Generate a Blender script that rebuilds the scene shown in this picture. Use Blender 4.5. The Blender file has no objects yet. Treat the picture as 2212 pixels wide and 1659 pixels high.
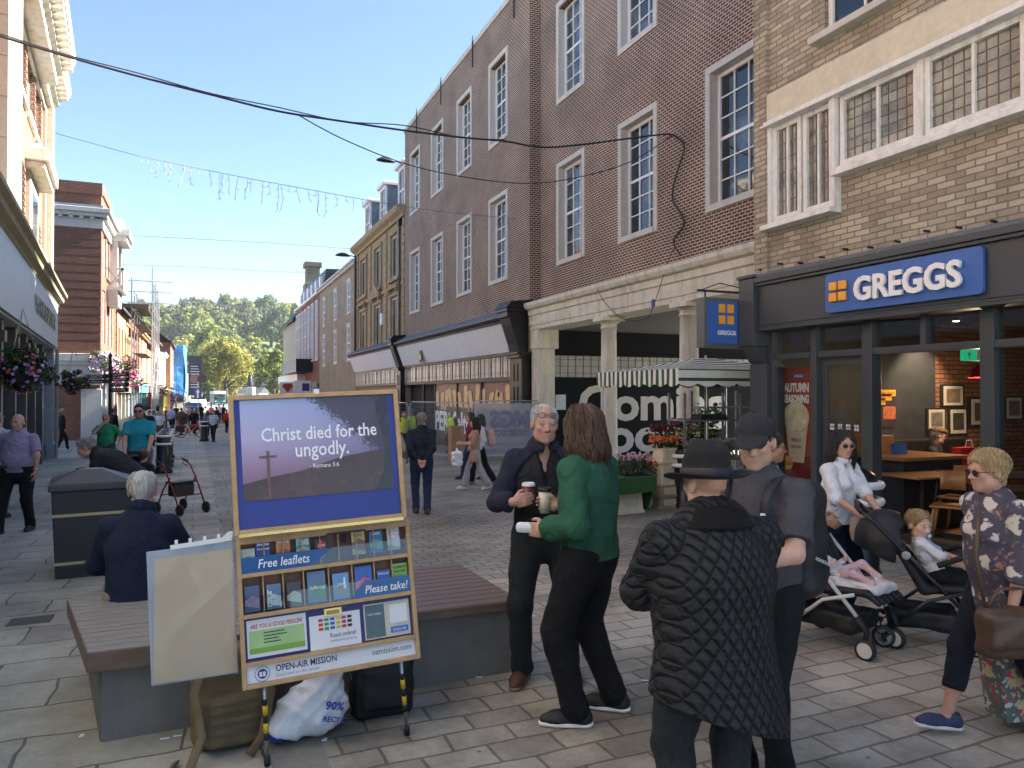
import bpy, bmesh, math, random, time
import numpy as np
from mathutils import Vector, Matrix, Euler
T0 = time.time()
R_ = math.radians
scene = bpy.context.scene
COL = scene.collection
random.seed(7)
# ------------------------------------------------------------------ camera, sky, sun, exposure
FPX, UC, VC = 1600.0, 1106.0, 829.5          # focal length and centre in a 2212 x 1659 frame
YAW, PITCH, EYE = R_(23.0), math.atan(19.5 / 1600), 1.78
cd = bpy.data.cameras.new('camera'); cam = bpy.data.objects.new('camera', cd); COL.objects.link(cam)
cam.location = (0, 0, EYE)
cam.rotation_euler = (math.pi / 2 + PITCH, 0, -YAW)
cd.sensor_width = 36; cd.lens = 36 * FPX / 2212; cd.clip_start = 0.05; cd.clip_end = 3000
scene.camera = cam
SUN_AZ, SUN_EL = 91.0, 37.5                  # compass from +Y (down the street) towards +X
world = bpy.data.worlds.new('World'); scene.world = world; world.use_nodes = True
wn = world.node_tree.nodes; wn.clear()
bg = wn.new('ShaderNodeBackground'); sk = wn.new('ShaderNodeTexSky'); wo = wn.new('ShaderNodeOutputWorld')
sk.sky_type = 'NISHITA'; sk.sun_disc = False
sk.sun_elevation = R_(SUN_EL); sk.sun_rotation = R_(SUN_AZ)
sk.air_density = 0.8; sk.dust_density = 0.3; sk.ozone_density = 3.0; sk.altitude = 100
bg.inputs['Strength'].default_value = 0.05
tn = wn.new('ShaderNodeMix'); tn.data_type = 'RGBA'; tn.blend_type = 'MULTIPLY'; tn.inputs[0].default_value = 1.0; tn.inputs[7].default_value = (1.0, .975, .95, 1)
world.node_tree.links.new(sk.outputs[0], tn.inputs[6]); world.node_tree.links.new(tn.outputs[2], bg.inputs[0]); world.node_tree.links.new(bg.outputs[0], wo.inputs[0])
sd = bpy.data.lights.new('sun', 'SUN'); sun = bpy.data.objects.new('sun', sd); COL.objects.link(sun)
sd.energy = 5.0; sd.angle = R_(0.5); sd.color = (1.0, 0.94, 0.84)
_s = Vector((math.sin(R_(SUN_AZ)) * math.cos(R_(SUN_EL)), math.cos(R_(SUN_AZ)) * math.cos(R_(SUN_EL)), math.sin(R_(SUN_EL))))
sun.rotation_euler = _s.to_track_quat('Z', 'Y').to_euler(); sun.location = (20, 20, 40)
scene.view_settings.view_transform = 'Standard'; scene.view_settings.look = 'None'
scene.view_settings.gamma = 1.0; scene.view_settings.use_curve_mapping = False
scene.view_settings.exposure = 2.88
scene.render.engine = 'CYCLES'
scene.cycles.max_bounces = 6; scene.cycles.transparent_max_bounces = 12
scene.cycles.use_denoising = True
# ------------------------------------------------------------------ picture measurements -> world
_F0 = Vector((math.sin(YAW), math.cos(YAW), 0)); _R = Vector((math.cos(YAW), -math.sin(YAW), 0)); _Z = Vector((0, 0, 1))
_F = _F0 * math.cos(PITCH) + _Z * math.sin(PITCH); _U = _Z * math.cos(PITCH) - _F0 * math.sin(PITCH)
CAM = Vector((0, 0, EYE))
def ray(u, v): return _F + _R * ((u - UC) / FPX) + _U * ((VC - v) / FPX)
def at(u, v, d): return CAM + ray(u, v) * d
def gz(y): return -0.02 * min(max(y, -30), 39.0) if y < 39 else -0.78
def G(u, v):
 r = ray(u, v); t = -EYE / (r.z + 0.02 * r.y)
 if (r * t).y > 39: t = (-0.78 - EYE) / r.z
 return CAM + r * t
def on_x(u, v, X):
 r = ray(u, v); return CAM + r * (X / r.x)
def on_y(u, v, Y):
 r = ray(u, v); return CAM + r * (Y / r.y)
def yx(u, X): return on_x(u, VC, X).y
# ------------------------------------------------------------------ materials
MATS = {}
def newmat(name):
 m = bpy.data.materials.new(name); m.use_nodes = True
 nt = m.node_tree; b = nt.nodes['Principled BSDF']
 return m, nt, b
def N(nt, typ, **kw):
 n = nt.nodes.new(typ)
 for k, v in kw.items():
  if k in n.inputs.keys() if hasattr(n.inputs, 'keys') else False: n.inputs[k].default_value = v
  else: setattr(n, k, v)
 return n
def rgba(c): return (c[0], c[1], c[2], 1.0)
def objco(nt, scale=None):
 t = nt.nodes.new('ShaderNodeTexCoord')
 if scale is None: return t.outputs['Object']
 mp = nt.nodes.new('ShaderNodeMapping'); mp.inputs['Scale'].default_value = scale
 nt.links.new(t.outputs['Object'], mp.inputs['Vector']); return mp.outputs[0]
def ramp(nt, fac, stops):
 r = nt.nodes.new('ShaderNodeValToRGB'); e = r.color_ramp.elements
 while len(e) < len(stops): e.new(0.5)
 for x, (p, c) in zip(e, stops): x.position = p; x.color = rgba(c) if len(c) == 3 else c
 nt.links.new(fac, r.inputs[0]); return r.outputs[0]
def noise(nt, vec, scale, detail=3, rough=0.55):
 n = nt.nodes.new('ShaderNodeTexNoise'); n.inputs['Scale'].default_value = scale
 n.inputs['Detail'].default_value = detail; n.inputs['Roughness'].default_value = rough
 if vec is not None: nt.links.new(vec, n.inputs['Vector'])
 return n.outputs[0]
def mix(nt, a, b, fac, typ='MIX'):
 m = nt.nodes.new('ShaderNodeMix'); m.data_type = 'RGBA'; m.blend_type = typ
 for s, x in ((6, a), (7, b)):
  if isinstance(x, (tuple, list)): m.inputs[s].default_value = rgba(x)
  else: nt.links.new(x, m.inputs[s])
 if isinstance(fac, (int, float)): m.inputs[0].default_value = fac
 else: nt.links.new(fac, m.inputs[0])
 return m.outputs[2]
def bump(nt, b, h, strength, dist=0.01):
 n = nt.nodes.new('ShaderNodeBump'); n.inputs['Strength'].default_value = strength; n.inputs['Distance'].default_value = dist
 nt.links.new(h, n.inputs['Height']); nt.links.new(n.outputs[0], b.inputs['Normal'])
def mul(c, f): return tuple(min(1, max(0, x * f)) for x in c)
def pm(name, col, rough=0.6, var=0.18, scale=6, bmp=0.0, bscale=60, spec=0.5, metal=0.0, stretch=None, coat=0, sss=0):
 """plain material with mottled colour, uneven gloss and a little relief"""
 if name in MATS: return MATS[name]
 m, nt, b = newmat(name)
 co = objco(nt, stretch)
 f = noise(nt, co, scale, 5, 0.6)
 c = ramp(nt, f, [(0.25, mul(col, 1 - var)), (0.75, mul(col, 1 + var))])
 nt.links.new(c, b.inputs['Base Color'])
 rr = ramp(nt, f, [(0.2, (max(0, rough - .08),) * 3), (0.8, (min(1, rough + .08),) * 3)])
 nt.links.new(rr, b.inputs['Roughness'])
 b.inputs['Specular IOR Level'].default_value = spec; b.inputs['Metallic'].default_value = metal
 b.inputs['Coat Weight'].default_value = coat
 if sss: b.inputs['Subsurface Weight'].default_value = sss; b.inputs['Subsurface Radius'].default_value = (.02, .008, .004); b.inputs['Subsurface Scale'].default_value = 0.5
 if bmp: bump(nt, b, noise(nt, co, bscale, 4, 0.65), bmp, 0.008)
 MATS[name] = m; return m
def brick(name, c1, c2, mortar, bw=0.225, bh=0.075, mo=0.010, dark=None, patch=0.25, rough=0.85, flat=False, bmp=0.5, rowsquash=1.0, big=None):
 """courses laid in the object's own frame: (x + y, z) on walls, (x, y) on the ground"""
 if name in MATS: return MATS[name]
 m, nt, b = newmat(name)
 co = objco(nt); sp = nt.nodes.new('ShaderNodeSeparateXYZ'); nt.links.new(co, sp.inputs[0])
 cb = nt.nodes.new('ShaderNodeCombineXYZ')
 if flat:
  nt.links.new(sp.outputs[0], cb.inputs[0]); nt.links.new(sp.outputs[1], cb.inputs[1])
 else:
  ad = nt.nodes.new('ShaderNodeMath'); nt.links.new(sp.outputs[0], ad.inputs[0]); nt.links.new(sp.outputs[1], ad.inputs[1])
  nt.links.new(ad.outputs[0], cb.inputs[0]); nt.links.new(sp.outputs[2], cb.inputs[1])
 # slightly wandering joints
 wv = nt.nodes.new('ShaderNodeTexNoise'); wv.inputs['Scale'].default_value = 2.5
 nt.links.new(co, wv.inputs['Vector'])
 ws = nt.nodes.new('ShaderNodeVectorMath'); ws.operation = 'MULTIPLY_ADD'
 ws.inputs[1].default_value = (bh * .25,) * 3
 nt.links.new(wv.outputs[1], ws.inputs[0]); nt.links.new(cb.outputs[0], ws.inputs[2])
 br = nt.nodes.new('ShaderNodeTexBrick'); br.inputs['Scale'].default_value = 1.0
 br.inputs['Brick Width'].default_value = bw; br.inputs['Row Height'].default_value = bh
 br.inputs['Mortar Size'].default_value = mo; br.inputs['Mortar Smooth'].default_value = 0.25; br.inputs['Bias'].default_value = -0.1
 br.inputs['Color1'].default_value = rgba(c1); br.inputs['Color2'].default_value = rgba(c2); br.inputs['Mortar'].default_value = rgba(mortar)
 br.offset = 0.5; br.squash = rowsquash
 nt.links.new(ws.outputs[0], br.inputs['Vector'])
 c = br.outputs['Color']
 # single odd bricks, burnt or pale
 if dark:
  b2 = nt.nodes.new('ShaderNodeTexBrick'); b2.offset = 0.5; b2.squash = rowsquash
  for k in ('Scale', 'Brick Width', 'Row Height', 'Mortar Size', 'Mortar Smooth'): b2.inputs[k].default_value = br.inputs[k].default_value
  b2.inputs['Bias'].default_value = -0.55; b2.inputs['Color1'].default_value = (0, 0, 0, 1); b2.inputs['Color2'].default_value = (1, 1, 1, 1); b2.inputs['Mortar'].default_value = (0, 0, 0, 1)
  of = nt.nodes.new('ShaderNodeVectorMath'); of.operation = 'ADD'; of.inputs[1].default_value = (bw * 40, bh * 26, 0)
  nt.links.new(ws.outputs[0], of.inputs[0]); nt.links.new(of.outputs[0], b2.inputs['Vector'])
  c = mix(nt, c, dark, ramp(nt, b2.outputs['Color'], [(0.45, (0, 0, 0)), (0.8, (.9, .9, .9))]))
 pt = noise(nt, co, 0.7 if big is None else big, 5, 0.65)
 c = mix(nt, c, ramp(nt, pt, [(0.3, (1 - patch,) * 3), (0.7, (1 + patch * .6,) * 3)]), 1.0, 'MULTIPLY')
 if flat:
  for sc_, th_, cc_ in ((2.1, .055, (.30, .29, .26)), (3.7, .05, (.06, .055, .05))):
   vo = nt.nodes.new('ShaderNodeTexVoronoi'); vo.inputs['Scale'].default_value = sc_; nt.links.new(co, vo.inputs['Vector']); c = mix(nt, c, cc_, ramp(nt, vo.outputs['Distance'], [(th_ * .6, (.7, .7, .7)), (th_, (0, 0, 0))]))
  st_ = noise(nt, co, .45, 6, .7); c = mix(nt, c, ramp(nt, st_, [(.36, (.62, .60, .56)), (.56, (1.05, 1.05, 1.05))]), 1.0, 'MULTIPLY')
 gr = noise(nt, co, 30, 4, 0.7)
 c = mix(nt, c, ramp(nt, gr, [(0.3, (.8,) * 3), (0.7, (1.15,) * 3)]), 0.6, 'MULTIPLY')
 nt.links.new(c, b.inputs['Base Color']); b.inputs['Roughness'].default_value = rough; b.inputs['Specular IOR Level'].default_value = 0.3
 h = nt.nodes.new('ShaderNodeMath'); h.operation = 'MULTIPLY_ADD'; h.inputs[1].default_value = -1.0
 nt.links.new(br.outputs['Fac'], h.inputs[0]); nt.links.new(gr, h.inputs[2])
 bump(nt, b, h.outputs[0], bmp, 0.006)
 MATS[name] = m; return m
def stone(name, col, stain=(0.25, 0.24, 0.2), amount=0.5, rough=0.85, scale=1.2):
 if name in MATS: return MATS[name]
 m, nt, b = newmat(name)
 co = objco(nt); st = objco(nt, (3.0, 3.0, 0.35))
 c = ramp(nt, noise(nt, co, 9, 6, 0.7), [(0.3, mul(col, .88)), (0.7, mul(col, 1.1))])
 f1 = ramp(nt, noise(nt, st, scale, 5, 0.65), [(0.48, (0, 0, 0)), (0.75, (amount,) * 3)])
 c = mix(nt, c, stain, f1)
 nt.links.new(c, b.inputs['Base Color']); b.inputs['Roughness'].default_value = rough
 bump(nt, b, noise(nt, co, 40, 5, 0.7), 0.25, 0.006)
 MATS[name] = m; return m
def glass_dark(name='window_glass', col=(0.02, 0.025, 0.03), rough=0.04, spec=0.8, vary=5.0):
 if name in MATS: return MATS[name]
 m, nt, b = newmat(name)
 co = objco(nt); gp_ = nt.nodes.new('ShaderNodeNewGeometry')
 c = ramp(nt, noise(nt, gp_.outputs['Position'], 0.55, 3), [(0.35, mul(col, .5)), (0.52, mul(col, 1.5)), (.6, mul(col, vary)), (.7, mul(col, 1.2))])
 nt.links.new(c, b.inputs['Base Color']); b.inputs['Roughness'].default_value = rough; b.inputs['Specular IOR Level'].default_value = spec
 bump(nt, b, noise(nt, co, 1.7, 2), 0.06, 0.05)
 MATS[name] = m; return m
def glass_clear(name='clear_glass', tint=(.9, .93, .92), refl=0.9):
 if name in MATS: return MATS[name]
 m = bpy.data.materials.new(name); m.use_nodes = True; nt = m.node_tree; nt.nodes.clear()
 o = nt.nodes.new('ShaderNodeOutputMaterial'); t = nt.nodes.new('ShaderNodeBsdfTransparent'); g = nt.nodes.new('ShaderNodeBsdfGlossy'); mx = nt.nodes.new('ShaderNodeMixShader')
 t.inputs[0].default_value = rgba(tint); g.inputs['Roughness'].default_value = 0.03; g.inputs[0].default_value = (refl, refl, refl, 1)
 lw = nt.nodes.new('ShaderNodeLayerWeight'); lw.inputs[0].default_value = .5; pw = nt.nodes.new('ShaderNodeMath'); pw.operation = 'POWER'; pw.inputs[1].default_value = 4.5
 ma = nt.nodes.new('ShaderNodeMath'); ma.operation = 'MULTIPLY_ADD'; ma.inputs[1].default_value = .9; ma.inputs[2].default_value = .05
 nt.links.new(lw.outputs['Facing'], pw.inputs[0]); nt.links.new(pw.outputs[0], ma.inputs[0]); nt.links.new(ma.outputs[0], mx.inputs[0]); nt.links.new(t.outputs[0], mx.inputs[1]); nt.links.new(g.outputs[0], mx.inputs[2]); nt.links.new(mx.outputs[0], o.inputs[0])
 MATS[name] = m; return m
def emit(name, col, s):
 if name in MATS: return MATS[name]
 m, nt, b = newmat(name); b.inputs['Base Color'].default_value = rgba(col)
 b.inputs['Emission Color'].default_value = rgba(col); b.inputs['Emission Strength'].default_value = s
 MATS[name] = m; return m
# ------------------------------------------------------------------ mesh building
class MB:
 def __init__(s): s.v = []; s.f = []; s.m = []
 def add(s, vs, fs, mi=0):
  o = len(s.v); s.v += [tuple(p) for p in vs]; s.f += [tuple(i + o for i in f) for f in fs]; s.m += [mi] * len(fs); return s
 def box(s, x0, x1, y0, y1, z0, z1, mi=0, M=None):
  vs = [Vector((x, y, z)) for z in (z0, z1) for y in (y0, y1) for x in (x0, x1)]
  if M is not None: vs = [M @ p for p in vs]
  return s.add(vs, [(0, 2, 3, 1), (4, 5, 7, 6), (0, 1, 5, 4), (2, 6, 7, 3), (0, 4, 6, 2), (1, 3, 7, 5)], mi)
 def quad(s, a, b, c, d, mi=0): return s.add([a, b, c, d], [(0, 1, 2, 3)], mi)
 def prism(s, pts, h0, h1, axis='z', mi=0, M=None):
  n = len(pts)
  def P(p, h):
   q = {'z': (p[0], p[1], h), 'y': (p[0], h, p[1]), 'x': (h, p[0], p[1])}[axis]
   return M @ Vector(q) if M is not None else q
  vs = [P(p, h0) for p in pts] + [P(p, h1) for p in pts]
  fs = [tuple(range(n))[::-1], tuple(range(n, 2 * n))] + [(i, (i + 1) % n, n + (i + 1) % n, n + i) for i in range(n)]
  return s.add(vs, fs, mi)
 def tube(s, pts, r, n=8, mi=0, caps=True, flat=None):
  pts = [Vector(p) for p in pts]; L = len(pts)
  rs = r if isinstance(r, (list, tuple)) else [r] * L
  up = None; vs = []
  for i, p in enumerate(pts):
   t = (pts[min(i + 1, L - 1)] - pts[max(i - 1, 0)]).normalized()
   if up is None:
    up = Vector((0, 0, 1)) if abs(t.z) < 0.95 else Vector((0, 1, 0))
   a = t.cross(up)
   if a.length < 1e-5: a = t.orthogonal()
   a.normalize(); up = a.cross(t).normalized()
   fa, fb = flat if flat else (1, 1)
   for k in range(n):
    q = 2 * math.pi * k / n
    vs.append(p + a * math.cos(q) * rs[i] * fa + up * math.sin(q) * rs[i] * fb)
  fs = [(i * n + k, i * n + (k + 1) % n, (i + 1) * n + (k + 1) % n, (i + 1) * n + k) for i in range(L - 1) for k in range(n)]
  if caps: fs += [tuple(range(n))[::-1], tuple(range((L - 1) * n, L * n))]
  return s.add(vs, fs, mi)
 def lathe(s, prof, n=24, c=(0, 0, 0), mi=0, M=None, sx=1, sy=1, caps=True):
  vs = []
  for r, z in prof:
   for k in range(n):
    q = 2 * math.pi * k / n; p = Vector((c[0] + r * math.cos(q) * sx, c[1] + r * math.sin(q) * sy, c[2] + z))
    vs.append(M @ p if M is not None else p)
  L = len(prof)
  fs = [(i * n + k, i * n + (k + 1) % n, (i + 1) * n + (k + 1) % n, (i + 1) * n + k) for i in range(L - 1) for k in range(n)]
  if caps: fs += [tuple(range(n))[::-1], tuple(range((L - 1) * n, L * n))]
  return s.add(vs, fs, mi)
 def ell(s, c, r, n=12, mi=0):
  if isinstance(r, (int, float)): r = (r, r, r)
  m = max(4, n // 2)
  prof = [(math.sin(math.pi * i / m), -math.cos(math.pi * i / m)) for i in range(m + 1)]
  o = len(s.v); s.lathe([(max(a, 1e-3), z) for a, z in prof], n, (0, 0, 0), mi, caps=False)
  for i in range(o, len(s.v)):
   p = s.v[i]; s.v[i] = (c[0] + p[0] * r[0], c[1] + p[1] * r[1], c[2] + p[2] * r[2])
  return s
 def build(s, name, mats, parent=None, smooth=False, bevel=0, loc=None, M=None, auto=None):
  me = bpy.data.meshes.new(name); me.from_pydata([tuple(p) for p in s.v], [], s.f); me.update()
  if not isinstance(mats, (list, tuple)): mats = [mats]
  for m in mats: me.materials.append(m)
  if len(mats) > 1: me.polygons.foreach_set('material_index', s.m)
  if smooth: me.polygons.foreach_set('use_smooth', [True] * len(me.polygons))
  o = bpy.data.objects.new(name, me); COL.objects.link(o)
  if parent is not None: o.parent = parent
  if loc is not None: o.location = loc
  if M is not None: o.matrix_local = M
  if bevel:
   b = o.modifiers.new('bevel', 'BEVEL'); b.width = bevel; b.segments = 2; b.limit_method = 'ANGLE'; b.angle_limit = R_(40)
  return o
def thing(name, label, cat, loc=(0, 0, 0), rz=0.0, group=None):
 o = bpy.data.objects.new(name, None); COL.objects.link(o); o.empty_display_size = .1
 o.location = loc; o.rotation_euler = (0, 0, rz); return tag(o, label, cat, group)
def tag(o, label, cat, group=None, kind=None):
 if label: o['label'] = label
 if cat: o['category'] = cat
 if group: o['group'] = group
 if kind: o['kind'] = kind
 return o
def structure(o): o['kind'] = 'structure'; return o
def kids(o): return list(o.children)
def dup(o, loc=None, rz=None, label=None, group=None, parent=None):
 c = o.copy(); COL.objects.link(c)
 if parent is not None: c.parent = parent
 if loc is not None: c.location = loc
 if rz is not None: c.rotation_euler = (0, 0, rz)
 if label: c['label'] = label
 if group: c['group'] = group
 for ch in kids(o): dup(ch, parent=c)
 return c
def text(body, size, m, parent, x, y, z, name='lettering', ext=0.004, align='CENTER', off=0.0, sx=1.0, M=None, space=1.0, shear=0.0, res=3):
 """raised lettering facing local -y; (x, y, z) is the middle of its base line"""
 cu = bpy.data.curves.new(name, 'FONT'); cu.body = body; cu.size = size; cu.align_x = align; cu.extrude = ext; cu.offset = off
 cu.space_character = space; cu.shear = shear; cu.resolution_u = res
 t = bpy.data.objects.new(name, cu); COL.objects.link(t)
 dg = bpy.context.evaluated_depsgraph_get(); me = bpy.data.meshes.new_from_object(t.evaluated_get(dg))
 bpy.data.objects.remove(t); bpy.data.curves.remove(cu)
 me.materials.clear(); me.materials.append(m); me.name = name
 o = bpy.data.objects.new(name, me); COL.objects.link(o); o.parent = parent
 L = Matrix.Translation((x, y, z)) @ Matrix.Rotation(math.pi / 2, 4, 'X') @ Matrix.Diagonal((sx, 1, 1, 1))
 o.matrix_local = (M @ L) if M is not None else L
 return o
def wall_holes(mb, s0, s1, h0, h1, holes, y=0.0, depth=0.2, mi=0, mr=None):
 """front face at y with rectangular openings and their reveals going back by depth"""
 if mr is None: mr = mi
 xs = sorted({s0, s1, *[a for h in holes for a in h[:2] if s0 < a < s1]}); zs = sorted({h0, h1, *[a for h in holes for a in h[2:4] if h0 < a < h1]})
 for i in range(len(xs) - 1):
  run = None
  for j in range(len(zs) - 1):
   cx, cz = (xs[i] + xs[i + 1]) / 2, (zs[j] + zs[j + 1]) / 2
   if any(a < cx < b and c < cz < d for a, b, c, d in holes): continue
   mb.quad((xs[i], y, zs[j]), (xs[i + 1], y, zs[j]), (xs[i + 1], y, zs[j + 1]), (xs[i], y, zs[j + 1]), mi)
 for a, b, c, d in holes:
  e = y + depth
  mb.quad((a, y, c), (a, y, d), (a, e, d), (a, e, c), mr); mb.quad((b, y, c), (b, e, c), (b, e, d), (b, y, d), mr)
  mb.quad((a, y, d), (b, y, d), (b, e, d), (a, e, d), mr); mb.quad((a, y, c), (a, e, c), (b, e, c), (b, y, c), mr)
def shell(mb, s0, s1, y0, y1, h0, h1, mi=0, front=False, top=True):
 """sides, back and top of a building block (its street front is built apart)"""
 if front: mb.quad((s0, y0, h0), (s1, y0, h0), (s1, y0, h1), (s0, y0, h1), mi)
 mb.quad((s0, y1, h0), (s0, y0, h0), (s0, y0, h1), (s0, y1, h1), mi); mb.quad((s1, y0, h0), (s1, y1, h0), (s1, y1, h1), (s1, y0, h1), mi)
 mb.quad((s1, y1, h0), (s0, y1, h0), (s0, y1, h1), (s1, y1, h1), mi)
 if top: mb.quad((s0, y0, h1), (s1, y0, h1), (s1, y1, h1), (s0, y1, h1), mi)
def window(parent, a, b, c, d, y, cols, rows, fm, gm, fr=0.06, bar=0.025, meet=True, name='window', dep=0.06):
 """a sash: frame with glazing bars, and its pane behind them"""
 mb = MB()
 mb.box(a, a + fr, y, y + dep, c, d); mb.box(b - fr, b, y, y + dep, c, d); mb.box(a + fr, b - fr, y, y + dep, d - fr, d); mb.box(a + fr, b - fr, y, y + dep, c, c + fr)
 w, h = b - a - 2 * fr, d - c - 2 * fr
 for i in range(1, cols):
  x = a + fr + w * i / cols; mb.box(x - bar / 2, x + bar / 2, y + .012, y + dep, c + fr, d - fr)
 for j in range(1, rows):
  z = c + fr + h * j / rows; t = bar
  if meet and j == rows // 2: t = bar * 2.4
  mb.box(a + fr, b - fr, y + .009 if t > bar else y + .015, y + dep - .002, z - t / 2, z + t / 2)
 f = mb.build(name, fm, parent)
 g = MB(); g.quad((a + fr * .5, y + dep * .7, c + fr * .5), (b - fr * .5, y + dep * .7, c + fr * .5), (b - fr * .5, y + dep * .7, d - fr * .5), (a + fr * .5, y + dep * .7, d - fr * .5))
 g.build('pane', gm, f)
 return f
def profile_run(mb, s0, s1, prof, mi=0):
 """a moulding: profile (y outwards negative, z) swept along x"""
 mb.prism([(p[0], p[1]) for p in prof], s0, s1, 'x', mi)
# ------------------------------------------------------------------ smooth solids from distance fields (bodies, clothes, bags)
def V3(*a): return np.array(a, float)
class SDF:
 def __init__(s, lo, hi, vx):
  s.vx = vx; s.lo = np.array(lo, float) - 3 * vx; n = np.ceil((np.array(hi, float) + 3 * vx - s.lo) / vx).astype(int) + 1
  s.ax = [s.lo[i] + vx * np.arange(n[i]) for i in range(3)]; s.g = np.full(n, 0.5, np.float32)
 def reg(s, lo, hi, mar):
  sl = []
  for i in range(3):
   a = int(np.floor((lo[i] - mar - s.lo[i]) / s.vx)); b = int(np.ceil((hi[i] + mar - s.lo[i]) / s.vx)) + 1
   sl.append(slice(max(0, a), max(0, min(len(s.ax[i]), b))))
  return tuple(sl)
 def put(s, lo, hi, fn, k=.01, op='+'):
  sl = s.reg(lo, hi, k + 4 * s.vx + (.02 if op == '+' else 0)); g = s.g[sl]
  if g.size == 0: return s
  X, Y, Z = np.meshgrid(s.ax[0][sl[0]], s.ax[1][sl[1]], s.ax[2][sl[2]], indexing='ij', sparse=True)
  d = fn(X, Y, Z).astype(np.float32); d = np.broadcast_to(d, g.shape)
  if op == '+': h = np.clip(.5 + .5 * (g - d) / k, 0, 1); s.g[sl] = g * (1 - h) + d * h - k * h * (1 - h)
  elif op == '-': h = np.clip(.5 - .5 * (g + d) / k, 0, 1); s.g[sl] = g * (1 - h) - d * h + k * h * (1 - h)
  elif op == 'add': s.g[sl] = g + d
  return s
 def cone(s, a, b, ra, rb, k=.015, op='+', f=None, fs=1.0, flat=(False, False)):
  a, b = np.array(a, float), np.array(b, float); ba = b - a; L2 = max(ba @ ba, 1e-9); L = math.sqrt(L2); R = max(ra, rb)
  def fn(X, Y, Z):
   px, py, pz = X - a[0], Y - a[1], Z - a[2]; tt = (px * ba[0] + py * ba[1] + pz * ba[2]) / L2; t = np.clip(tt, 0, 1)
   qx, qy, qz = px - t * ba[0], py - t * ba[1], pz - t * ba[2]; q2 = qx * qx + qy * qy + qz * qz
   if f is not None: c = qx * f[0] + qy * f[1] + qz * f[2]; q2 = q2 + (fs * fs - 1) * c * c
   d = np.sqrt(q2) - (ra + (rb - ra) * t)
   if flat[0]: d = np.maximum(d, -tt * L)
   if flat[1]: d = np.maximum(d, (tt - 1) * L)
   return d
  return s.put(np.minimum(a, b) - R, np.maximum(a, b) + R, fn, k, op)
 def ell(s, c, r, k=.015, op='+', M=None):
  c = np.array(c, float); r = np.array(r if hasattr(r, '__len__') else (r, r, r), float); m = r.max() if M is not None else r
  A = np.eye(3) if M is None else np.array(M)
  def fn(X, Y, Z):
   x, y, z = X - c[0], Y - c[1], Z - c[2]
   u, v, w = A[0, 0] * x + A[1, 0] * y + A[2, 0] * z, A[0, 1] * x + A[1, 1] * y + A[2, 1] * z, A[0, 2] * x + A[1, 2] * y + A[2, 2] * z
   k0 = np.sqrt((u / r[0]) ** 2 + (v / r[1]) ** 2 + (w / r[2]) ** 2); k1 = np.sqrt((u / r[0] ** 2) ** 2 + (v / r[1] ** 2) ** 2 + (w / r[2] ** 2) ** 2)
   return k0 * (k0 - 1) / np.maximum(k1, 1e-6)
  return s.put(c - m, c + m, fn, k, op)
 def box(s, c, h, rad=.02, k=.01, op='+', M=None):
  c = np.array(c, float); h = np.array(h, float) - rad; A = np.eye(3) if M is None else np.array(M); m = np.abs(A) @ (h + rad)
  def fn(X, Y, Z):
   x, y, z = X - c[0], Y - c[1], Z - c[2]
   u, v, w = A[0, 0] * x + A[1, 0] * y + A[2, 0] * z, A[0, 1] * x + A[1, 1] * y + A[2, 1] * z, A[0, 2] * x + A[1, 2] * y + A[2, 2] * z
   qx, qy, qz = np.abs(u) - h[0], np.abs(v) - h[1], np.abs(w) - h[2]
   return np.sqrt(np.maximum(qx, 0) ** 2 + np.maximum(qy, 0) ** 2 + np.maximum(qz, 0) ** 2) + np.minimum(np.maximum(qx, np.maximum(qy, qz)), 0) - rad
  return s.put(c - m, c + m, fn, k, op)
 def cut(s, p, n):
  """keep the side the normal points away from"""
  p, n = np.array(p, float), np.array(n, float); n = n / np.linalg.norm(n)
  X, Y, Z = np.meshgrid(*s.ax, indexing='ij', sparse=True)
  s.g = np.maximum(s.g, ((X - p[0]) * n[0] + (Y - p[1]) * n[1] + (Z - p[2]) * n[2]).astype(np.float32)); return s
 def relief(s, fn):
  X, Y, Z = np.meshgrid(*s.ax, indexing='ij', sparse=True); s.g = s.g + fn(X, Y, Z).astype(np.float32); return s
 def creases(s, amp, f=14.0, seed=0.0, stretch=1.0):
  """soft folds"""
  def fn(X, Y, Z):
   a = np.sin(f * 1.0 * X + 1.7 * np.sin(f * .6 * Z * stretch + seed) + seed * 3); b = np.sin(f * 1.3 * Y + 1.3 * np.sin(f * .5 * X + 1.1 * seed)); c = np.sin(f * 1.9 * Z * stretch + 2.2 * np.sin(f * .55 * X - seed) + 1.5 * np.sin(f * .7 * Y))
   return amp * (.6 * c + .45 * a * b + .35 * a * c)
  return s.relief(fn)
 def mesh(s):
  g = s.g; neg = g < 0; sh = np.array(g.shape) - 1
  cs = np.zeros(sh, np.int8); offs = [(i, j, k) for i in (0, 1) for j in (0, 1) for k in (0, 1)]
  for o in offs: cs += neg[o[0]:o[0] + sh[0], o[1]:o[1] + sh[1], o[2]:o[2] + sh[2]]
  act = (cs > 0) & (cs < 8); idx = np.full(sh, -1, np.int32); cells = np.argwhere(act); idx[act] = np.arange(len(cells))
  val = {o: g[cells[:, 0] + o[0], cells[:, 1] + o[1], cells[:, 2] + o[2]] for o in offs}
  P = np.zeros((len(cells), 3)); cnt = np.zeros(len(cells))
  for o in offs:
   for ax in range(3):
    if o[ax]: continue
    p = list(o); p[ax] = 1; va, vb = val[o], val[tuple(p)]; m = (va < 0) != (vb < 0); t = np.where(m, va / np.where(m, va - vb, 1), 0)
    for d in range(3): P[:, d] += m * (o[d] + (t if d == ax else 0))
    cnt += m
  P = (P / cnt[:, None] + cells) * s.vx + s.lo
  Q = []
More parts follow.
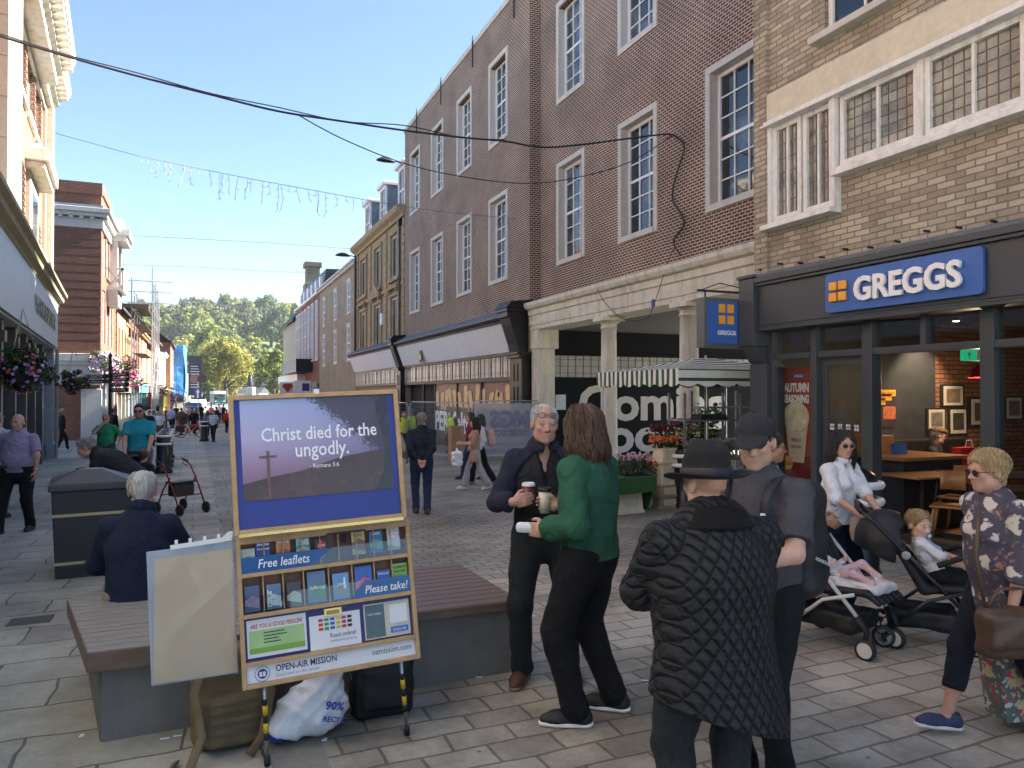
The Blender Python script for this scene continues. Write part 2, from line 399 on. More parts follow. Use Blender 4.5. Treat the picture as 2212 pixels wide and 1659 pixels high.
  for ax in range(3):
   a1, a2 = (ax + 1) % 3, (ax + 2) % 3
   s0 = [slice(1, -1)] * 3; s1 = list(s0); s0[ax] = slice(0, -1); s1[ax] = slice(1, None)
   A, B = neg[tuple(s0)], neg[tuple(s1)]; e = np.argwhere(A != B)
   if not len(e): continue
   fl = A[A != B]; e = e + 1; e[:, ax] -= 1
   def cell(d1, d2): c = e.copy(); c[:, a1] += d1; c[:, a2] += d2; return idx[c[:, 0], c[:, 1], c[:, 2]]
   q = np.stack([cell(-1, -1), cell(0, -1), cell(0, 0), cell(-1, 0)], 1); q[~fl] = q[~fl][:, ::-1]; Q.append(q)
  Q = np.concatenate(Q) if Q else np.zeros((0, 4), int); Q = Q[(Q >= 0).all(1)]
  return P, Q
 def build(s, name, mat, parent=None, M=None, smoothit=1):
  P, Q = s.mesh()
  if not len(Q): P, Q = np.zeros((4, 3)) + [[0, 0, 0], [.001, 0, 0], [.001, .001, 0], [0, .001, 0]], np.array([[0, 1, 2, 3]])
  for _ in range(smoothit): P = relax(P, Q)
  me = mesh_np(name, P, Q, mat, True); o = bpy.data.objects.new(name, me); COL.objects.link(o)
  if parent is not None: o.parent = parent
  if M is not None: o.matrix_local = M
  return o
def relax(P, Q, w=.5):
 S = np.zeros_like(P); n = np.zeros(len(P))
 for a in range(4):
  for b in (1, 3):
   np.add.at(S, Q[:, a], P[Q[:, (a + b) % 4]]); np.add.at(n, Q[:, a], 1)
 return P * (1 - w) + w * S / np.maximum(n, 1)[:, None]
def mesh_np(name, V, Q, mats, smooth=False):
 me = bpy.data.meshes.new(name); V = np.asarray(V, np.float32); Q = np.asarray(Q, np.int32); k = Q.shape[1]
 me.vertices.add(len(V)); me.vertices.foreach_set('co', V.ravel()); me.loops.add(Q.size); me.loops.foreach_set('vertex_index', Q.ravel())
 me.polygons.add(len(Q)); me.polygons.foreach_set('loop_start', np.arange(0, Q.size, k, dtype=np.int32))
 me.update(calc_edges=True)
 if smooth: me.polygons.foreach_set('use_smooth', np.ones(len(Q), bool))
 for m in (mats if isinstance(mats, (list, tuple)) else [mats]): me.materials.append(m)
 return me
def textw(body, width, m, parent, x, y, z, align='CENTER', ext=0, off=.0, M=None, name='lettering', hs=1.0, shear=0.0, space=1.0):
 """lettering scaled to a given width; hs stretches its height"""
 o = text(body, 1.0, m, parent, 0, 0, 0, name, 0.0, 'LEFT', off, 1, None, space, shear, 2)
 v = np.array([q.co for q in o.data.vertices]); x0, x1 = v[:, 0].min(), v[:, 0].max(); sc = width / (x1 - x0)
 sx = {'CENTER': x - width / 2, 'LEFT': x, 'RIGHT': x - width}[align]
 L = Matrix.Translation((sx, y, z)) @ Matrix.Rotation(math.pi / 2, 4, 'X') @ Matrix.Diagonal((sc, sc * hs, 1, 1)) @ Matrix.Translation((-x0, 0, 0))
 o.matrix_local = (M @ L) if M is not None else L
 return o
# ================================================================== materials of the setting
M_red = brick('red_brick_pale_joints', (.135, .058, .034), (.075, .038, .026), (.52, .45, .38), .178, .076, .0115, dark=(.15, .055, .035), patch=.28)
M_yel = brick('yellow_stock_brick', (.47, .41, .315), (.265, .225, .17), (.20, .175, .135), .225, .075, .010, dark=(.11, .09, .07), patch=.3, big=1.1)
M_ms = brick('warm_red_brick', (.185, .078, .048), (.14, .058, .038), (.32, .25, .19), .225, .075, .009, patch=.2)
M_lbr = brick('orange_red_brick', (.20, .075, .042), (.13, .05, .032), (.22, .17, .13), .225, .075, .008, dark=(.26, .11, .06), patch=.3)
M_org = brick('orange_brick', (.42, .19, .085), (.33, .14, .07), (.4, .3, .2), .225, .075, .008, patch=.2)
M_tan = stone('tan_ashlar', (.30, .23, .13), (.15, .12, .075), .5)
M_tan2 = stone('tan_carved_stone', (.33, .25, .145), (.13, .10, .06), .6)
M_flint = brick('pale_flint_wall', (.33, .28, .20), (.22, .185, .13), (.32, .28, .21), .14, .10, .012, dark=(.16, .14, .12), patch=.25)
M_pink = brick('pinkish_brick', (.19, .07, .045), (.14, .055, .04), (.22, .16, .13), .225, .075, .008, patch=.15)
M_stone = stone('portland_stone', (.62, .585, .50), (.16, .155, .12), .55)
M_stone_clean = stone('pale_stone', (.52, .50, .46), (.34, .32, .29), .4)
M_cream = stone('cream_render', (.60, .55, .43), (.42, .38, .29), .35, scale=.8)
M_white = pm('white_paint', (.74, .74, .73), .45, .06, 3, .05, 40)
M_oldwhite = stone('flaking_white_paint', (.72, .71, .68), (.30, .27, .22), .5, .6, 3)
M_bar = pm('window_white', (.76, .77, .78), .35, .05, 3)
M_black = pm('black_gloss_paint', (.011, .011, .012), .34, .2, 4, spec=.4)
M_blackm = pm('black_matt', (.016, .016, .017), .55, .2, 5)
M_char = pm('charcoal_paint', (.050, .057, .065), .38, .07, 2.5, .02, 60)
M_lead = stone('lead_sheet', (.16, .18, .21), (.09, .1, .12), .5, .5)
M_slate = brick('slate_roof', (.055, .058, .065), (.04, .042, .048), (.02, .02, .022), .3, .22, .008, patch=.3, rough=.6)
M_tile = brick('clay_tile_roof', (.17, .075, .045), (.11, .05, .035), (.05, .03, .025), .2, .16, .01, patch=.35)
M_glass = glass_dark()
M_gclear = glass_clear()
M_whitefascia = stone('white_shop_board', (.66, .66, .70), (.5, .5, .55), .35, .5)
M_leadglass = pm('pale_leaded_glass', (.55, .53, .48), .2, .25, 2.2, .1, 5)  # opaque pale glass colour, mottled
M_wood_dark = pm('dark_wood', (.02, .016, .014), .45, .3, 4, stretch=(1, 1, 6))
def brushed(col, name): return pm(name, col, .35, .1, 8, metal=.8)
M_steel = brushed((.42, .43, .44), 'galvanised_steel')
# ================================================================== ground
def sheet(name, x0, x1, ys, dz, m, nx=1):
 mb = MB(); xs = [x0 + (x1 - x0) * i / nx for i in range(nx + 1)]
 for j in range(len(ys) - 1):
  for i in range(nx):
   a, b = ys[j], ys[j + 1]
   mb.quad((xs[i], a, gz(a) + dz), (xs[i + 1], a, gz(a) + dz), (xs[i + 1], b, gz(b) + dz), (xs[i], b, gz(b) + dz))
 o = mb.build(name, m); return structure(o)
M_slab = brick('grey_street_slabs', (.41, .39, .325), (.30, .285, .24), (.13, .12, .10), .78, .48, .010, patch=.3, rough=.72, flat=True, bmp=.3, big=.8)
M_pave = brick('clay_street_pavers', (.42, .39, .315), (.30, .275, .225), (.18, .165, .13), .36, .205, .011, dark=(.40, .37, .30), patch=.32, rough=.75, flat=True, bmp=.4, big=.9)
M_sett = brick('small_street_setts', (.34, .325, .275), (.25, .24, .20), (.11, .10, .085), .26, .15, .010, dark=(.40, .36, .29), patch=.25, rough=.72, flat=True, bmp=.4, big=.35)
M_asph = pm('asphalt', (.10, .10, .10), .85, .2, 2, .3, 200)
M_chan = brick('drain_channel_stone', (.28, .27, .23), (.23, .22, .19), (.10, .095, .08), .30, .9, .012, patch=.2, rough=.7, flat=True)
sheet('square', -45, 60, [-60, -8], -.01, pm('bounce_fill_paving', (.42, .38, .32), .8, .15, 1))  # unseen pale ground behind the camera, added to bounce sunlight into the shade
YS = [-8, 0, 10, 20, 30, 39, 39.5, 60, 100, 230]
sheet('ground', -400, 400, [-60, -8, 0, 39, 39.5, 250], -.03, M_asph, 8)
sheet('pavement', -9, .35, YS, 0, M_slab)
sheet('street_paving', .62, 60, [-8, 0, 7.5], 0, M_pave)
sheet('street_setts', .62, 40, [7.5, 20, 30, 39, 39.5, 75], 0, M_sett)
sheet('drain_channel', .35, .62, [-8, 0, 10, 20, 30, 39, 39.5, 75], .001, M_chan)
sheet('pavement', -9, .0, [3.0, 7.4], .004, M_slab)
sheet('road', -1.5, 30, [75, 130, 230], .004, M_asph)
# ================================================================== right side: bakery shop
GX = 7.6
gy = lambda u: -yx(u, GX)                    # local s of a picture column on this front
def bakery():
 t = thing('shop_building', 'yellow brick building with dark grey bakery shop front and white leaded windows', 'building', (GX, 0, 0), -math.pi / 2)
 sL, sR = -8.62, 3.0
 ws = (gy(1785), gy(1955), 6.5, 8.6)                                     # upper sash
 mb = MB(); wall_holes(mb, sL, sR, 3.42, 10.5, [ws, (-8.3, 2.9, 4.62, 6.05), (-8.3, -7.12, 4.2, 4.62)], 0, .16); shell(mb, sL, sR, 0, 8, -.3, 10.5)
 mb.box(sL - .02, gy(1664), -.05, 0.0, 3.42, 10.5)                       # shallow pier at the corner
 mb.build('wall', M_yel, t)
 # ledge, cream board, leaded casements
 mb = MB(); mb.box(-8.32, 2.9, -.10, .12, 5.66, 6.06); b = mb.build('render_band', M_cream, t, bevel=.01)
 mb = MB(); mb.box(-8.34, 2.9, -.15, .1, 5.60, 5.655); mb.box(-8.36, 2.9, -.19, .1, 5.565, 5.598)
 mb.build('moulding', M_oldwhite, t, bevel=.008)
 mb = MB(); mb.box(-8.36, -7.08, -.2, .1, 4.10, 4.17); mb.box(-7.1, 2.9, -.17, .1, 4.55, 4.62); mb.box(-8.31, -8.24, -.1, .1, 4.17, 5.565); mb.box(-7.17, -7.08, -.12, .1, 4.17, 5.565); mb.box(-8.24, -7.17, -.09, .1, 4.17, 4.22); mb.box(-7.08, 2.9, -.09, .1, 4.62, 4.68)
 mb.build('window_sill', M_oldwhite, t, bevel=.006)
 lead = pm('window_leading', (.10, .10, .10), .5)
 def leaded(a, b, c, d, y):
  fr = MB(); w = .065
  fr.box(a, a + w, y, y + .07, c, d); fr.box(b - w, b, y, y + .07, c, d); fr.box(a + w, b - w, y, y + .07, c, c + w); fr.box(a + w, b - w, y, y + .07, d - w, d)
  m = (a + b) / 2; fr.box(m - .018, m + .018, y + .01, y + .07, c + w, d - w)
  f = fr.build('window', M_oldwhite, t, bevel=.004)
  g = MB(); g.quad((a + w, y + .05, c + w), (b - w, y + .05, c + w), (b - w, y + .05, d - w), (a + w, y + .05, d - w)); g.build('pane', M_lglass, f)
  l = MB(); W, H = b - a - 2 * w, d - c - 2 * w; n = 6 if b - a < 1 else 8; k = 6
  for i in range(1, n):
   if abs(i * 2 - n) < 1: continue
   x = a + w + W * i / n; l.box(x - .005, x + .005, y + .043, y + .049, c + w, d - w)
  for j in range(1, k):
   z = c + w + H * j / k; l.box(a + w, b - w, y + .042, y + .048, z - .005, z + .005)
  l.build('leading', lead, f)
 M_lglass = pm('reflection_mottled_glass', (.17, .165, .14), .07, .75, 4.5, .12, 7, .9)  # patchy base colour stands in for reflected sky and brick
 leaded(-8.24, -7.72, 4.22, 5.565, -.05); leaded(-7.69, -7.17, 4.22, 5.565, -.04)
 x = -7.05
 for i in range(6):
  leaded(x, x + 1.12, 4.68, 5.565, -.05)
  mb = MB(); mb.box(x + 1.125, x + 1.195, -.08, .08, 4.68, 5.565); mb.build('mullion', M_oldwhite, t, bevel=.004); x += 1.20
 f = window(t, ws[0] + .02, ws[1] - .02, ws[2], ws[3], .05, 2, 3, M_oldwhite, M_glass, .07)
 mb = MB(); mb.box(ws[0] - .14, ws[1] + .14, -.16, .05, 6.40, 6.495); mb.build('window_sill', M_stone_clean, t, bevel=.01)
 # lead flashing with a bird net on pegs
 mb = MB(); mb.prism([(.0, 3.42), (-.30, 3.42), (-.31, 3.45), (-.04, 3.53), (0, 3.53)], sL - .05, sR, 'x'); mb.build('flashing', M_lead, t)
 for i in range(24):
  s = -8.5 + i * .38; mb = MB(); mb.box(s, s + .02, -.1, -.01, 3.56 + .03 * math.sin(i * 2), 3.585 + .03 * math.sin(i * 2)); mb.build('net_peg', M_blackm, t)
 # fascia
 mb = MB(); mb.box(sL + .28, sR, -.24, -.02, 2.70, 3.30); mb.box(sL + .24, sR, -.29, -.02, 3.30, 3.34); mb.box(sL + .24, sR, -.32, -.02, 3.343, 3.415); mb.box(sL + .24, sR, -.27, -.02, 2.66, 2.697); mb.box(sL + .28, sR, -.255, -.24, 2.735, 2.75)
 mb.build('fascia', M_char, t, bevel=.006)
 # end pilaster with console
 a, b = sL - .02, gy(1672)
 mb = MB(); mb.box(a, b, -.14, 0.2, -.3, 2.2); mb.box(a - .02, b + .02, -.17, .2, -.3, .12); mb.box(a - .015, sL + .275, -.33, 0, 2.45, 3.42); mb.box(a - .03, sL + .3, -.36, 0, 3.423, 3.47)
 mb.prism([(-.14, 2.2), (-.20, 2.25), (-.26, 2.36), (-.30, 2.447), (0, 2.447), (0, 2.2)], a + .03, b - .06, 'x')
 mb.build('pilaster', M_char, t, bevel=.006)
 # shop front joinery
 zt = 2.30
 cols = [gy(1672), gy(1764), gy(1880), gy(2140), gy(2280), 2.0]
 mb = MB()
 for i, x in enumerate(cols): w = .05 if i not in (2, 3) else .075; mb.box(x - w, x + w, -.06, .10, .08 if i > 1 else .1, 2.655)
 for i in range(5): mb.box(cols[i] + .076, cols[i + 1] - .076, -.05, .08, zt - .05, zt + .03)
 mx = (cols[2] + cols[3]) / 2; mb.box(mx - .035, mx + .035, -.045, .06, zt + .032, 2.655)
 mb.box(cols[0], cols[1], -.08, .12, .05, .38); mb.box(cols[3], 2, -.08, .12, .05, .38)
 mb.build('shop_frame', M_char, t, bevel=.005)
 def pane(a, b, c, d, y=.02, nm='shop_window'):
  g = MB(); g.box(a, b, y, y + .008, c, d); return g.build(nm, M_gclear, t)
 for i in range(5): pane(cols[i] + .05, cols[i + 1] - .05, zt + .03, 2.655)
 pane(cols[0] + .05, cols[1] - .05, .38, zt - .05); pane(cols[3] + .07, cols[4] - .05, .38, zt - .05); pane(cols[4] + .05, 1.95, .38, zt - .05)
 # glass door with its frame and the row of squares
 a, b = cols[1] + .06, cols[2] - .08
 d = MB(); d.box(a, a + .09, .03, .08, .1, zt - .06); d.box(b - .09, b, .03, .08, .1, zt - .06); d.box(a + .09, b - .09, .03, .08, zt - .16, zt - .06); d.box(a + .09, b - .09, .03, .08, .1, .3)
 dr = d.build('glass_door', M_char, t, bevel=.004)
 g = MB(); g.box(a + .09, b - .09, .05, .058, .3, zt - .16); g.build('pane', M_gclear, dr)
 fro = pm('frosted_film', (.5, .54, .56), .5, .05)
 q = MB()
 for i in range(4):
  for k in range(2):
   for j in range(2):
    x = a + .12 + i * .13 + k * .038; q.box(x, x + .03, .045, .049, 1.30 + j * .045, 1.335 + j * .045)
 q.build('square_decals', fro, dr)
 # doorstep and floor inside
 st = MB(); st.box(cols[0], 2.0, -.15, .1, -.3, .0); st.build('doorstep', pm('worn_stone_step', (.32, .29, .25), .8, .2, 5, .3), t, bevel=.01)
 woodf = pm('interior_boards', (.22, .12, .06), .45, .35, 3, stretch=(.6, 9, 1))
 r = MB(); r.quad((sL + .2, .1, .004), (2, .1, .004), (2, 7, .004), (sL + .2, 7, .004)); r.build('interior_floor', woodf, t)
 mt = MB(); mt.box(cols[2], cols[3], .12, 1.1, .006, .02); mt.build('doormat', pm('brown_mat', (.04, .035, .03), .95, .2, 80), t)
 M_ib = brick('interior_brick', (.26, .115, .06), (.17, .07, .04), (.06, .045, .035), .225, .075, .011, dark=(.33, .19, .1), patch=.3)
 r = MB(); r.quad((sL + .22, 3.45, 0), (sL + .22, 6.9, 0), (sL + .22, 6.9, 2.95), (sL + .22, 3.45, 2.95)); r.build('interior_brick_wall', M_ib, t)
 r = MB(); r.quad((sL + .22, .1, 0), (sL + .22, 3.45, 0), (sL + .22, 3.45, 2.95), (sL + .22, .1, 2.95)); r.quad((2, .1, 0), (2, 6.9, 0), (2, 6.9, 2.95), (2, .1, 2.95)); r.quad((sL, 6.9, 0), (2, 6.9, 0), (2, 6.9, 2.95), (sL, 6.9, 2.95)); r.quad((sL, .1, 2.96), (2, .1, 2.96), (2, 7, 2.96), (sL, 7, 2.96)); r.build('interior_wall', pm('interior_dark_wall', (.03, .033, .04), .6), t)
 # sign on the fascia
 blue = pm('sign_blue', (.045, .13, .40), .35, .05, 2); yel = pm('sign_amber', (.80, .36, .03), .35, .04, 3); wh = pm('sign_white', (.82, .82, .82), .35, .03)
 s0, s1, z0, z1 = gy(1822), gy(2168), 2.785, 3.275
 bd = MB(); r0 = .05; pts = []
 for cx, cz, a0 in ((s1 - r0, z1 - r0, 0), (s0 + r0, z1 - r0, 90), (s0 + r0, z0 + r0, 180), (s1 - r0, z0 + r0, 270)):
  for k in range(5): q = R_(a0 + k * 22.5); pts.append((cx + r0 * math.cos(q), cz + r0 * math.sin(q)))
 bd.prism(pts[::-1], -.30, -.262, 'y'); sg = bd.build('shop_sign', blue, t)
 for i in range(2):
  for j in range(2):
   k = MB(); x, z = s0 + .09 + i * .145, 2.915 + j * .135; k.box(x, x + .115, -.345, -.302, z, z + .11); k.build('square_emblem', yel, sg, bevel=.012)
 text('GREGGS', .385, wh, sg, (s0 + .40 + s1 - .13) / 2, -.335, 2.895, 'sign_lettering', .018, 'CENTER', .012, .94)
 return t, cols
bk, COLS = bakery()
def lightbox():
 t = thing('hanging_sign', 'blue square hanging sign with four amber squares on a black bracket', 'sign', (7.58, 8.78, 3.22))
 m = MB(); m.box(-.95, .02, -.012, .012, .03, .06); m.box(-.04, .02, -.03, .03, -.35, .12); m.tube([(-.9, 0, .045), (-.55, 0, .17), (-.05, 0, .1)], .008, 6); m.box(-.82, -.80, -.008, .008, -.06, .03); m.box(-.18, -.16, -.008, .008, -.06, .03); m.build('bracket', M_blackm, t)
 m = MB(); m.box(-.90, -.10, -.09, .09, -.78, -.06); c = m.build('case', pm('sign_grey', (.10, .105, .115), .4), t, bevel=.008)
 m = MB(); m.box(-.84, -.16, -.096, -.088, -.72, -.12); f = m.build('face', MATS['sign_blue'], t)
 for i in range(2):
  for j in range(2):
   k = MB(); x, z = -.645 + i * .155, -.44 + j * .165; k.box(x, x + .115, -.102, -.0965, z, z + .125); k.build('square_emblem', MATS['sign_amber'], t, bevel=.002)
 text('GREGGS', .088, MATS['sign_white'], t, -.5, -.098, -.595, 'lettering', .002, 'CENTER', .002)
lightbox()
# ================================================================== right side: long red brick building
RX = 10.6
def long_brick():
 t = thing('brick_building', 'long dark red brick building with tall white sash windows and a columned arcade', 'building', (RX, 0, 0), -math.pi / 2)
 wl = [(-27.27, -25.33), (-31.2, -29.25), (-35.15, -33.2), (-39.1, -37.1)]
 wr = [(-22.06, -20.14), (-18.13, -16.21), (-14.2, -12.28), (-10.3, -8.4)]
 rows = [(6.0, 9.4), (11.35, 14.6)]
 cut = lambda ws: [(a + .06, b - .06, c + .06, d - .06) for a, b in ws for c, d in rows]
 m = MB(); wall_holes(m, -40.28, -23.4, -1.2, 16.3, cut(wl) + [(-40.0, -24.5, -1.2, 3.2)], 0, .3); shell(m, -40.28, -23.4, 0, 10, -1.2, 16.3)
 wall_holes(m, -23.4, -7.0, 4.8, 16.3, cut(wr), .4, .3); shell(m, -23.39, -7.0, .4, 10, 4.6, 16.29)
 m.build('wall', M_red, t)
 m = MB(); m.box(-40.4, -23.3, -.06, .3, 16.303, 16.52); m.box(-23.297, -6.9, .34, .7, 16.303, 16.52); m.build('coping', M_stone_clean, t, bevel=.015)
 def stone_window(a, b, c, d, y):
  s = MB(); w = .17
  s.box(a, a + w, y - .045, y + .34, c, d); s.box(b - w, b, y - .045, y + .34, c, d); s.box(a + w, b - w, y - .045, y + .34, d - w, d); s.box(a + w, b - w, y - .06, y + .34, c, c + .16)
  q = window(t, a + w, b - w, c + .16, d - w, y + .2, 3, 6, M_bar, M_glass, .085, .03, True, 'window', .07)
  s.build('stone_surround', M_stone_clean, q, bevel=.008); return q
 p = None
 for ws, y in ((wl, 0), (wr, .4)):
  for a, b in ws:
   for c, d in rows:
    if p is None: p = stone_window(a, b, c, d, y); base = (a, c, y)
    else: dup(p, (a - base[0], y - base[2], c - base[1]), parent=t)
 # posts on the parapet and rods
 for s, h in ((-24.6, .9), (-29, .8), (-33.4, .7), (-37.6, .7)):
  m = MB(); m.box(s - .02, s + .02, -.11, -.065, 15.4, 16.6); m.tube([(s, -.09, 16.5), (s + .06, -.09, 16.7)], .022, 6); m.build('parapet_bracket', M_blackm, t)
 # arcade entablature, pier, columns
 m = MB()
 m.prism([(.9, 3.95), (-.02, 3.95), (-.02, 4.10), (-.05, 4.10), (-.05, 4.42), (-.10, 4.45), (-.10, 4.62), (-.2, 4.66), (-.26, 4.76), (-.26, 4.86), (.4, 4.95), (.9, 4.95)], -23.32, -7, 'x')
 m.build('entablature', M_stone, t)
 m = MB(); m.box(-23.35, -22.75, .0, .8, 3.3, 3.948); m.box(-23.35, -22.85, .05, .7, -1, 3.3); m.build('stone_pier', M_stone, t, bevel=.01)
 for y in (18.4, 14.65, 10.9):
  m = MB(); zb = gz(y) - .05; H = 3.94 - zb
  pr = [(.30, 0), (.30, .12), (.27, .15), (.265, .2)] + [(.25 - .035 * k / 6, .22 + (H - .55) * k / 6) for k in range(7)] + [(.245, H - .32), (.245, H - .29), (.22, H - .28), (.22, H - .2), (.30, H - .13)]
  m.lathe(pr, 28, (-y, .22, zb)); o = m.build('column', M_stone, t, smooth=False)
  for pl in o.data.polygons: pl.use_smooth = abs(pl.normal.z) < .3
  m = MB(); m.box(-y - .34, -y + .34, -.12, .56, 3.82, 3.945); m.build('capital', M_stone, o, bevel=.012)
 m = MB(); m.quad((-23.4, .8, 3.99), (-4, .8, 3.99), (-4, 13, 3.99), (-23.4, 13, 3.99)); m.build('arcade_ceiling', pm('arcade_ceiling_paint', (.16, .16, .155), .8), t)
 # black hoarding across the passage, facing up the street
 nav = pm('navy_hoarding', (.006, .007, .010), .7, .2, 2, spec=.15)
 m = MB(); m.box(-23.42, -23.28, .45, 13, -.8, 2.28); m.box(-23.42, -23.28, .45, 13, 3.2, 3.98); m.box(-23.35, -23.22, .45, 13, 2.283, 2.34); m.box(-23.35, -23.22, .45, 13, 3.1, 3.197)
 hb = m.build('hoarding', nav, t)
 m = MB(); m.quad((-23.3, .45, 2.34), (-23.3, 13, 2.34), (-23.3, 13, 3.1), (-23.3, .45, 3.1)); tg = m.build('leaded_transom', pm('transom_glass', (.30, .29, .27), .3, .2, 2), t)
 m = MB()
 for i in range(40): m.box(-23.295, -23.285, .5 + i * .31, .515 + i * .31, 2.34, 3.1)
 for z in (2.48, 2.72, 2.96): m.box(-23.297, -23.283, .45, 13, z, z + .014)
 m.build('leading', M_blackm, tg)
 grey = pm('hoarding_lettering', (.52, .50, .48), .6, .06)
 RM = Matrix.Rotation(math.pi / 2, 4, 'Z')                                # faces up the street (local +x)
 def hoard(body, x0, x1, zb, size):
  o = text(body, size, grey, hb, 0, 0, 0, 'hoarding_lettering', .004, 'LEFT', .05)
  v = [q.co.x for q in o.data.vertices]; w = max(v) - min(v); sc = (x1 - x0) / w
  o.matrix_local = Matrix.Translation((-23.27, x0 - RX, zb)) @ RM @ Matrix.Rotation(math.pi / 2, 4, 'X') @ Matrix.Diagonal((sc, 1, 1, 1)) @ Matrix.Translation((-min(v), 0, 0))
 hoard('Coming', 12.45, 18.9, .82, 1.75); hoard('Soon', 12.65, 16.9, -.34, 1.75)
 m = MB(); a = on_y(1213, 868, 23.2); m.box(-23.27, -23.262, a.x - RX - .2, a.x - RX + .2, a.z - .28, a.z + .25); m.build('paper_notice', pm('paper_notice', (.5, .54, .56), .7), hb)
 # black pilasters with consoles between the shop boards
 def console(s, zt=5.0, w=.55):
  m = MB(); m.box(s - w, s + w, -.30, .2, -1.2, 3.0); m.box(s - w - .05, s + w + .05, -.36, .2, -1.2, gz(-s) + .35); m.box(s - w - .04, s + w + .04, -.42, .2, 3.003, 3.12); m.box(s - w - .08, s + w + .08, -.5, .2, 3.123, 3.2)
  m.prism([(.1, 3.203), (-.34, 3.203), (-.42, 3.5), (-.66, 4.2), (-.72, 4.4), (-.8, 4.42), (-.8, 4.6), (.1, 4.75)], s - w * .8, s + w * .8, 'x'); m.box(s - w, s + w, -.86, .1, 4.6, 4.72); m.prism([(-.9, 4.723), (-.7, 4.95), (.1, 5.02), (.1, 4.723)], s - w * 1.1, s + w * 1.1, 'x')
  for k in (-.3, .3): m.box(s + k * w - .05, s + k * w + .05, -.325, -.30, .3, 2.0); m.box(s + k * w - .05, s + k * w + .05, -.325, -.30, 2.2, 2.8)
  return m.build('console_pilaster', M_black, t, bevel=.01)
 console(-23.95); console(-40.5, w=.45)
 # slanted white board, cornice, lead, transom lights, windows (near shop and far shop)
 def shopfront(s0, s1, tilt=True, letter=None, X0=0):
  m = MB(); m.prism([(-.12, 3.28), (-.16, 3.28), (-.52, 4.28), (-.48, 4.28)], s0, s1, 'x'); b = m.build('shop_board', M_whitefascia, t)
  m = MB(); m.prism([(0, 3.15), (-.16, 3.15), (-.16, 3.277), (-.05, 3.277), (-.4, 4.283), (-.56, 4.283), (-.58, 4.36), (-.68, 4.40), (-.72, 4.47), (0, 4.5)], s0, s1, 'x'); m.build('shop_cornice', M_wood_dark, t)
  m = MB(); m.prism([(-.73, 4.473), (-.73, 4.5), (-.02, 4.9), (-.003, 4.9), (-.003, 4.503)], s0, s1, 'x')
  k = s0 + .6
  while k < s1: m.prism([(-.72, 4.5), (-.70, 4.545), (-.03, 4.92), (-.02, 4.9)], k, k + .05, 'x'); k += 1.1
  m.build('lead_flashing', M_lead, t)
  m = MB(); m.box(s0, s1, -.12, .06, 2.22, 2.38); n = int((s1 - s0) / 1.12); st = (s1 - s0) / n
  for i in range(n + 1):
   x = s0 + i * st; m.box(x - .03, x + .03, -.085, .05, 2.383, 3.148)
   if i < n: m.box(x + st * .8 - .02, x + st * .8 + .02, -.08, .05, 2.383, 3.148); m.box(x + st * .4 - .012, x + st * .4 + .012, -.08, .05, 2.383, 3.148)
  m.build('transom_frame', M_wood_dark, t)
  g = MB(); g.quad((s0, -.066, 2.38), (s1, -.066, 2.38), (s1, -.066, 3.15), (s0, -.066, 3.15)); tg = g.build('leaded_transom', M_leadglass, t)
  g = MB(); x = s0
  while x < s1: g.box(x, x + .008, -.073, -.067, 2.4, 3.14); x += .14
  for z in (2.5, 2.56, 2.98, 3.04): g.box(s0, s1, -.074, -.068, z, z + .010)
  g.build('leading', M_blackm, tg)
  return b
 b = shopfront(-40.0, -24.5)
 shopfront(-53.8, -41.0)
 # gilt letter on the board
 a = on_x(910, 770, RX - .35); m = MB(); m.box(-a.y - .22, -a.y + .22, -.40, -.36, a.z - .3, a.z + .3); pl = m.build('letter_plate', M_wood_dark, b)
 text('a', .5, pm('gilt', (.75, .55, .18), .3, metal=.6), pl, -a.y, -.405, a.z - .14, 'letter', .01, off=.01)
 # windows below: open dark bay, printed film with chips, frames
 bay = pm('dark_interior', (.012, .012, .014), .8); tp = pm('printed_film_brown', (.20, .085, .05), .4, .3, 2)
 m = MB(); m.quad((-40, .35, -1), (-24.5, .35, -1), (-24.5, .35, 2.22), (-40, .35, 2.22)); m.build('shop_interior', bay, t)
 z0, z1 = gz(30) + .35, 2.22; zm = 1.12
 m = MB(); m.box(-34.6, -24.5, .06, .1, zm, z1); fl = m.build('printed_film', tp, t)
 chip = pm('chip_yellow', (.70, .44, .20), .5, .25, 6)
 for i in range(15):
  q = MB(); s = -34.2 + i * .68; tl = random.uniform(-.35, .35); h = random.uniform(.9, 1.4)
  h *= .72; q.prism([(s - .24, zm + .05), (s + .2, zm + .02), (s + tl + .26, zm + h), (s + tl, zm + h + .06), (s + tl - .22, zm + h - .03)], .035, .058, 'y'); q.build('printed_chip', chip, fl, bevel=.01)
 m = MB(); m.box(-34.6, -24.5, .06, .1, z0, zm - .01); bn = m.build('printed_panel', pm('printed_film_black', (.02, .02, .02), .4), t)
 wh = pm('film_white', (.72, .72, .70), .5, .05)
 def lay(body, size, u, v, off):
  a = on_x(u, v, RX); o = text(body, size, wh, bn, -a.y, .05, a.z, 'film_lettering', .003, 'LEFT', off)
 lay('loves', .42, 950, 884, .006); lay('PERi-Salted', 1.25, 938, 926, .04)
 m = MB()
 for s in (-36.6, -34.65, -31.3, -28.2, -24.55): m.box(s - .05, s + .05, .0, .12, z0, z1)
 m.box(-40, -24.5, .0, .12, -1.2, z0); m.build('shop_frame', M_wood_dark, t)
 return t
lb = long_brick()
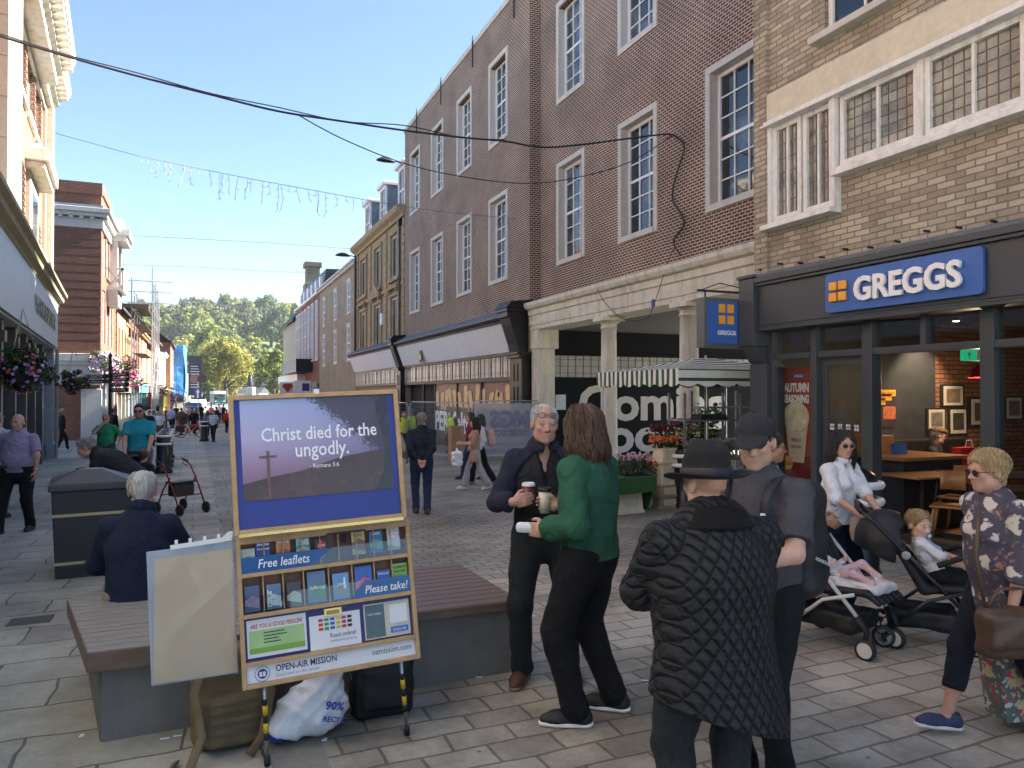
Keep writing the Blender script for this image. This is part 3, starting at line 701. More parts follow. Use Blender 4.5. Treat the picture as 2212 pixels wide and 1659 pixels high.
# ================================================================== right side: further buildings
def pitched(mb, s0, s1, y0, y1, h0, h1, over=.3, mi=0, front_over=.35):
 """roof with its ridge along the street"""
 m = (y0 + y1) / 2
 mb.prism([(y0 - front_over, h0), (m, h1), (y1, h0), (y1, h0 - .15), (m, h1 - .18), (y0 - front_over, h0 - .15)], s0 - over, s1 + over, 'x', mi)
def tan_house():
 t = thing('stone_house', 'tan carved stone house with three white dormers and black drainpipe', 'house', (RX, 0, 0), -math.pi / 2)
 s0, s1 = -53.8, -40.3; L = (s1 - s0)
 cx = [s0 + L * f for f in (.17, .5, .83)]
 hs = [(c - .85, c + .85, a, b) for c in cx for a, b in ((4.6, 7.35), (8.6, 11.0))]
 m = MB(); wall_holes(m, s0, s1, -1.2, 12.1, hs, .05, .25); shell(m, s0, s1, .05, 9, -1.2, 12.1); m.build('wall', M_tan, t)
 m = MB(); m.prism([(.05, 11.7), (-.1, 11.7), (-.16, 11.85), (-.4, 12.0), (-.46, 12.12), (-.46, 12.3), (.6, 12.34), (.6, 11.7)], s0 - .2, s1 + .05, 'x'); m.box(s0, s1, -.06, .05, 7.9, 8.1); m.build('cornice', M_tan2, t)
 for i, c in enumerate(cx):
  for a, b in ((4.6, 7.35), (8.6, 11.0)):
   f = window(t, c - .85, c + .85, a, b, .07, 2, 1, pm('old_cream_frame', (.5, .46, .38), .5), M_glass, .07, .07, False)
   q = MB(); q.box(c - 1.1, c - .84, -.06, .1, a - .1, b + .1); q.box(c + .84, c + 1.1, -.06, .1, a - .1, b + .1); q.box(c - 1.15, c + 1.15, -.08, .1, b + .103, b + .3); q.box(c - 1.2, c + 1.2, -.16, .1, a - .3, a - .103)
   if a < 5: q.box(c - 1.3, c + 1.3, -.25, .1, b + .5, b + .66); q.box(c - 1.1, c - .8, -.2, .1, b + .303, b + .497); q.box(c + .8, c + 1.1, -.2, .1, b + .303, b + .497)
   if a < 5 and i == 1: q.prism([(c - 1.3, b + .663), (c + 1.3, b + .663), (c, b + 1.4)], -.25, .1, 'y')
   q.build('stone_surround', M_tan2, f, bevel=.02)
 m = MB()
 for s in (s0 + .25, s1 - .25, s0 + L * .335, s0 + L * .665):
  z = 4.2
  while z < 11.5: m.box(s - .22, s + .22, -.03, .05, z, z + .42); z += .5
 m.build('quoins', M_tan2, t, bevel=.015)
 m = MB(); m.prism([(.55, 12.2), (2.2, 14.6), (6, 15.3), (9, 12.2)], s0, s1, 'x'); rf = m.build('roof', M_slate, t)
 for c in (cx[0] - .2, cx[1], cx[2] + .3):
  q = MB(); q.box(c - .75, c - .6, .3, .45, 12.5, 15); q.box(c + .6, c + .75, .3, .45, 12.5, 15); q.box(c - .6, c + .6, .3, .45, 14.8, 15); q.box(c - .6, c + .6, .3, .45, 12.5, 12.65); q.box(c - .95, c + .95, .12, 2.5, 15.003, 15.2); q.box(c - .85, c + .85, .2, 2.5, 15.203, 15.32)
  q.box(c - .03, c + .03, .34, .42, 12.65, 14.8); q.box(c - .6, c + .6, .33, .42, 13.6, 13.7)
  d = q.build('dormer', M_white, t, bevel=.02)
  q = MB(); q.box(c - .73, c + .73, .46, 2.6, 12.5, 14.99); q.build('dormer_cheeks', M_lead, d)
  q = MB(); q.quad((c - .6, .40, 12.65), (c + .6, .40, 12.65), (c + .6, .40, 14.8), (c - .6, .40, 14.8)); q.build('pane', M_glass, d)
 m = MB(); m.tube([(s1 - .75, -.1, 4.6), (s1 - .75, -.1, 11.5), (s1 - .75, .0, 11.8)], .07, 8); m.box(s1 - .9, s1 - .6, -.22, .0, 11.3, 11.6); m.build('drainpipe', M_black, t)
 m = MB(); m.tube([(s0 + .05, -.12, 3.2), (s0 + .05, -.12, 11.8)], .08, 8); m.build('drainpipe', M_black, t)
 m = MB(); m.box(cx[1] + 1.5, cx[1] + 1.95, -.2, .05, 6.0, 6.7); m.build('alarm_box', M_white, t, bevel=.02)
tan_house()
def wall_lamp(s, z, label):
 t = thing('wall_lamp', label, 'lamp', (RX, -s, z), -math.pi / 2)
 m = MB(); m.tube([(0, 0, -.1), (0, -.3, .05), (0, -.6, .05)], .04, 6); m.build('arm', M_blackm, t)
 m = MB(); m.lathe([(.02, .25), (.12, .22), (.26, .08), (.3, 0), (.28, -.02)], 14, (0, -1.0, 0), sx=.8, sy=1.9); m.build('lamp_head', M_blackm, t, smooth=True)
wall_lamp(-40.6, on_x(870, 330, RX - .5).z, 'black street lamp high on the brick wall above the dormers')
wall_lamp(-53.9, on_x(763, 547, RX - .5).z, 'black street lamp on the stone house beside the pale flint house')
def house(name, label, cat, X, y0, y1, h, wall, wins, side=1, roof=None, ridge=None, deep=9, wm=None, cornice=None, fascia=None, base=-1.0, group=None, bars=(2, 4), sur=None, rz=None):
 """a plain street house; side 1 = right of the street, -1 = left. wins: (n, z0, z1, width)"""
 t = thing(name, label, cat, (X, 0, 0), -math.pi / 2 if side > 0 else math.pi / 2, group)
 s0, s1 = (-y1, -y0) if side > 0 else (y0, y1)
 hs = []
 for n, a, b, w in wins:
  for i in range(n): c = s0 + (s1 - s0) * (i + .5) / n; hs.append((c - w / 2, c + w / 2, a, b))
 hole = list(hs)
 zf = 2.6 + gz(y0)
 if fascia: hole.append((s0 + .35, s1 - .35, base, zf))
 m = MB(); wall_holes(m, s0, s1, base, h, hole, 0, .2); shell(m, s0, s1, 0, deep, base, h); m.build('wall', wall, t)
 for a, b, c, d in hs:
  f = window(t, a, b, c, d, -.02, bars[0], bars[1], wm or M_bar, M_glass, .08, .04)
  q = MB(); q.box(a - .1, b + .1, -.08, .05, c - .14, c)
  if sur: q.box(a - .16, a, -.04, .05, c, d); q.box(b, b + .16, -.04, .05, c, d); q.box(a - .2, b + .2, -.07, .05, d, d + .22)
  q.build('sill', sur or M_stone_clean, f)
 if roof:
  m = MB(); pitched(m, s0, s1, 0, deep, h, ridge, .1); m.build('roof', roof, t)
 if cornice:
  m = MB(); m.box(s0 - .05, s1 + .05, -.25, .2, h - .35, h - .15); m.box(s0 - .1, s1 + .1, -.38, .2, h - .147, h + .02); m.build('cornice', cornice, t)
 if fascia:
  q = MB(); q.box(s0 + .1, s1 - .1, -.22, .05, zf + .003, zf + .62); q.box(s0 + .05, s1 - .05, -.3, .05, zf + .623, zf + .72); q.build('shop_fascia', fascia, t)
  q = MB(); g0 = gz((y0 + y1) / 2)
  for k in range(4): x = s0 + .4 + (s1 - s0 - .8) * k / 3; q.box(x - .07, x + .07, -.02, .18, g0 - .2, zf)
  q.box(s0 + .4, s1 - .4, 0.02, .16, g0 - .2, g0 + .5); q.build('shop_frame', fascia, t)
  q = MB(); q.quad((s0 + .35, .15, g0), (s1 - .35, .15, g0), (s1 - .35, .15, zf), (s0 + .35, .15, zf)); q.build('shop_glass', M_glass, t)
 return t
fl = house('flint_house', 'pale flint house with narrow white windows under a lead roof', 'house', RX, 53.8, 71.6, 11.5, M_flint, [(3, 4.3, 6.9, 1.2), (3, 7.9, 10.3, 1.2)], 1, None, None, 10, sur=M_stone_clean, cornice=M_stone_clean, fascia=None)
m = MB(); m.prism([(0.2, 11.45), (2.2, 13.4), (9, 13.9), (9, 11.45)], -71.6, -53.8, 'x'); m.build('roof', M_lead, fl)
def striped():
 t = thing('office_block', 'brick block striped by tall white window strips with a black attic', 'building', (RX, 0, 0), -math.pi / 2)
 s0, s1 = -89.2, -71.6
 m = MB(); shell(m, s0, s1, 0, 9, -1.2, 11.2, front=True); m.build('wall', M_pink, t)
 for c in (s0 + .7, s0 + 3, s0 + 5.6, s0 + 8.2, s0 + 10.8, s0 + 13.4, s0 + 16.2):
  f = window(t, c - .6, c + .6, 4.9, 10.7, -.14, 1, 4, M_white, pm('blue_panel_glass', (.10, .17, .27), .15, .3, .6), .16, .08, False, 'window_strip', .2)
 m = MB(); m.box(s0 - .1, s1, -.3, .5, 11.203, 11.4); m.build('gutter', M_white, t)
 m = MB(); m.prism([(.3, 11.4), (.6, 13.6), (8, 13.9), (9, 11.4)], s0, s1, 'x'); a = m.build('attic', pm('black_standing_seam', (.02, .022, .025), .45, .2, 3), t)
 m = MB()
 for k in range(6): x = s0 + 1.6 + k * 2.9; m.box(x - .35, x + .35, .2, .5, 11.8, 13.0)
 m.build('attic_window', M_bar, a)
 m = MB(); m.box(s0 - .2, s0 + 13, -1.6, 0, 3.9, 5.2); m.build('balcony', M_black, t)
 m = MB(); m.box(s0 - 12, s0 + 8, -.9, 0, 3.0, 3.85); m.build('shop_board', M_whitefascia, t)
 m = MB(); m.quad((s0, -.01, -1), (s1, -.01, -1), (s1, -.01, 2.9), (s0, -.01, 2.9)); m.build('shop_glass', M_glass, t)
striped()
def gable():
 t = thing('rendered_house', 'plain cream rendered house with dark roof and a tall stone chimney', 'house', (RX, 0, 0), -math.pi / 2)
 m = MB(); s0, s1 = -103.8, -89.2; m.prism([(0, -1.2), (0, 10.4), (6, 17), (12, 10.4), (12, -1.2)], s0, s1, 'x'); m.build('wall', pm('grey_cream_render', (.30, .28, .22), .85, .06, 1), t)
 m = MB(); m.prism([(-.5, 10.15), (-.5, 10.4), (6, 17.4), (12.5, 10.4), (12.5, 10.15), (6, 17.02)], s0 - .3, s1 + .3, 'x'); rf = m.build('roof', M_slate, t)
 m = MB(); m.box(-93.4, -91.2, 1.2, 3.2, 11, 15); m.box(-93.1, -91.5, 1.4, 3, 15.003, 17); m.box(-93.4, -91.2, 1.2, 3.2, 17.003, 17.6)
 m.build('chimney', stone('old_chimney_stone', (.17, .155, .12)), t, bevel=.05)
gable()
def diamond_signs():
 for k, (u, lab, c) in enumerate(((622, 'white projecting shop sign with a dark red diamond', (.35, .06, .04)), (652, 'white projecting shop sign with a navy block', (.03, .04, .18)))):
  p = on_x(u, 838, RX - 1.0); t = thing('projecting_sign', lab, 'sign', (p.x, p.y - k, p.z))
  m = MB(); m.box(-.95, .75, -.08, .08, -.75, .7); m.build('case', M_white, t, bevel=.03)
  m = MB()
  if k == 0: m.prism([(-.7, .25), (-.4, .5), (.3, .5), (.6, .25), (-.05, -.55)], -.1, -.082, 'y')
  else: m.box(-.1, .6, -.1, -.082, -.3, .45)
  m.build('emblem', pm('emblem%d' % k, c, .5), t)
  m = MB(); m.box(-.03, .03, -.03, .03, -3.2, -.75); m.box(.7, 1.2, -.03, .03, -.03, .03); m.build('post', M_blackm, t)
diamond_signs()
# ================================================================== left side: department store at a slight angle
def store():
 t = thing('department_store', 'grand red brick store with stone pilasters, heavy cornice and a pale shop canopy', 'building', (-5.24, 32.0, 0), R_(94.9))
 S = lambda y: (y - 32.0) / math.cos(R_(4.9))
 wins = [(S(23.4), S(25.3), 10.2, 12.0), (S(25.9), S(27.8), 10.2, 12.0), (S(28.3), S(29.9), 10.2, 12.0), (S(23.2), S(25.1), 5.6, 8.4), (S(28.4), S(30.0), 5.6, 7.6), (S(15.5), S(17.6), 9.3, 12.2), (S(15.5), S(17.6), 5.6, 8.4), (S(18.2), S(19.0), 5.6, 8.4)]
 m = MB(); wall_holes(m, -34, 0, 3.2, 13.6, wins, 0, .22); shell(m, -34, 0, 0, 10, -1.2, 13.6); m.build('wall', M_ms, t)
 for a, b, c, d in wins:
  f = window(t, a, b, c, d, .14, 2, 4, M_bar, M_glass, .12, .04); q = MB(); q.box(a - .08, b + .08, -.1, .05, c - .18, c); q.build('sill', M_stone, f)
  # brick blocks dressing the openings
  q = MB(); z = c
  while z < d - .1: q.box(b - .01, b + .32, -.025, .0, z, min(z + .12, d)); z += .2
  q.build('brick_quoins', M_ms, f)
 pinks = stone('pink_grey_stone', (.22, .18, .155), (.3, .25, .22), .4)
 bright = stone('cream_store_stone', (.40, .365, .29), (.4, .36, .28), .4)
 for a, b, w in ((S(19.2), S(21.9), pinks), (S(31.2), 0.0, bright), (S(12), S(14.6), pinks)):
  q = MB(); q.box(a, b, -.28, 0, 5.2, 12.4)
  z = 5.6
  while z < 12.2: q.box(a - .004, b + .004, -.283, .0, z, z + .012); z += .9
  q.build('pilaster', w, t, bevel=.02)
 q = MB(); q.box(S(21.95), S(22.5), -.16, 0, 5.2, 12.4); q.build('quoin_strip', bright, t, bevel=.01); q = MB(); q.box(S(30.9), S(31.15), -.1, 0, 5.2, 12.4); q.build('quoin_strip', bright, t, bevel=.01)
 q = MB(); q.box(S(25.7), S(28.3), -.12, .1, 5.2, 8.4); q.build('doorcase', bright, t, bevel=.02)
 q = MB(); q.box(S(26.2), S(27.8), -.13, -.121, 5.3, 7.9); q.build('doorcase_glass', M_glass, t)
 q = MB(); q.box(S(25.4), S(28.6), -.5, .1, 8.403, 8.6); q.box(S(25.3), S(28.7), -.62, .1, 8.603, 9.0); q.box(S(25.8), S(28.2), -.4, .1, 9.003, 9.25); q.build('pediment', M_stone, t, bevel=.03)
 for a, b, o in ((-34, S(29.0), .3), (S(29.0), .25, 0)):
  q = MB(); q.prism([(0, 12.2), (-.25 - o, 12.2), (-.25 - o, 12.5), (-.4 - o, 12.6), (-.4 - o, 12.75), (-.75 - o, 12.95), (-.8 - o, 13.2), (0, 13.5)], a, b, 'x'); x = a + .1
  while x < b - .2: q.box(x, x + .22, -.72 - o, -.2, 12.68, 12.9); x += .5
  q.build('cornice', M_stone, t)
 q = MB(); q.box(-34, .02, -.08, 0.01, 11.95, 12.2); q.build('frieze', bright, t)
 # canopy fascia with its mossy cornice, soffit and letters
 q = MB(); q.box(-34, -.2, -.44, -.38, 3.45, 5.0); q.box(-.26, -.2, -.38, .3, 3.45, 5.0); fb = q.build('canopy_board', stone('pale_blue_canopy', (.50, .53, .56), (.40, .42, .45), .35, .45), t)
 moss = stone('mossy_stone', (.34, .29, .18), (.17, .15, .07), .8)
 q = MB(); q.prism([(0, 5.0), (-.46, 5.0), (-.5, 5.08), (-.62, 5.14), (-.64, 5.26), (-.74, 5.32), (-.74, 5.42), (0, 5.6)], -34, 0, 'x'); q.build('canopy_cornice', moss, t)
 q = MB(); q.box(-34, -.22, -.36, .8, 3.40, 3.447); q.build('soffit', pm('soffit_white', (.55, .56, .56), .6), t)
 gold = pm('store_letters', (.12, .085, .05), .35, .1, metal=.5)
 text('MARKS&SPENCER', .74, gold, fb, S(26.8), -.47, 3.98, 'store_lettering', .006, 'CENTER', .0, 1.08, space=1.12)
 # shop windows below: pilasters and dim glass
 for y in (14, 16.6, 19.2, 21.6, 24.0, 26.4, 28.8): q = MB(); q.box(S(y) - .14, S(y) + .14, -.22, .35, -1, 3.39); q.box(S(y) - .2, S(y) + .2, -.28, .35, 2.9, 3.15); q.build('shop_pilaster', pm('bronze_black', (.06, .055, .05), .35, .3, 4), t)
 q = MB(); q.quad((-34, .3, -1), (0, .3, -1), (0, .3, 3.4), (-34, .3, 3.4)); q.build('shop_glass', glass_dark('store_glass', (.035, .055, .06), .08, .7), t)
 q = MB(); q.box(S(29.6), S(31.4), -.05, .3, -1, 3.0); q.build('side_panel', pm('pale_teal_panel', (.34, .42, .43), .5), t)
 q = MB(); q.box(-34, 0, -.12, .32, -1, gz(30) + .55); q.build('stallriser', M_char, t)
 q = MB(); q.box(-.5, .0, -.32, .3, -1.2, 3.39); q.box(-.52, .02, -.36, .3, -1.2, -.1); q.tube([(-.1, -.42, -.8), (-.1, -.42, 3.4)], .06, 8); q.build('end_pilaster', pm('grey_blue_paint', (.22, .25, .28), .5), t, bevel=.015)
store()
# ================================================================== left side: brick corner building with balcony
def corner_building():
 X = -4.9; t = thing('corner_building', 'brick corner building with banded brick edge, white cornice and a stone balcony', 'building', (X, 46, 0), 0)
 # local: x runs right, front faces the camera; the street front is the +x side at x = 0
 m = MB(); m.quad((-9, 0, -1), (0, 0, -1), (0, 0, 12.6), (-9, 0, 12.6)); m.quad((0, 8, -1), (-9, 8, -1), (-9, 8, 12.6), (0, 8, 12.6)); m.quad((-9, 0, 12.6), (0, 0, 12.6), (0, 8, 12.6), (-9, 8, 12.6))
 RM = Matrix.Rotation(math.pi / 2, 4, 'Z')                                     # local street front: s = y
 ws = [(1.1, 2.3, 4.6, 7.6), (1.1, 2.3, 8.4, 10.8), (3.0, 4.0, 4.6, 7.0), (4.6, 5.8, 4.6, 7.4), (3.0, 4.0, 8.6, 10.8), (4.6, 5.8, 8.4, 10.8)]
 f = MB(); wall_holes(f, 0, 8, -1, 12.6, ws + [(.9, 7.2, -1, 2.6)], 0, .25)
 m.add([RM @ Vector(p) for p in f.v], f.f)
 z = 4.2
 while z < 11: m.box(-2.3, .016, -.018, .0, z, z + .34); m.box(.0, .018, .0, .75, z, z + .34); m.box(.0, .018, 7.2, 8, z, z + .34); z += .46
 z = -.6
 while z < 3.0: m.box(-5.5, -1.9, -.018, 0, z, z + .34); z += .42
 m.build('wall', M_lbr, t)
 m = MB()
 m.box(-9, .35, -.35, .0, 11.35, 11.55); m.box(-9, .5, -.5, .0, 11.553, 11.8); m.box(0, .35, 0, 8, 11.35, 11.55); m.box(.0, .5, .0, 8.3, 11.553, 11.8); m.box(-9, .12, -.1, 0, 10.75, 11.3); m.box(0, .1, 0, 8, 10.75, 11.3)
 for k in range(18): m.box(-9 + k * .5, -8.8 + k * .5, -.3, 0, 11.2, 11.347)
 for k in range(16): m.box(0, .3, k * .5 + .1, k * .5 + .3, 11.2, 11.347)
 m.build('cornice', stone('weathered_white_stone', (.50, .49, .46), (.25, .25, .24), .45), t, bevel=.02); m = MB()
 m.box(-9, .22, -.25, 0, 3.3, 3.5); m.box(-9, .3, -.33, 0, 3.5, 3.9); m.box(-2.1, .14, -.12, 0, 2.2, 3.297); m.box(.0, .3, .0, 8, 3.3, 3.9); m.box(-.9, .1, -.06, 0, -1, 2.0)
 m.build('stone_courses', stone('weathered_white_stone', (.50, .49, .46), (.25, .25, .24), .45), t, bevel=.02)
 m = MB(); m.box(-9, .05, -.1, .3, 12.603, 12.75); m.box(-3.2, .05, -.05, .3, 12.753, 13.25); m.box(-.25, .05, .3, 5.5, 12.753, 13.2); m.build('parapet', M_lbr, t)
 m = MB(); m.box(-9, .1, -.2, .0, 11.803, 12.0); m.build('lead_flashing', M_lead, t)
 for a, b, c, d in ws:
  e = thing('window', None, None); e.parent = t; bpy.data.objects.remove(e)
  hold = bpy.data.objects.new('tmp', None)
  w = window(None, a, b, c, d, .08, 2, 4, M_bar, M_glass, .14, .05); w.parent = t; w.matrix_local = RM
  bpy.data.objects.remove(hold)
 # balcony with crossed stone panel and bracket, stone hood above
 b = MB(); b.box(.0, .9, 2.6, 5.2, 7.75, 7.95); b.prism([(2.9, 6.9), (4.9, 6.9), (5.1, 7.747), (2.7, 7.747)], .0, .6, 'x')
 for y in (2.6, 3.85, 5.1): b.box(.78, .9, y, y + .12, 7.953, 8.95)
 b.box(.76, .92, 2.6, 5.22, 8.953, 9.08); b.box(.0, .9, 2.6, 2.72, 8.953, 9.08)
 for y0 in (2.72, 3.97):
  for s in (0, 1): p = [(.84, y0, 7.95 + s), (.84, y0 + 1.13, 8.95 - s)]; b.tube(p, .05, 4)
 b.tube([(.1, 2.66, 7.95), (.8, 2.66, 8.95)], .05, 4); b.tube([(.1, 2.66, 8.95), (.8, 2.66, 7.95)], .05, 4)
 b.build('balcony', MATS['weathered_white_stone'], t)
 b = MB(); b.box(0, .9, 4.5, 7.2, 11.0, 11.3); b.box(0, 1.05, 4.4, 7.3, 11.303, 11.7); b.prism([(4.6, 11.703), (7.1, 11.703), (6.6, 12.5), (5.1, 12.5)], .0, .6, 'x'); b.box(0, .4, 4.6, 4.9, 8, 11); b.box(0, .4, 6.9, 7.2, 8, 11); b.build('stone_hood', MATS['weathered_white_stone'], t)
 g = MB(); g.quad((-.2, .9, -1), (-.2, 7.2, -1), (-.2, 7.2, 2.6), (-.2, .9, 2.6)); g.build('shop_glass', M_glass, t)
 g = MB()
 for y in (.95, 2.5, 4.1, 5.7, 7.15): g.box(-.15, .03, y - .08, y + .08, -1, 2.6)
 g.build('shop_frame', M_white, t)
corner_building()
def col(n, c, r=.5): return pm('paint_' + n, c, r, .08, 2)
house('brick_house', 'orange brick house behind the corner building with deep dark eaves', 'house', -4.8, 54, 63, 7.4, M_org, [(4, 3.6, 6.2, .9)], -1, M_slate, 10.5, 9, bars=(1, 1), wm=M_org, fascia=col('cream', (.6, .56, .45)))
house('scaffolded_house', 'red brick house wrapped in scaffolding', 'house', -4.8, 63, 72, 8.2, M_lbr, [(3, 3.8, 6.0, 1.0)], -1, M_slate, 10.6, 9, fascia=col('skyblue', (.30, .48, .62)))
house('brick_house', 'low orange house beyond the scaffold with a parapet and turquoise shop front', 'house', -4.7, 72, 82, 7.2, M_org, [(3, 3.9, 5.6, .9)], -1, None, None, 9, cornice=M_org, fascia=col('turquoise', (.06, .42, .42)))
house('brick_house', 'dark roofed brick house with a red shop front below', 'house', -4.6, 82, 92, 6.6, M_org, [(4, 3.6, 5.4, .9)], -1, M_tile, 9.6, 9, fascia=col('shopred', (.50, .05, .06)))
house('white_house', 'tall narrow white painted house in the left row', 'house', -4.3, 92, 100, 7.6, M_white, [(2, 3.6, 6.6, .9)], -1, M_tile, 10.2, 9, fascia=col('offwhite', (.65, .65, .62)))
house('cream_house', 'cream house with a white cornice in the left row', 'house', -4.0, 100, 110, 6.8, M_cream, [(3, 3.4, 5.6, .9)], -1, M_slate, 8.4, 9, cornice=M_white, fascia=col('limegreen', (.36, .5, .08)))
house('gabled_house', 'far brick house with steep red tiled roof', 'house', -3.4, 110, 126, 8.6, M_lbr, [(4, 3.4, 5.8, 1.0)], -1, M_tile, 12.6, 10, fascia=col('navyshop', (.03, .05, .14)))
house('netted_house', 'far house hung with blue scaffold netting', 'house', -2.2, 126, 140, 8.5, M_cream, [(3, 3.4, 5.8, 1.0)], -1, M_slate, 11, 10, fascia=col('bluegrey', (.12, .18, .3)))
house('cream_house', 'last pale cream house of the left row beyond the netting', 'house', -1.2, 140, 150, 5.2, M_cream, [(2, 2.6, 4.2, 1.0)], -1, None, None, 10, cornice=M_white)
# ================================================================== the hill, its trees, the end of the street
def meadow():
 m, nt, b = newmat('meadow_grass'); co = objco(nt)
 nt.links.new(ramp(nt, noise(nt, co, .05, 6, .7), [(.35, (.05, .085, .02)), (.7, (.13, .17, .045))]), b.inputs['Base Color']); b.inputs['Roughness'].default_value = .9
 return m
def hill_z(d): return -0.8 if d < 225 else -0.8 + 43 * (1 - math.cos(math.pi * min(1, (d - 225) / 250))) / 2
def dirw(u): r = _F0 + _R * ((u - UC) / FPX); return r
mb = MB(); us = list(range(-300, 1500, 60)); ds = [215, 230, 250, 275, 300, 330, 360, 400, 440, 480, 540]
for d in ds:
 for u in us: p = dirw(u) * d; mb.v.append((p.x, p.y, hill_z(d) + 1.5 * math.sin(u * .02 + d * .03)))
n = len(us); mb.f = [(j * n + i, j * n + i + 1, (j + 1) * n + i + 1, (j + 1) * n + i) for j in range(len(ds) - 1) for i in range(n - 1)]; mb.m = [0] * len(mb.f)
structure(mb.build('hill', meadow(), smooth=True))
def leafmat(name, c1, c2):
 m, nt, b = newmat(name); co = objco(nt); g = nt.nodes.new('ShaderNodeNewGeometry'); oi = nt.nodes.new('ShaderNodeObjectInfo')
 f = noise(nt, co, .35, 3); c = ramp(nt, f, [(.3, c1), (.7, c2)])
 c = mix(nt, c, ramp(nt, g.outputs['Random Per Island'], [(0, (.6,) * 3), (1, (1.35,) * 3)]), 1, 'MULTIPLY')
 c = mix(nt, c, ramp(nt, oi.outputs['Random'], [(0, (.7, .8, .75)), (.5, (1, 1, 1)), (1, (1.35, 1.15, .8))]), 1, 'MULTIPLY')
 nt.links.new(c, b.inputs['Base Color']); b.inputs['Roughness'].default_value = .65; b.inputs['Specular IOR Level'].default_value = .25
 b.inputs['Transmission Weight'].default_value = 0
 tr = nt.nodes.new('ShaderNodeBsdfTranslucent'); nt.links.new(c, tr.inputs[0]); mx = nt.nodes.new('ShaderNodeMixShader'); mx.inputs[0].default_value = .35
 o = nt.nodes['Material Output']; nt.links.new(b.outputs[0], mx.inputs[1]); nt.links.new(tr.outputs[0], mx.inputs[2]); nt.links.new(mx.outputs[0], o.inputs[0])
 MATS[name] = m; return m
L_green = leafmat('leaves_mid_green', (.11, .15, .035), (.22, .25, .06)); L_dark = leafmat('leaves_dark_green', (.07, .11, .04), (.14, .18, .065)); L_yel = leafmat('leaves_yellow_green', (.16, .18, .04), (.28, .28, .07))
M_bark = pm('bark', (.07, .055, .04), .9, .3, 4, .4, 20, stretch=(3, 3, .6))
def crown_mesh(rng, w, h, nclump, nleaf, leaf, zb, shape=1.0):
 """leaf clumps spread through the crown: a ragged outline with gaps"""
 C = []
 while len(C) < nclump:
  p = rng.uniform(-1, 1, 3); r = np.linalg.norm(p)
  if r > 1 or r < .35: continue
  if p[2] < -.55 and rng.random() < .6: continue
  C.append(p)
 C = np.array(C); C[:, :2] *= (1 - .35 * np.clip(C[:, 2:3], 0, 1) * shape)
 cr = rng.uniform(.16, .30, nclump)
 k = rng.integers(0, nclump, nleaf); g = rng.normal(0, 1, (nleaf, 3)); g /= np.linalg.norm(g, axis=1)[:, None]
 P = C[k] + g * (cr[k] * rng.uniform(.55, 1.05, nleaf))[:, None]
 P = P * np.array([w / 2, w / 2, h / 2]) + np.array([0, 0, zb + h / 2])
 nrm = g + rng.normal(0, .55, (nleaf, 3)); nrm /= np.linalg.norm(nrm, axis=1)[:, None]
 a = np.cross(nrm, rng.normal(0, 1, (nleaf, 3))); a /= np.linalg.norm(a, axis=1)[:, None]; b = np.cross(nrm, a)
 s = leaf * rng.uniform(.6, 1.3, nleaf)[:, None]
 V = np.stack([P - a * s, P - b * s * .6, P + a * s, P + b * s * .6], 1).reshape(-1, 3)
 return V, np.arange(nleaf * 4).reshape(-1, 4)
def make_tree(name, label, w, h, trunk, nclump, nleaf, leaf, mat, seed, loc, group, shape=1.0):
 rng = np.random.default_rng(seed); t = thing(name, label, 'tree', loc, seed, group)
 m = MB(); tr = w * .045
 m.tube([(0, 0, -1), (0, 0, trunk), (tr * .5, 0, trunk + h * .35), (0, 0, trunk + h * .7)], [tr * 1.3, tr, tr * .7, tr * .25], 7)
 for k in range(6):
  q = k * 1.05 + seed; l = w * .33; z = trunk + h * (.1 + .07 * k); m.tube([(0, 0, z), (math.cos(q) * l * .5, math.sin(q) * l * .5, z + h * .12), (math.cos(q) * l, math.sin(q) * l, z + h * .18)], [tr * .5, tr * .35, tr * .12], 5)
 m.build('trunk', M_bark, t, True)
 V, Q = crown_mesh(rng, w, h, nclump, nleaf, leaf, trunk * .75, shape)
 o = bpy.data.objects.new('crown', mesh_np('crown', V, Q, mat)); COL.objects.link(o); o.parent = t
 return t
def wpos(u, d, z=None): p = dirw(u) * d; return (p.x, p.y, hill_z(d) if z is None else z)
# avenue trees at the foot of the street
make_tree('broadleaf_tree', 'big yellow green tree at the end of the street', 13, 15.5, 2.2, 60, 9000, .34, L_yel, 3, wpos(488, 185, -.8), 'trees at the end of the street')
make_tree('broadleaf_tree', 'smaller yellowing tree beside the rendered house', 9, 11, 2.2, 45, 5000, .34, L_yel, 4, wpos(592, 175, -.8), 'trees at the end of the street')
make_tree('broadleaf_tree', 'green tree rising behind the big yellow green tree', 15, 19, 3, 60, 6000, .45, L_green, 5, wpos(452, 215, -.8), 'trees at the end of the street')
# hillside trees: five kinds, copied; rows up the slope
protos = [make_tree('hill_tree', 'x', 13, 13, 3, 40, 1700, .75, L_green, 11, (0, 0, 0), None), make_tree('hill_tree', 'x', 12, 15, 3, 40, 1700, .75, L_dark, 12, (0, 0, 0), None, .6),
    make_tree('hill_tree', 'x', 14, 12, 3, 45, 1700, .75, L_yel, 13, (0, 0, 0), None), make_tree('hill_tree', 'x', 11, 16, 4, 34, 1500, .75, L_dark, 14, (0, 0, 0), None, 1.6), make_tree('hill_tree', 'x', 15, 14, 3, 50, 1900, .75, L_green, 15, (0, 0, 0), None, .5)]
KL = ['mid green rounded tree on the wooded hill', 'dark green upright tree on the wooded hill', 'yellow green low tree on the wooded hill', 'dark narrow pointed tree on the wooded hill', 'broad mid green tree on the wooded hill']
rows_ = [(250, 300, 640, 26), (285, 290, 650, 24), (325, 290, 650, 23), (365, 285, 650, 22), (405, 285, 650, 20), (445, 285, 650, 18), (480, 285, 650, 17)]
rr = random.Random(5); used = [False] * 5
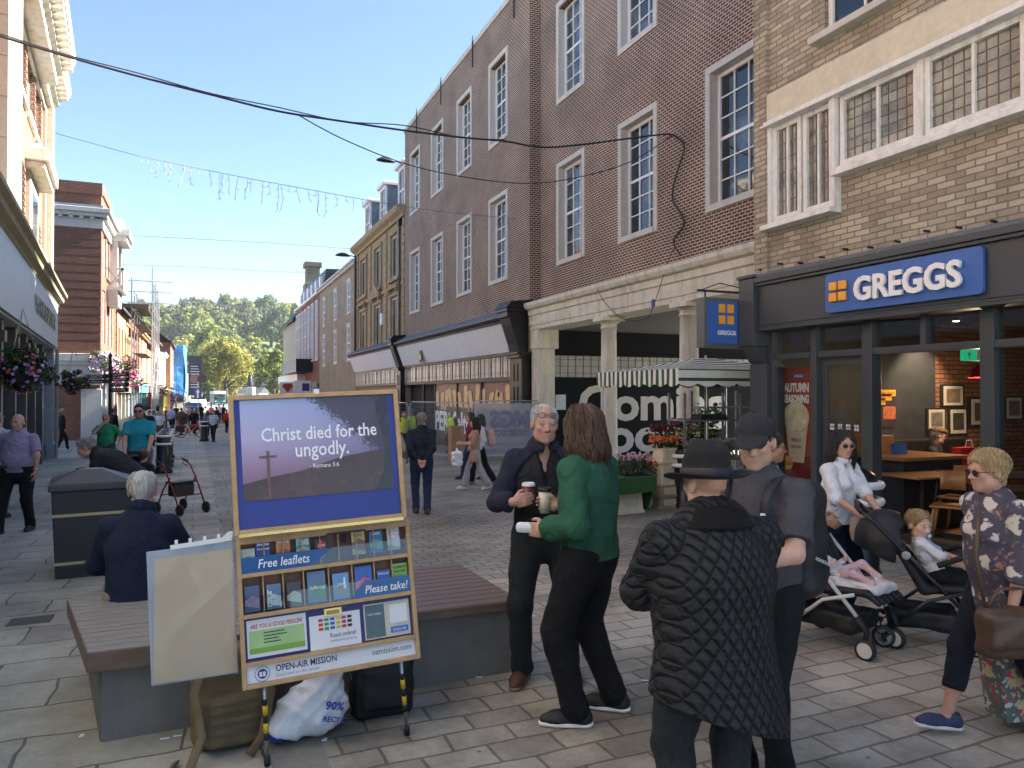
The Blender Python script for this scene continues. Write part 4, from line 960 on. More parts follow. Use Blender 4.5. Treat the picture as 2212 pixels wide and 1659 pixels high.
for d, ua, ub, st in rows_:
 u = ua + rr.uniform(0, st)
 while u < ub:
  uu, dd = u + rr.uniform(-7, 7), d + rr.uniform(-14, 14); u += st
  if 548 < uu < 580 and 300 < dd < 385: continue                        # the open meadow
  k = rr.choice([0, 0, 1, 2, 2, 4, 4, 3] if dd < 330 else [0, 1, 1, 3, 4, 4, 0]); p = wpos(uu, dd); s = rr.uniform(.8, 1.2)
  if dd < 340: s *= .8
  o = protos[k] if not used[k] else dup(protos[k])
  used[k] = True; o.location = (p[0], p[1], p[2] - .8); o.rotation_euler = (0, 0, rr.uniform(0, 6.28)); o.scale = (s, s, s * rr.uniform(.9, 1.1)); o['label'] = KL[k]; o['group'] = KL[k] + 's'
# houses at the foot of the hill
for i, (u, d, w, h, lab) in enumerate(((545, 235, 14, 8, 'far terrace house with dark slate roof and two white windows'), (575, 238, 11, 7, 'far terrace house with a reddish roof below the hill'), (535, 205, 9, 4.2, 'low white far building at the end of the street'))):
 p = wpos(u, d, -.8); t = thing('far_house', lab, 'house', p, -YAW)
 m = MB(); m.prism([(-4, 0), (4, 0), (4, h * .62), (-4, h * .62)], -w / 2, w / 2, 'x'); m.build('wall', M_white if i == 2 else M_tile if i else M_slate, t)
 m = MB(); m.prism([(-4.4, h * .6), (4.4, h * .6), (0, h)], -w / 2 - .3, w / 2 + .3, 'x'); m.build('roof', M_slate if i != 1 else M_tile, t)
 m = MB()
 for k in range(4): x = -w / 2 + 1.2 + k * (w - 2.4) / 3; m.box(x - .5, x + .5, -4.06, -4.0, h * .2, h * .45)
 m.build('window', M_bar, t)
# statue on its plinth, bus, cars, street signs
p = wpos(540, 180, -.8); t = thing('statue', 'dark bronze statue on a pale stone plinth far down the street', 'statue', p, -YAW)
m = MB(); m.box(-1, 1, -1, 1, 0, 4); m.box(-1.4, 1.4, -1.4, 1.4, 0, 1); m.build('plinth', M_stone, t, bevel=.1)
m = MB(); m.lathe([(.6, 4), (.75, 4.6), (.5, 5.6), (.55, 6.6), (.2, 7), (.25, 7.3), (.05, 7.6)], 10); m.tube([(.4, 0, 6.4), (.9, 0, 7.2), (.95, 0, 8.6)], .1, 6); m.build('figure', M_blackm, t, True)
t = thing('bus', 'green and white single deck bus coming up the far road', 'bus', (wpos(470, 168)[0], wpos(470, 168)[1], gz(160)), R_(4))
m = MB(); m.box(-1.22, 1.22, -5, 5, .35, 2.95); m.build('body', pm('bus_green', (.03, .16, .12), .3), t, bevel=.15)
m = MB(); m.box(-1.23, 1.23, -5.03, 5, 2.3, 2.98); m.build('roof_band', M_white, t, bevel=.1)
m = MB(); m.box(-1.08, 1.08, -5.05, -5.0, 1.15, 2.25); m.build('windscreen', M_glass, t)
for s in (-.85, .85):
 m = MB(); m.box(s - .18, s + .18, -5.06, -5.0, .65, .85); m.build('headlight', M_white, t)
 for y in (-3.2, 3): m = MB(); m.lathe([(.45, -.14), (.48, 0), (.45, .14)], 14, M=Matrix.Translation((s * 1.25, y, .48)) @ Matrix.Rotation(math.pi / 2, 4, 'Y')); m.build('wheel', M_blackm, t)
def car(label, colr, u, d, rz):
 p = wpos(u, d); t = thing('parked_car', label, 'car', (p[0], p[1], gz(p[1])), rz, 'cars on the far road')
 m = MB(); m.prism([(-2.1, .3), (2.1, .3), (2.1, .75), (1.6, .92), (.9, 1.0), (.35, 1.45), (-1.1, 1.47), (-1.75, 1.02), (-2.1, .9)], -.85, .85, 'x'); m.build('body', colr, t, bevel=.12)
 m = MB(); m.prism([(.95, .98), (.38, 1.38), (-1.05, 1.4), (-1.6, 1.0)], -.86, .86, 'x'); m.prism([(.98, 1.0), (.42, 1.42), (.38, 1.38), (.92, .98)], -.7, .7, 'x'); m.build('windows', M_glass, t)
 for s in (-.6, .6): m = MB(); m.box(s - .15, s + .15, -2.13, -2.05, .6, .75); m.build('headlight', M_white, t)
 for s in (-.8, .8):
  for y in (-1.3, 1.3): m = MB(); m.lathe([(.28, -.1), (.31, 0), (.28, .1)], 12, M=Matrix.Translation((s, y, .31)) @ Matrix.Rotation(math.pi / 2, 4, 'Y')); m.build('wheel', M_blackm, t)
car('dark blue car nearest on the far road', pm('car_blue', (.02, .05, .12), .2, .05, 2, coat=.6), 415, 88, R_(8))
car('white van like car behind the blue car', pm('car_white', (.75, .75, .75), .25, .04, 2, coat=.5), 422, 104, R_(8))
car('second white car further down the far road', MATS['car_white'], 432, 125, R_(5))
# ================================================================== scaffold, netting, boards
def scaffold():
 t = thing('scaffold', 'steel pole scaffold with timber decks on the left row of houses', 'scaffold', (0, 0, 0))
 pole = []
 X0, X1 = -4.45, -3.1; ys = [60.5, 63, 65.5, 68, 70.5]; zt = [10.2, 9.2, 9.6, 9.4, 9.0]
 for y, z in zip(ys, zt):
  for X in (X0, X1): m = MB(); m.tube([(X, y, -.8), (X, y, z + (.9 if X == X1 else 0))], .05, 6); m.build('pole', M_steel, t)
 for z in (2.6, 4.8, 7.0, 8.4):
  for X in (X0, X1):
   for k in (0, 1.0): m = MB(); m.tube([(X, 60, z + k), (X, 71, z + k)], .04, 5); m.build('rail', M_steel, t)
  m = MB(); m.box(X0, X1 - .5, 62.3, 70.8, z - .06, z - .02); m.build('deck', pm('scaffold_board', (.11, .09, .06), .9, .3, 6), t)
 for z in (8.4, 9.2, 10.0): m = MB(); m.tube([(-5, 60.5, z), (-1.8, 60.5, z)], .035, 5); m.build('rail', M_steel, t)
 m = MB(); m.box(-5.5, -3.3, 60, 61, 8.0, 8.25); m.build('deck', MATS['scaffold_board'], t)
 for k in range(4): m = MB(); m.tube([(X1, 60.5 + 2.5 * k, 1 + 2.2 * (k % 2)), (X1, 63 + 2.5 * k, 3.2 + 2.2 * (k % 2))], .03, 5); m.build('brace', M_steel, t)
scaffold()
def netting():
 m = MB(); X = -1.9; a = on_x(384, 760, X); rng = random.Random(2); n = 10
 for i in range(n):
  for j in range(8): m.v.append((X + .25 * math.sin(i * 1.7 + j * .6), 124 + i * 1.3, 1.0 + j * 1.15 + .1 * rng.random()))
 m.f = [(i * 8 + j, (i + 1) * 8 + j, (i + 1) * 8 + j + 1, i * 8 + j + 1) for i in range(n - 1) for j in range(7)]
 k = len(m.v); 
 for j in range(8):
  for i in range(4): m.v.append((X - .1 + i * -.9, 123.9 + .15 * math.sin(j + i), 1.0 + j * 1.15))
 m.f += [(k + j * 4 + i, k + j * 4 + i + 1, k + (j + 1) * 4 + i + 1, k + (j + 1) * 4 + i) for j in range(7) for i in range(3)]; m.m = [0] * len(m.f)
 o = m.build('scaffold_netting', pm('blue_net', (.05, .28, .62), .6, .35, .8), None); tag(o, 'bright blue debris netting hung on a far house', 'netting')
 s = o.modifiers.new('thick', 'SOLIDIFY'); s.thickness = .02
netting()
p = on_x(430, 800, -1.1); o = MB().box(-.9, .9, -.06, .06, 2.2, 8.0).build('banner', pm('dark_navy_banner', (.015, .02, .045), .5), None, loc=(-.35, 118, -.8)); tag(o, 'tall navy banner with pale lines beyond the blue netting', 'banner')
m = MB()
for k in range(9): m.box(-.6, .6 - .1 * (k % 3), -.075, -.062, 3.4 + k * .38, 3.5 + k * .38)
m.build('lettering_lines', pm('pale_blue_ink', (.4, .45, .55), .5), o)
def hang_sign(name, label, u, v, X, w, h, c, kind):
 p = on_x(u, v, X); t = thing('shop_hanging_sign', label, 'sign', (p.x, p.y, p.z))
 m = MB(); m.box(-w / 2, w / 2, -.06, .06, -h / 2, h / 2); m.build('board', c, t, bevel=.02)
 m = MB(); m.box(-w / 2 - .6, w / 2, -.03, .03, h / 2 + .05, h / 2 + .1); m.build('bracket', M_blackm, t)
 m = MB(); w_ = M_white
 if kind == 'oval': m.lathe([(w * .4, -.001), (w * .4, .01), (w * .33, .011), (w * .33, .0)], 24, M=Matrix.Translation((0, -.07, 0)) @ Matrix.Rotation(math.pi / 2, 4, 'X'), sy=.62); m.tube([(-w * .2, -.07, -.02), (0, -.07, .05), (w * .2, -.07, -.03)], .03, 5)
 elif kind == 'boat': m.prism([(-w * .4, -h * .3), (w * .4, -h * .3), (w * .3, -h * .05), (0, .0), (-w * .1, h * .25), (-w * .25, h * .12), (-w * .35, 0)], -.08, -.062, 'y'); w_ = pm('sign_orange', (.6, .25, .05), .5)
 else: m.box(-w * .3, w * .3, -.08, -.062, -h * .1, h * .15)
 m.build('emblem', w_, t)
hang_sign('s', 'black hanging sign with white oval ring', 327, 892, -3.5, 1.2, 1.1, M_black, 'oval')
hang_sign('s', 'teal hanging sign with an orange boat shape', 381, 901, -2.9, 2.0, 2.2, pm('teal_board', (.02, .10, .12), .5), 'boat')
hang_sign('s', 'maroon hanging sign with a white oval', 387, 941, -2.6, 1.6, 1.2, pm('maroon_board', (.12, .01, .03), .5), 'oval')
hang_sign('s', 'lime green hanging sign', 429, 937, -1.9, 2.0, 1.7, pm('lime_board', (.3, .45, .03), .5), 'bar')
hang_sign('s', 'blue and white hanging sign under the navy banner', 477, 920, -.2, 2.4, 1.4, pm('violet_board', (.05, .05, .25), .5), 'bar')
# ================================================================== cables and lights over the street
def cable(label, pts, r, name='overhead_cable'):
 m = MB(); P = [Vector(p) for p in pts]; Q = []
 for i in range(len(P) - 1):
  p0, p1, p2, p3 = P[max(i - 1, 0)], P[i], P[i + 1], P[min(i + 2, len(P) - 1)]
  for k in range(6):
   t = k / 6; Q.append(.5 * ((2 * p1) + (p2 - p0) * t + (2 * p0 - 5 * p1 + 4 * p2 - p3) * t * t + (3 * p1 - p0 - 3 * p2 + p3) * t ** 3))
 Q.append(P[-1]); m.tube(Q, r, 6); o = m.build(name, MATS.get('cable_black') or pm('cable_black', (.018, .016, .016), .6, .1), None, True); return tag(o, label, 'cable')
Y1 = 15.0
main = [(0, 78), (145, 122), (300, 165), (450, 203), (600, 240), (740, 262), (875, 282), (1000, 297), (1090, 305), (1170, 318), (1260, 312), (1360, 299), (1440, 290)]
cable('thick black cable strung across the street to the brick building', [on_y(u, v, Y1) for u, v in main] + [on_x(1462, 297, 10.93), on_x(1478, 320, 10.93), on_x(1460, 380, 10.93), on_x(1453, 430, 10.93), on_x(1478, 480, 10.93), on_x(1455, 520, 10.93), on_x(1470, 552, 10.75)], .021)
cable('thin cable twisted along the thick black one', [on_y(u, v - 5 + 6 * math.sin(u * .02), Y1 + .05) for u, v in main[:9]], .011)
cable('thin black cable branching low towards the white sash windows', [on_y(640, 246, Y1), on_y(740, 300, Y1 + 1), on_y(870, 352, Y1 + 2), on_y(1000, 382, Y1 + 2), on_y(1130, 396, Y1 + 2), on_y(1240, 385, Y1 + 1), on_y(1360, 350, Y1 + .6), on_x(1452, 293, 10.93)], .012)
def icicles(label, pts, r, n, lo, hi, seed, name='icicle_lights'):
 t = thing(name, label, 'lights', (0, 0, 0)); P = [Vector(p) for p in pts]
 m = MB(); m.tube(P, r, 5); m.build('cable', pm('grey_cable', (.16, .16, .17), .6), t)
 rg = random.Random(seed); L = len(P) - 1; wl = pm('pale_lead', (.34, .33, .35), .5)
 for i in range(n):
  f = (i + rg.random() * .8) / n * L; k = min(int(f), L - 1); p = P[k].lerp(P[k + 1], f - k); ln = rg.uniform(lo, hi); q = [p]; k = 0
  while ln > 0:
   s = min(ln, rg.uniform(.09, .15)); ln -= s; q.append(q[-1] + Vector((rg.uniform(-.045, .045), rg.uniform(-.03, .03), -s)))
  m = MB(); m.tube(q, r * .8, 4, caps=False)
  for a in q[1::2]: m.tube([a, a + Vector((rg.uniform(-.11, .11), 0, -.05))], r * .8, 4, caps=False)
  m.build('light_strand', wl, t)
ip = [(120, 288), (303, 338), (420, 362), (540, 386), (660, 408), (790, 432), (870, 446), (960, 458), (1040, 466), (1136, 474)]
W = [on_y(u, v, 24.5) for u, v in ip]
cable('grey guy wire holding the icicle lights from the store', [W[0], W[1]], .008)
icicles('nearest string of hanging icicle lights across the street', W[1:], .0095, 60, .15, .85, 4)
icicles('distant string of small icicle lights before the hill', [on_y(u, v, 95) for u, v in ((362, 645), (450, 656), (560, 668), (690, 676))], .018, 36, .4, 1.5, 6)
cable('upper far wire from the corner building to the stone house', [on_y(u, v, 50) for u, v in ((212, 505), (420, 516), (600, 526), (765, 538))], .012)
cable('lower far wire crossing beneath the upper far wire', [on_y(u, v, 54) for u, v in ((212, 570), (420, 577), (560, 585), (735, 592))], .012)
cable('wire loop hanging in front of the arcade columns', [on_x(1287, 622, 10.4), on_x(1312, 660, 10.2), on_x(1350, 690, 10.1), on_x(1395, 688, 10.1), on_x(1412, 660, 10.1), on_x(1446, 556, 10.6), on_x(1460, 535, 10.7)], .010)
o = MB().lathe([(.02, 0), (.05, .03), (.05, .14), (.025, .2)], 10).build('cable_plug', pm('plug_blue', (.05, .1, .3), .4), None, loc=on_x(1411, 664, 10.1)); tag(o, 'blue plug on the wire loop under the arcade', 'plug')
# ================================================================== street furniture and things in the foreground
M_oak = pm('light_oak', (.46, .29, .135), .5, .22, 5, .06, 30, stretch=(3, 3, 3)); M_ply = pm('brown_ply', (.16, .075, .04), .55, .3, 5, stretch=(6, 2, 1))
M_royal = pm('royal_blue_panel', (.015, .035, .25), .4, .06, 2); M_brass = pm('brass', (.62, .47, .18), .3, .15, 6, metal=.85)
M_paper = pm('white_card', (.72, .73, .76), .4, .04, 4); M_ink = pm('navy_ink', (.025, .03, .07), .5); M_tinkw = pm('white_ink', (.82, .83, .85), .5, .02)
def place(o, Mw): o.matrix_world = Mw; return o
# ---- bench
def bench():
 t = thing('bench', 'long grey concrete bench with slatted timber seats, weathered left half and red brown right half', 'bench', (0.7, 5.1, gz(5.1)))
 L = Matrix.Translation((-.7, -5.1, -gz(5.1)))
 m = MB(); m.prism([(-.47, 4.52), (1.95, 4.60), (1.93, 5.68), (.3, 5.68), (.3, 5.90), (-.46, 5.90), (-.66, 5.66)], -.12, .385, 'z', M=L)
 m.build('concrete_base', stone('bench_concrete', (.175, .165, .15), (.11, .105, .095), .5, .75, 2.2), t, bevel=.02)
 def slats(poly_x, y0, y1, n, mat, z0, z1, name):
  m = MB(); w = (y1 - y0) / n
  for i in range(n):
   ya, yb = y0 + i * w + .004, y0 + (i + 1) * w - .004; xa = poly_x(ya), poly_x(yb)
   m.prism([(xa[0][0], ya), (xa[0][1], ya), (xa[1][1], yb), (xa[1][0], yb)], z0, z1, 'z', M=L)
  m.prism([(poly_x(y0)[0] + .02, y0 + .02), (poly_x(y0)[1] - .02, y0 + .02), (poly_x(y1)[1] - .02, y1 - .02), (poly_x(y1)[0] + .02, y1 - .02)], z0 - .02, z0 + .02, 'z', M=L)
  return m.build(name, mat, t, bevel=.004)
 grey = pm('weathered_timber', (.225, .205, .18), .75, .38, 7, .3, 30, stretch=(.8, 9, 3)); red = pm('oiled_timber', (.15, .10, .075), .5, .25, 7, .1, 30, stretch=(.8, 9, 3))
 lx = lambda y: (-.52 - .26 * min(1, (y - 4.44) / 1.2) + max(0, y - 5.66) * .95, .36)
 slats(lx, 4.44, 5.95, 17, grey, .39, .425, 'seat'); slats(lambda y: (.42, 1.985 - .03 * (y - 4.5)), 4.54, 5.70, 11, red, .37, .405, 'seat')
 m = MB(); m.prism([(-.52, 4.43), (.36, 4.43), (.36, 4.436), (-.52, 4.436)], .32, .423, 'z', M=L); m.prism([(-.525, 4.43), (-.518, 4.43), (-.78, 5.66), (-.787, 5.66)], .32, .423, 'z', M=L); m.prism([(.42, 4.525), (1.985, 4.525), (1.985, 4.537), (.42, 4.537)], .345, .403, 'z', M=L); m.build('front_board', red, t, bevel=.003)
bench()
# ---- leaflet stand
MU = Matrix.Translation((.583, 3.912, 1.441)) @ Matrix.Rotation(-.002, 4, 'Z') @ Matrix.Rotation(-.143, 4, 'X') @ Matrix.Rotation(-.041, 4, 'Y')
ML = Matrix.Translation((.631, 3.886, .72)) @ Matrix.Rotation(-.030, 4, 'Z') @ Matrix.Rotation(-.192, 4, 'X') @ Matrix.Rotation(-.047, 4, 'Y')
def poster_mat():
 m, nt, b = newmat('sunset_print'); co = objco(nt); sp = nt.nodes.new('ShaderNodeSeparateXYZ'); nt.links.new(co, sp.inputs[0])
 mr = nt.nodes.new('ShaderNodeMapRange'); mr.inputs[1].default_value = -.2; mr.inputs[2].default_value = .33; nt.links.new(sp.outputs[2], mr.inputs[0])
 sky = ramp(nt, mr.outputs[0], [(0, (.10, .06, .09)), (.3, (.28, .17, .24)), (.6, (.40, .36, .50)), (1, (.33, .40, .58))])
 mx = nt.nodes.new('ShaderNodeMapRange'); mx.inputs[1].default_value = -.4; mx.inputs[2].default_value = .38; nt.links.new(sp.outputs[0], mx.inputs[0])
 c = mix(nt, sky, ramp(nt, mx.outputs[0], [(0, (1.15, 1.1, 1.15)), (.5, (.9, .9, 1)), (1, (.35, .4, .6))]), .8, 'MULTIPLY')
 n1 = noise(nt, co, 62, 5, .8); lim = nt.nodes.new('ShaderNodeMath'); lim.operation = 'MULTIPLY_ADD'; lim.inputs[1].default_value = .9
 # leaves printed along the upper right
 a = nt.nodes.new('ShaderNodeMath'); a.operation = 'MULTIPLY_ADD'; a.inputs[1].default_value = .9; nt.links.new(sp.outputs[0], a.inputs[0]); nt.links.new(sp.outputs[2], a.inputs[2])
 f = ramp(nt, a.outputs[0], [(.17, (0, 0, 0)), (.52, (1, 1, 1))])
 s = nt.nodes.new('ShaderNodeMath'); s.operation = 'ADD'; nt.links.new(n1, s.inputs[0]); nt.links.new(f, s.inputs[1])
 c = mix(nt, c, (.055, .04, .04), ramp(nt, s.outputs[0], [(.78, (0, 0, 0)), (.9, (.9, .9, .9))]))
 nt.links.new(c, b.inputs['Base Color']); b.inputs['Roughness'].default_value = .22; return m
def stand():
 t = thing('leaflet_stand', 'folding wooden leaflet stand with blue upper board and racks of free leaflets', 'display stand', (.66, 3.95, gz(3.95)))
 t0 = Matrix.Translation((-.66, -3.95, -gz(3.95))); U, Lw = t0 @ MU, t0 @ ML
 def fb(nm, W, H, w, Mx, mat, y0=-.02, y1=.025):
  m = MB(); m.box(-W / 2, -W / 2 + w, y0, y1, -H / 2, H / 2); m.box(W / 2 - w, W / 2, y0, y1, -H / 2, H / 2); m.box(-W / 2 + w, W / 2 - w, y0, y1, H / 2 - w, H / 2); m.box(-W / 2 + w, W / 2 - w, y0, y1, -H / 2, -H / 2 + w)
  return m.build(nm, mat, t, bevel=.003, M=Mx)
 up = fb('upper_frame', .86, .688, .024, U, M_oak)
 m = MB(); m.box(-.41, .41, .0, .012, -.325, .325); bd = m.build('blue_board', M_royal, t, M=U)
 m = MB(); m.box(-.378, .372, -.004, -.001, -.185, .318); po = m.build('poster', poster_mat(), t, M=U)
 m = MB(); m.prism([(-.378, -.185), (.372, -.185), (.372, .03), (.25, .02), (.1, -.0), (-.1, -.055), (-.25, -.075), (-.378, -.10)], -.0052, -.0046, 'y'); m.build('printed_hill', pm('printed_hill', (.075, .042, .036), .25, .55, 3.5), po)
 m = MB(); m.prism([(.30, .318), (.372, .318), (.372, -.185), (.27, -.185), (.325, -.1), (.342, .02), (.332, .12), (.31, .2)], -.0062, -.0056, 'y'); m.build('printed_trunk', pm('printed_trunk', (.035, .03, .036), .25, .4, 9), po)
 cr = pm('printed_cross', (.16, .085, .06), .3, .2); m = MB(); m.box(-.262, -.248, -.0075, -.0068, -.18, .058); m.box(-.297, -.213, -.0075, -.0068, .022, .034); m.build('printed_cross', cr, po)
 textw('Christ died for the', .585, M_tinkw, po, .01, -.0075, .105, hs=1.25, off=.012); textw('ungodly.', .27, M_tinkw, po, .015, -.0075, .018, hs=1.25, off=.012); textw('- Romans 5:6', .15, M_tinkw, po, .02, -.0075, -.045, hs=1.15)
 m = MB(); m.box(-.41, .41, -.028, -.021, -.355, -.340)
 m.build('piano_hinge', M_brass, t, M=U)
 m = MB(); m.box(-.012, .012, -.03, .02, .335, .36); m.build('clip', M_paper, t, M=U)
 fr = fb('lower_frame', .88, .727, .022, Lw, M_oak, -.035, .05)
 H = .727; zz = lambda f: H / 2 - f * H
 m = MB(); m.box(-.42, .42, .03, .04, zz(.54), zz(.02)); m.build('rack_back', M_ply, t, M=Lw)
 m = MB()
 for f in (.265, .535, .845): m.box(-.418, .418, -.036, .03, zz(f) - .010, zz(f) + .010)
 m.box(-.418, .418, -.036, .03, zz(.055), zz(.022)); m.build('rail', M_oak, t, bevel=.002, M=Lw)
 xs1 = [-.40 + .092 * i for i in range(1, 9)]; xs2 = [-.32, -.225, -.125, .0, .12, .235, .33]
 m = MB()
 for x in xs1: m.box(x - .003, x + .003, -.02, .03, zz(.25), zz(.05))
 for x in xs2: m.box(x - .003, x + .003, -.02, .03, zz(.52), zz(.28))
 m.build('divider', M_oak, t, M=Lw)
 m = MB(); m.box(-.418, .418, .0, .03, zz(.845), zz(.55)); m.build('blue_board', pm('deep_blue_panel', (.012, .012, .14), .4, .06), t, M=Lw)
 film = bpy.data.materials.new('blue_film'); film.use_nodes = True; nt = film.node_tree; tb = nt.nodes.new('ShaderNodeBsdfTransparent'); mx = nt.nodes.new('ShaderNodeMixShader'); mx.inputs[0].default_value = .72
 nt.nodes['Principled BSDF'].inputs['Base Color'].default_value = (.03, .13, .36, 1); nt.nodes['Principled BSDF'].inputs['Roughness'].default_value = .15; nt.links.new(tb.outputs[0], mx.inputs[1]); nt.links.new(nt.nodes['Principled BSDF'].outputs[0], mx.inputs[2]); nt.links.new(mx.outputs[0], nt.nodes['Material Output'].inputs[0])
 for a, b, c, d, pts, tx, w, x in ((-.418, .418, .255, .145, [(-.418, 0), (-.09, 0), (.03, 1), (-.418, 1)], 'Free leaflets', .25, -.215), (-.418, .418, .525, .405, [(.1, 0), (.418, 0), (.418, 1), (.18, 1)], 'Please take!', .225, .29)):
  z0, z1 = zz(c), zz(d); g = MB(); g.box(a, b, -.030, -.027, z0, z1); sl = g.build('clear_strip', M_gclear, t, M=Lw)
  g = MB(); g.prism([(p, z0 + q * (z1 - z0)) for p, q in pts], -.0335, -.0315, 'y'); g.build('printed_film', film, sl)
  textw(tx, w, M_tinkw, sl, x, -.036, z0 + .022, hs=1.2, off=.01, shear=.2)
 # cards of the third row
 def card(x0, x1, f0, f1, m=M_paper): g = MB(); g.box(x0, x1, -.006, -.001, zz(f1), zz(f0)); return g.build('card', m, t, M=Lw)
 c1 = card(-.408, -.125, .565, .81)
 textw('ARE YOU A GOOD PERSON?', .25, pm('red_ink', (.5, .06, .03), .5), c1, -.267, -.008, zz(.622), hs=1.5, shear=.15, off=.02)
 g = MB(); g.box(-.398, -.135, -.0085, -.0065, zz(.785), zz(.635)); g.build('green_print', pm('leaf_green_ink', (.36, .55, .22), .5, .1), c1)
 g = MB(); g.box(-.398, -.135, -.0095, -.0088, zz(.785), zz(.75)); g.build('green_print', pm('grass_green_ink', (.2, .38, .05), .5, .1), c1)
 for k, w in enumerate((.1, .11, .07, .08)): g = MB(); g.box(-.33, -.33 + w, -.0097, -.0088, zz(.66 + k * .021), zz(.653 + k * .021)); g.build('text_line', MATS['navy_ink'], c1)
 c2 = card(-.11, .145, .60, .83)
 fl = [((.6, .03, .03), 3), ((.03, .3, .08), 2), ((.05, .1, .45), 2), ((.65, .5, .05), 2), ((.5, .04, .05), 1), ((.02, .02, .03), 1)]; q = 0
 for r in range(3):
  for c in range(6): g = MB(); x = -.065 + c * .029; z = zz(.625 + r * .030); g.box(x, x + .022, -.0085, -.0065, z - .014, z); g.build('flag_print', pm('flag%d' % (q % 6), fl[q % 6][0], .5, .1), c2); q += 1
 textw('Read online!', .13, M_ink, c2, .055, -.008, zz(.76), hs=1.2); textw('oamission.com/uq', .13, pm('grey_ink', (.2, .2, .24), .5), c2, .055, -.008, zz(.79), hs=1.1)
 g = MB(); g.box(-.035, .055, -.012, -.001, zz(.615), zz(.560)); hd = g.build('handle_plate', M_brass, t, bevel=.002, M=Lw)
 g = MB(); g.box(-.022, .042, -.018, -.0125, zz(.603), zz(.578)); g.build('handle', pm('brass_dark', (.3, .2, .06), .35, metal=.8), hd, bevel=.003)
 c3 = card(.165, .405, .575, .82, pm('cream_card', (.55, .52, .43), .5, .1, 3))
 g = MB(); g.box(.172, .272, -.0085, -.0065, zz(.81), zz(.585)); bk_ = g.build('book_print', pm('slate_book', (.07, .13, .15), .4, .2, 8), c3); textw('HOLY BIBLE', .07, M_tinkw, bk_, .22, -.0095, zz(.655))
 g = MB(); g.box(.30, .392, -.0085, -.0065, zz(.73), zz(.60)); g.build('blank_square', M_paper, c3)
 g = MB(); g.box(.30, .392, -.0085, -.0065, zz(.795), zz(.755)); sm = g.build('blue_print', pm('link_blue', (.04, .16, .55), .5), c3); textw('SCAN ME', .07, M_tinkw, sm, .346, -.0095, zz(.787), hs=1.2)
 g = MB(); g.box(-.418, .418, -.012, -.001, zz(.975), zz(.86)); ws = g.build('name_board', M_paper, t, M=Lw)
 textw('OPEN-AIR MISSION', .295, M_ink, ws, -.135, -.0135, zz(.918), hs=1.25, off=.02); textw('Good news on the streets', .21, MATS['grey_ink'], ws, -.18, -.0135, zz(.952), hs=1.15, shear=.2)
 textw('oamission.com', .205, M_ink, ws, .295, -.0135, zz(.925), hs=1.2)
 RX9 = Matrix.Rotation(math.pi / 2, 4, 'X'); C = Matrix.Translation((-.345, -.0128, zz(.918)))
 g = MB(); g.lathe([(.036, 0), (.036, .0012), (.0335, .0012), (.0335, 0)], 28, M=C @ RX9, caps=False); g.lathe([(.023, 0), (.023, .0015)], 24, M=C @ RX9); lg = g.build('round_emblem', pm('emblem_navy', (.02, .035, .17), .5), ws)
 g = MB(); g.box(-.36, -.347, -.0152, -.0148, zz(.935), zz(.905)); g.box(-.343, -.33, -.0152, -.0148, zz(.935), zz(.905)); g.build('book_emblem', M_paper, lg)
 # legs: telescopic poles with warning bands
 bands = [(0, M_blackm), (.08, M_steel), (.33, M_blackm), (.40, None), (.54, M_blackm), (.62, None), (.76, M_blackm), (.82, M_steel), (1.0, None)]
 ylw = pm('warning_yellow', (.72, .46, .02), .45)
 for gp, tp in (((.33, 3.90), Lw @ Vector((-.34, .0, -.36))), ((1.06, 3.955), Lw @ Vector((.34, .0, -.36)))):
  a = Vector((gp[0] - .66, gp[1] - 3.95, gz(gp[1]) - gz(3.95))); d = tp - a
  m = MB(); m.tube([a + d * .0, a + d * 1.0], .011, 10); lg = m.build('leg', M_steel, t, True)
  for f0, f1, mt, r in ((0, .12, M_blackm, .016), (.33, .42, M_blackm, .0125), (.42, .54, ylw, .0127), (.54, .64, M_blackm, .0125), (.64, .76, ylw, .0127), (.76, .84, M_blackm, .0125)):
   m = MB(); m.tube([a + d * f0, a + d * f1], r, 10); m.build('rubber_foot' if f0 == 0 else 'band', mt, lg, True)
 m = MB(); m.tube([Lw @ Vector((.0, .05, .1)), Vector((.05, .42, .0))], .011, 8); m.build('rear_leg', M_steel, t)
 m = MB(); m.box(-.0, .2, -.045, -.035, zz(.055), zz(.043)); m.tube([(.09, -.03, zz(.06)), (.09, -.02, zz(.12))], .012, 8); m.build('lamp_bar', M_blackm, t, M=Lw)
 # leaflets standing in the racks
 def leaflet(lab, x, row, col, h, w=.068, txt=None, c2=None, tc=None):
  z0 = zz(.25) + .022 if row == 1 else zz(.52) + .006; m = MB(); m.box(-w / 2, w / 2, -.002, .002, 0, h)
  o = m.build('leaflet', pm('leaflet_' + lab.replace(' ', '_')[:24], col, .35, .25, 18), None); place(o, ML @ Matrix.Translation((x, -.012, z0 + .002)) @ Matrix.Rotation(-.06, 4, 'X'))
  tag(o, lab, 'leaflet', 'leaflets in the stand')
  if c2:
   m = MB(); m.prism([(-w / 2, h * .25), (w / 2, h * .1), (w / 2, h * .5), (0, h * .62), (-w / 2, h * .45)], -.0034, -.0026, 'y'); m.build('printed_picture', pm('print_' + lab.replace(' ', '_')[:24], c2, .35, .35, 25), o)
  if txt:
   for i, s in enumerate(txt): textw(s, min(w * .85, .011 * len(s)), tc or M_tinkw, o, 0, -.004, h * .82 - i * .02 if h > .1 else h * .7 - i * .018, ext=.0006, hs=1.3, off=.02)
  return o
 r1 = [-.385, -.312, -.215, -.118, -.025, None, .165, .258, .352]
 leaflet('pale leaflet with green hills at the left end of the top rack', -.385, 1, (.45, .5, .42), .095, c2=(.15, .3, .05))
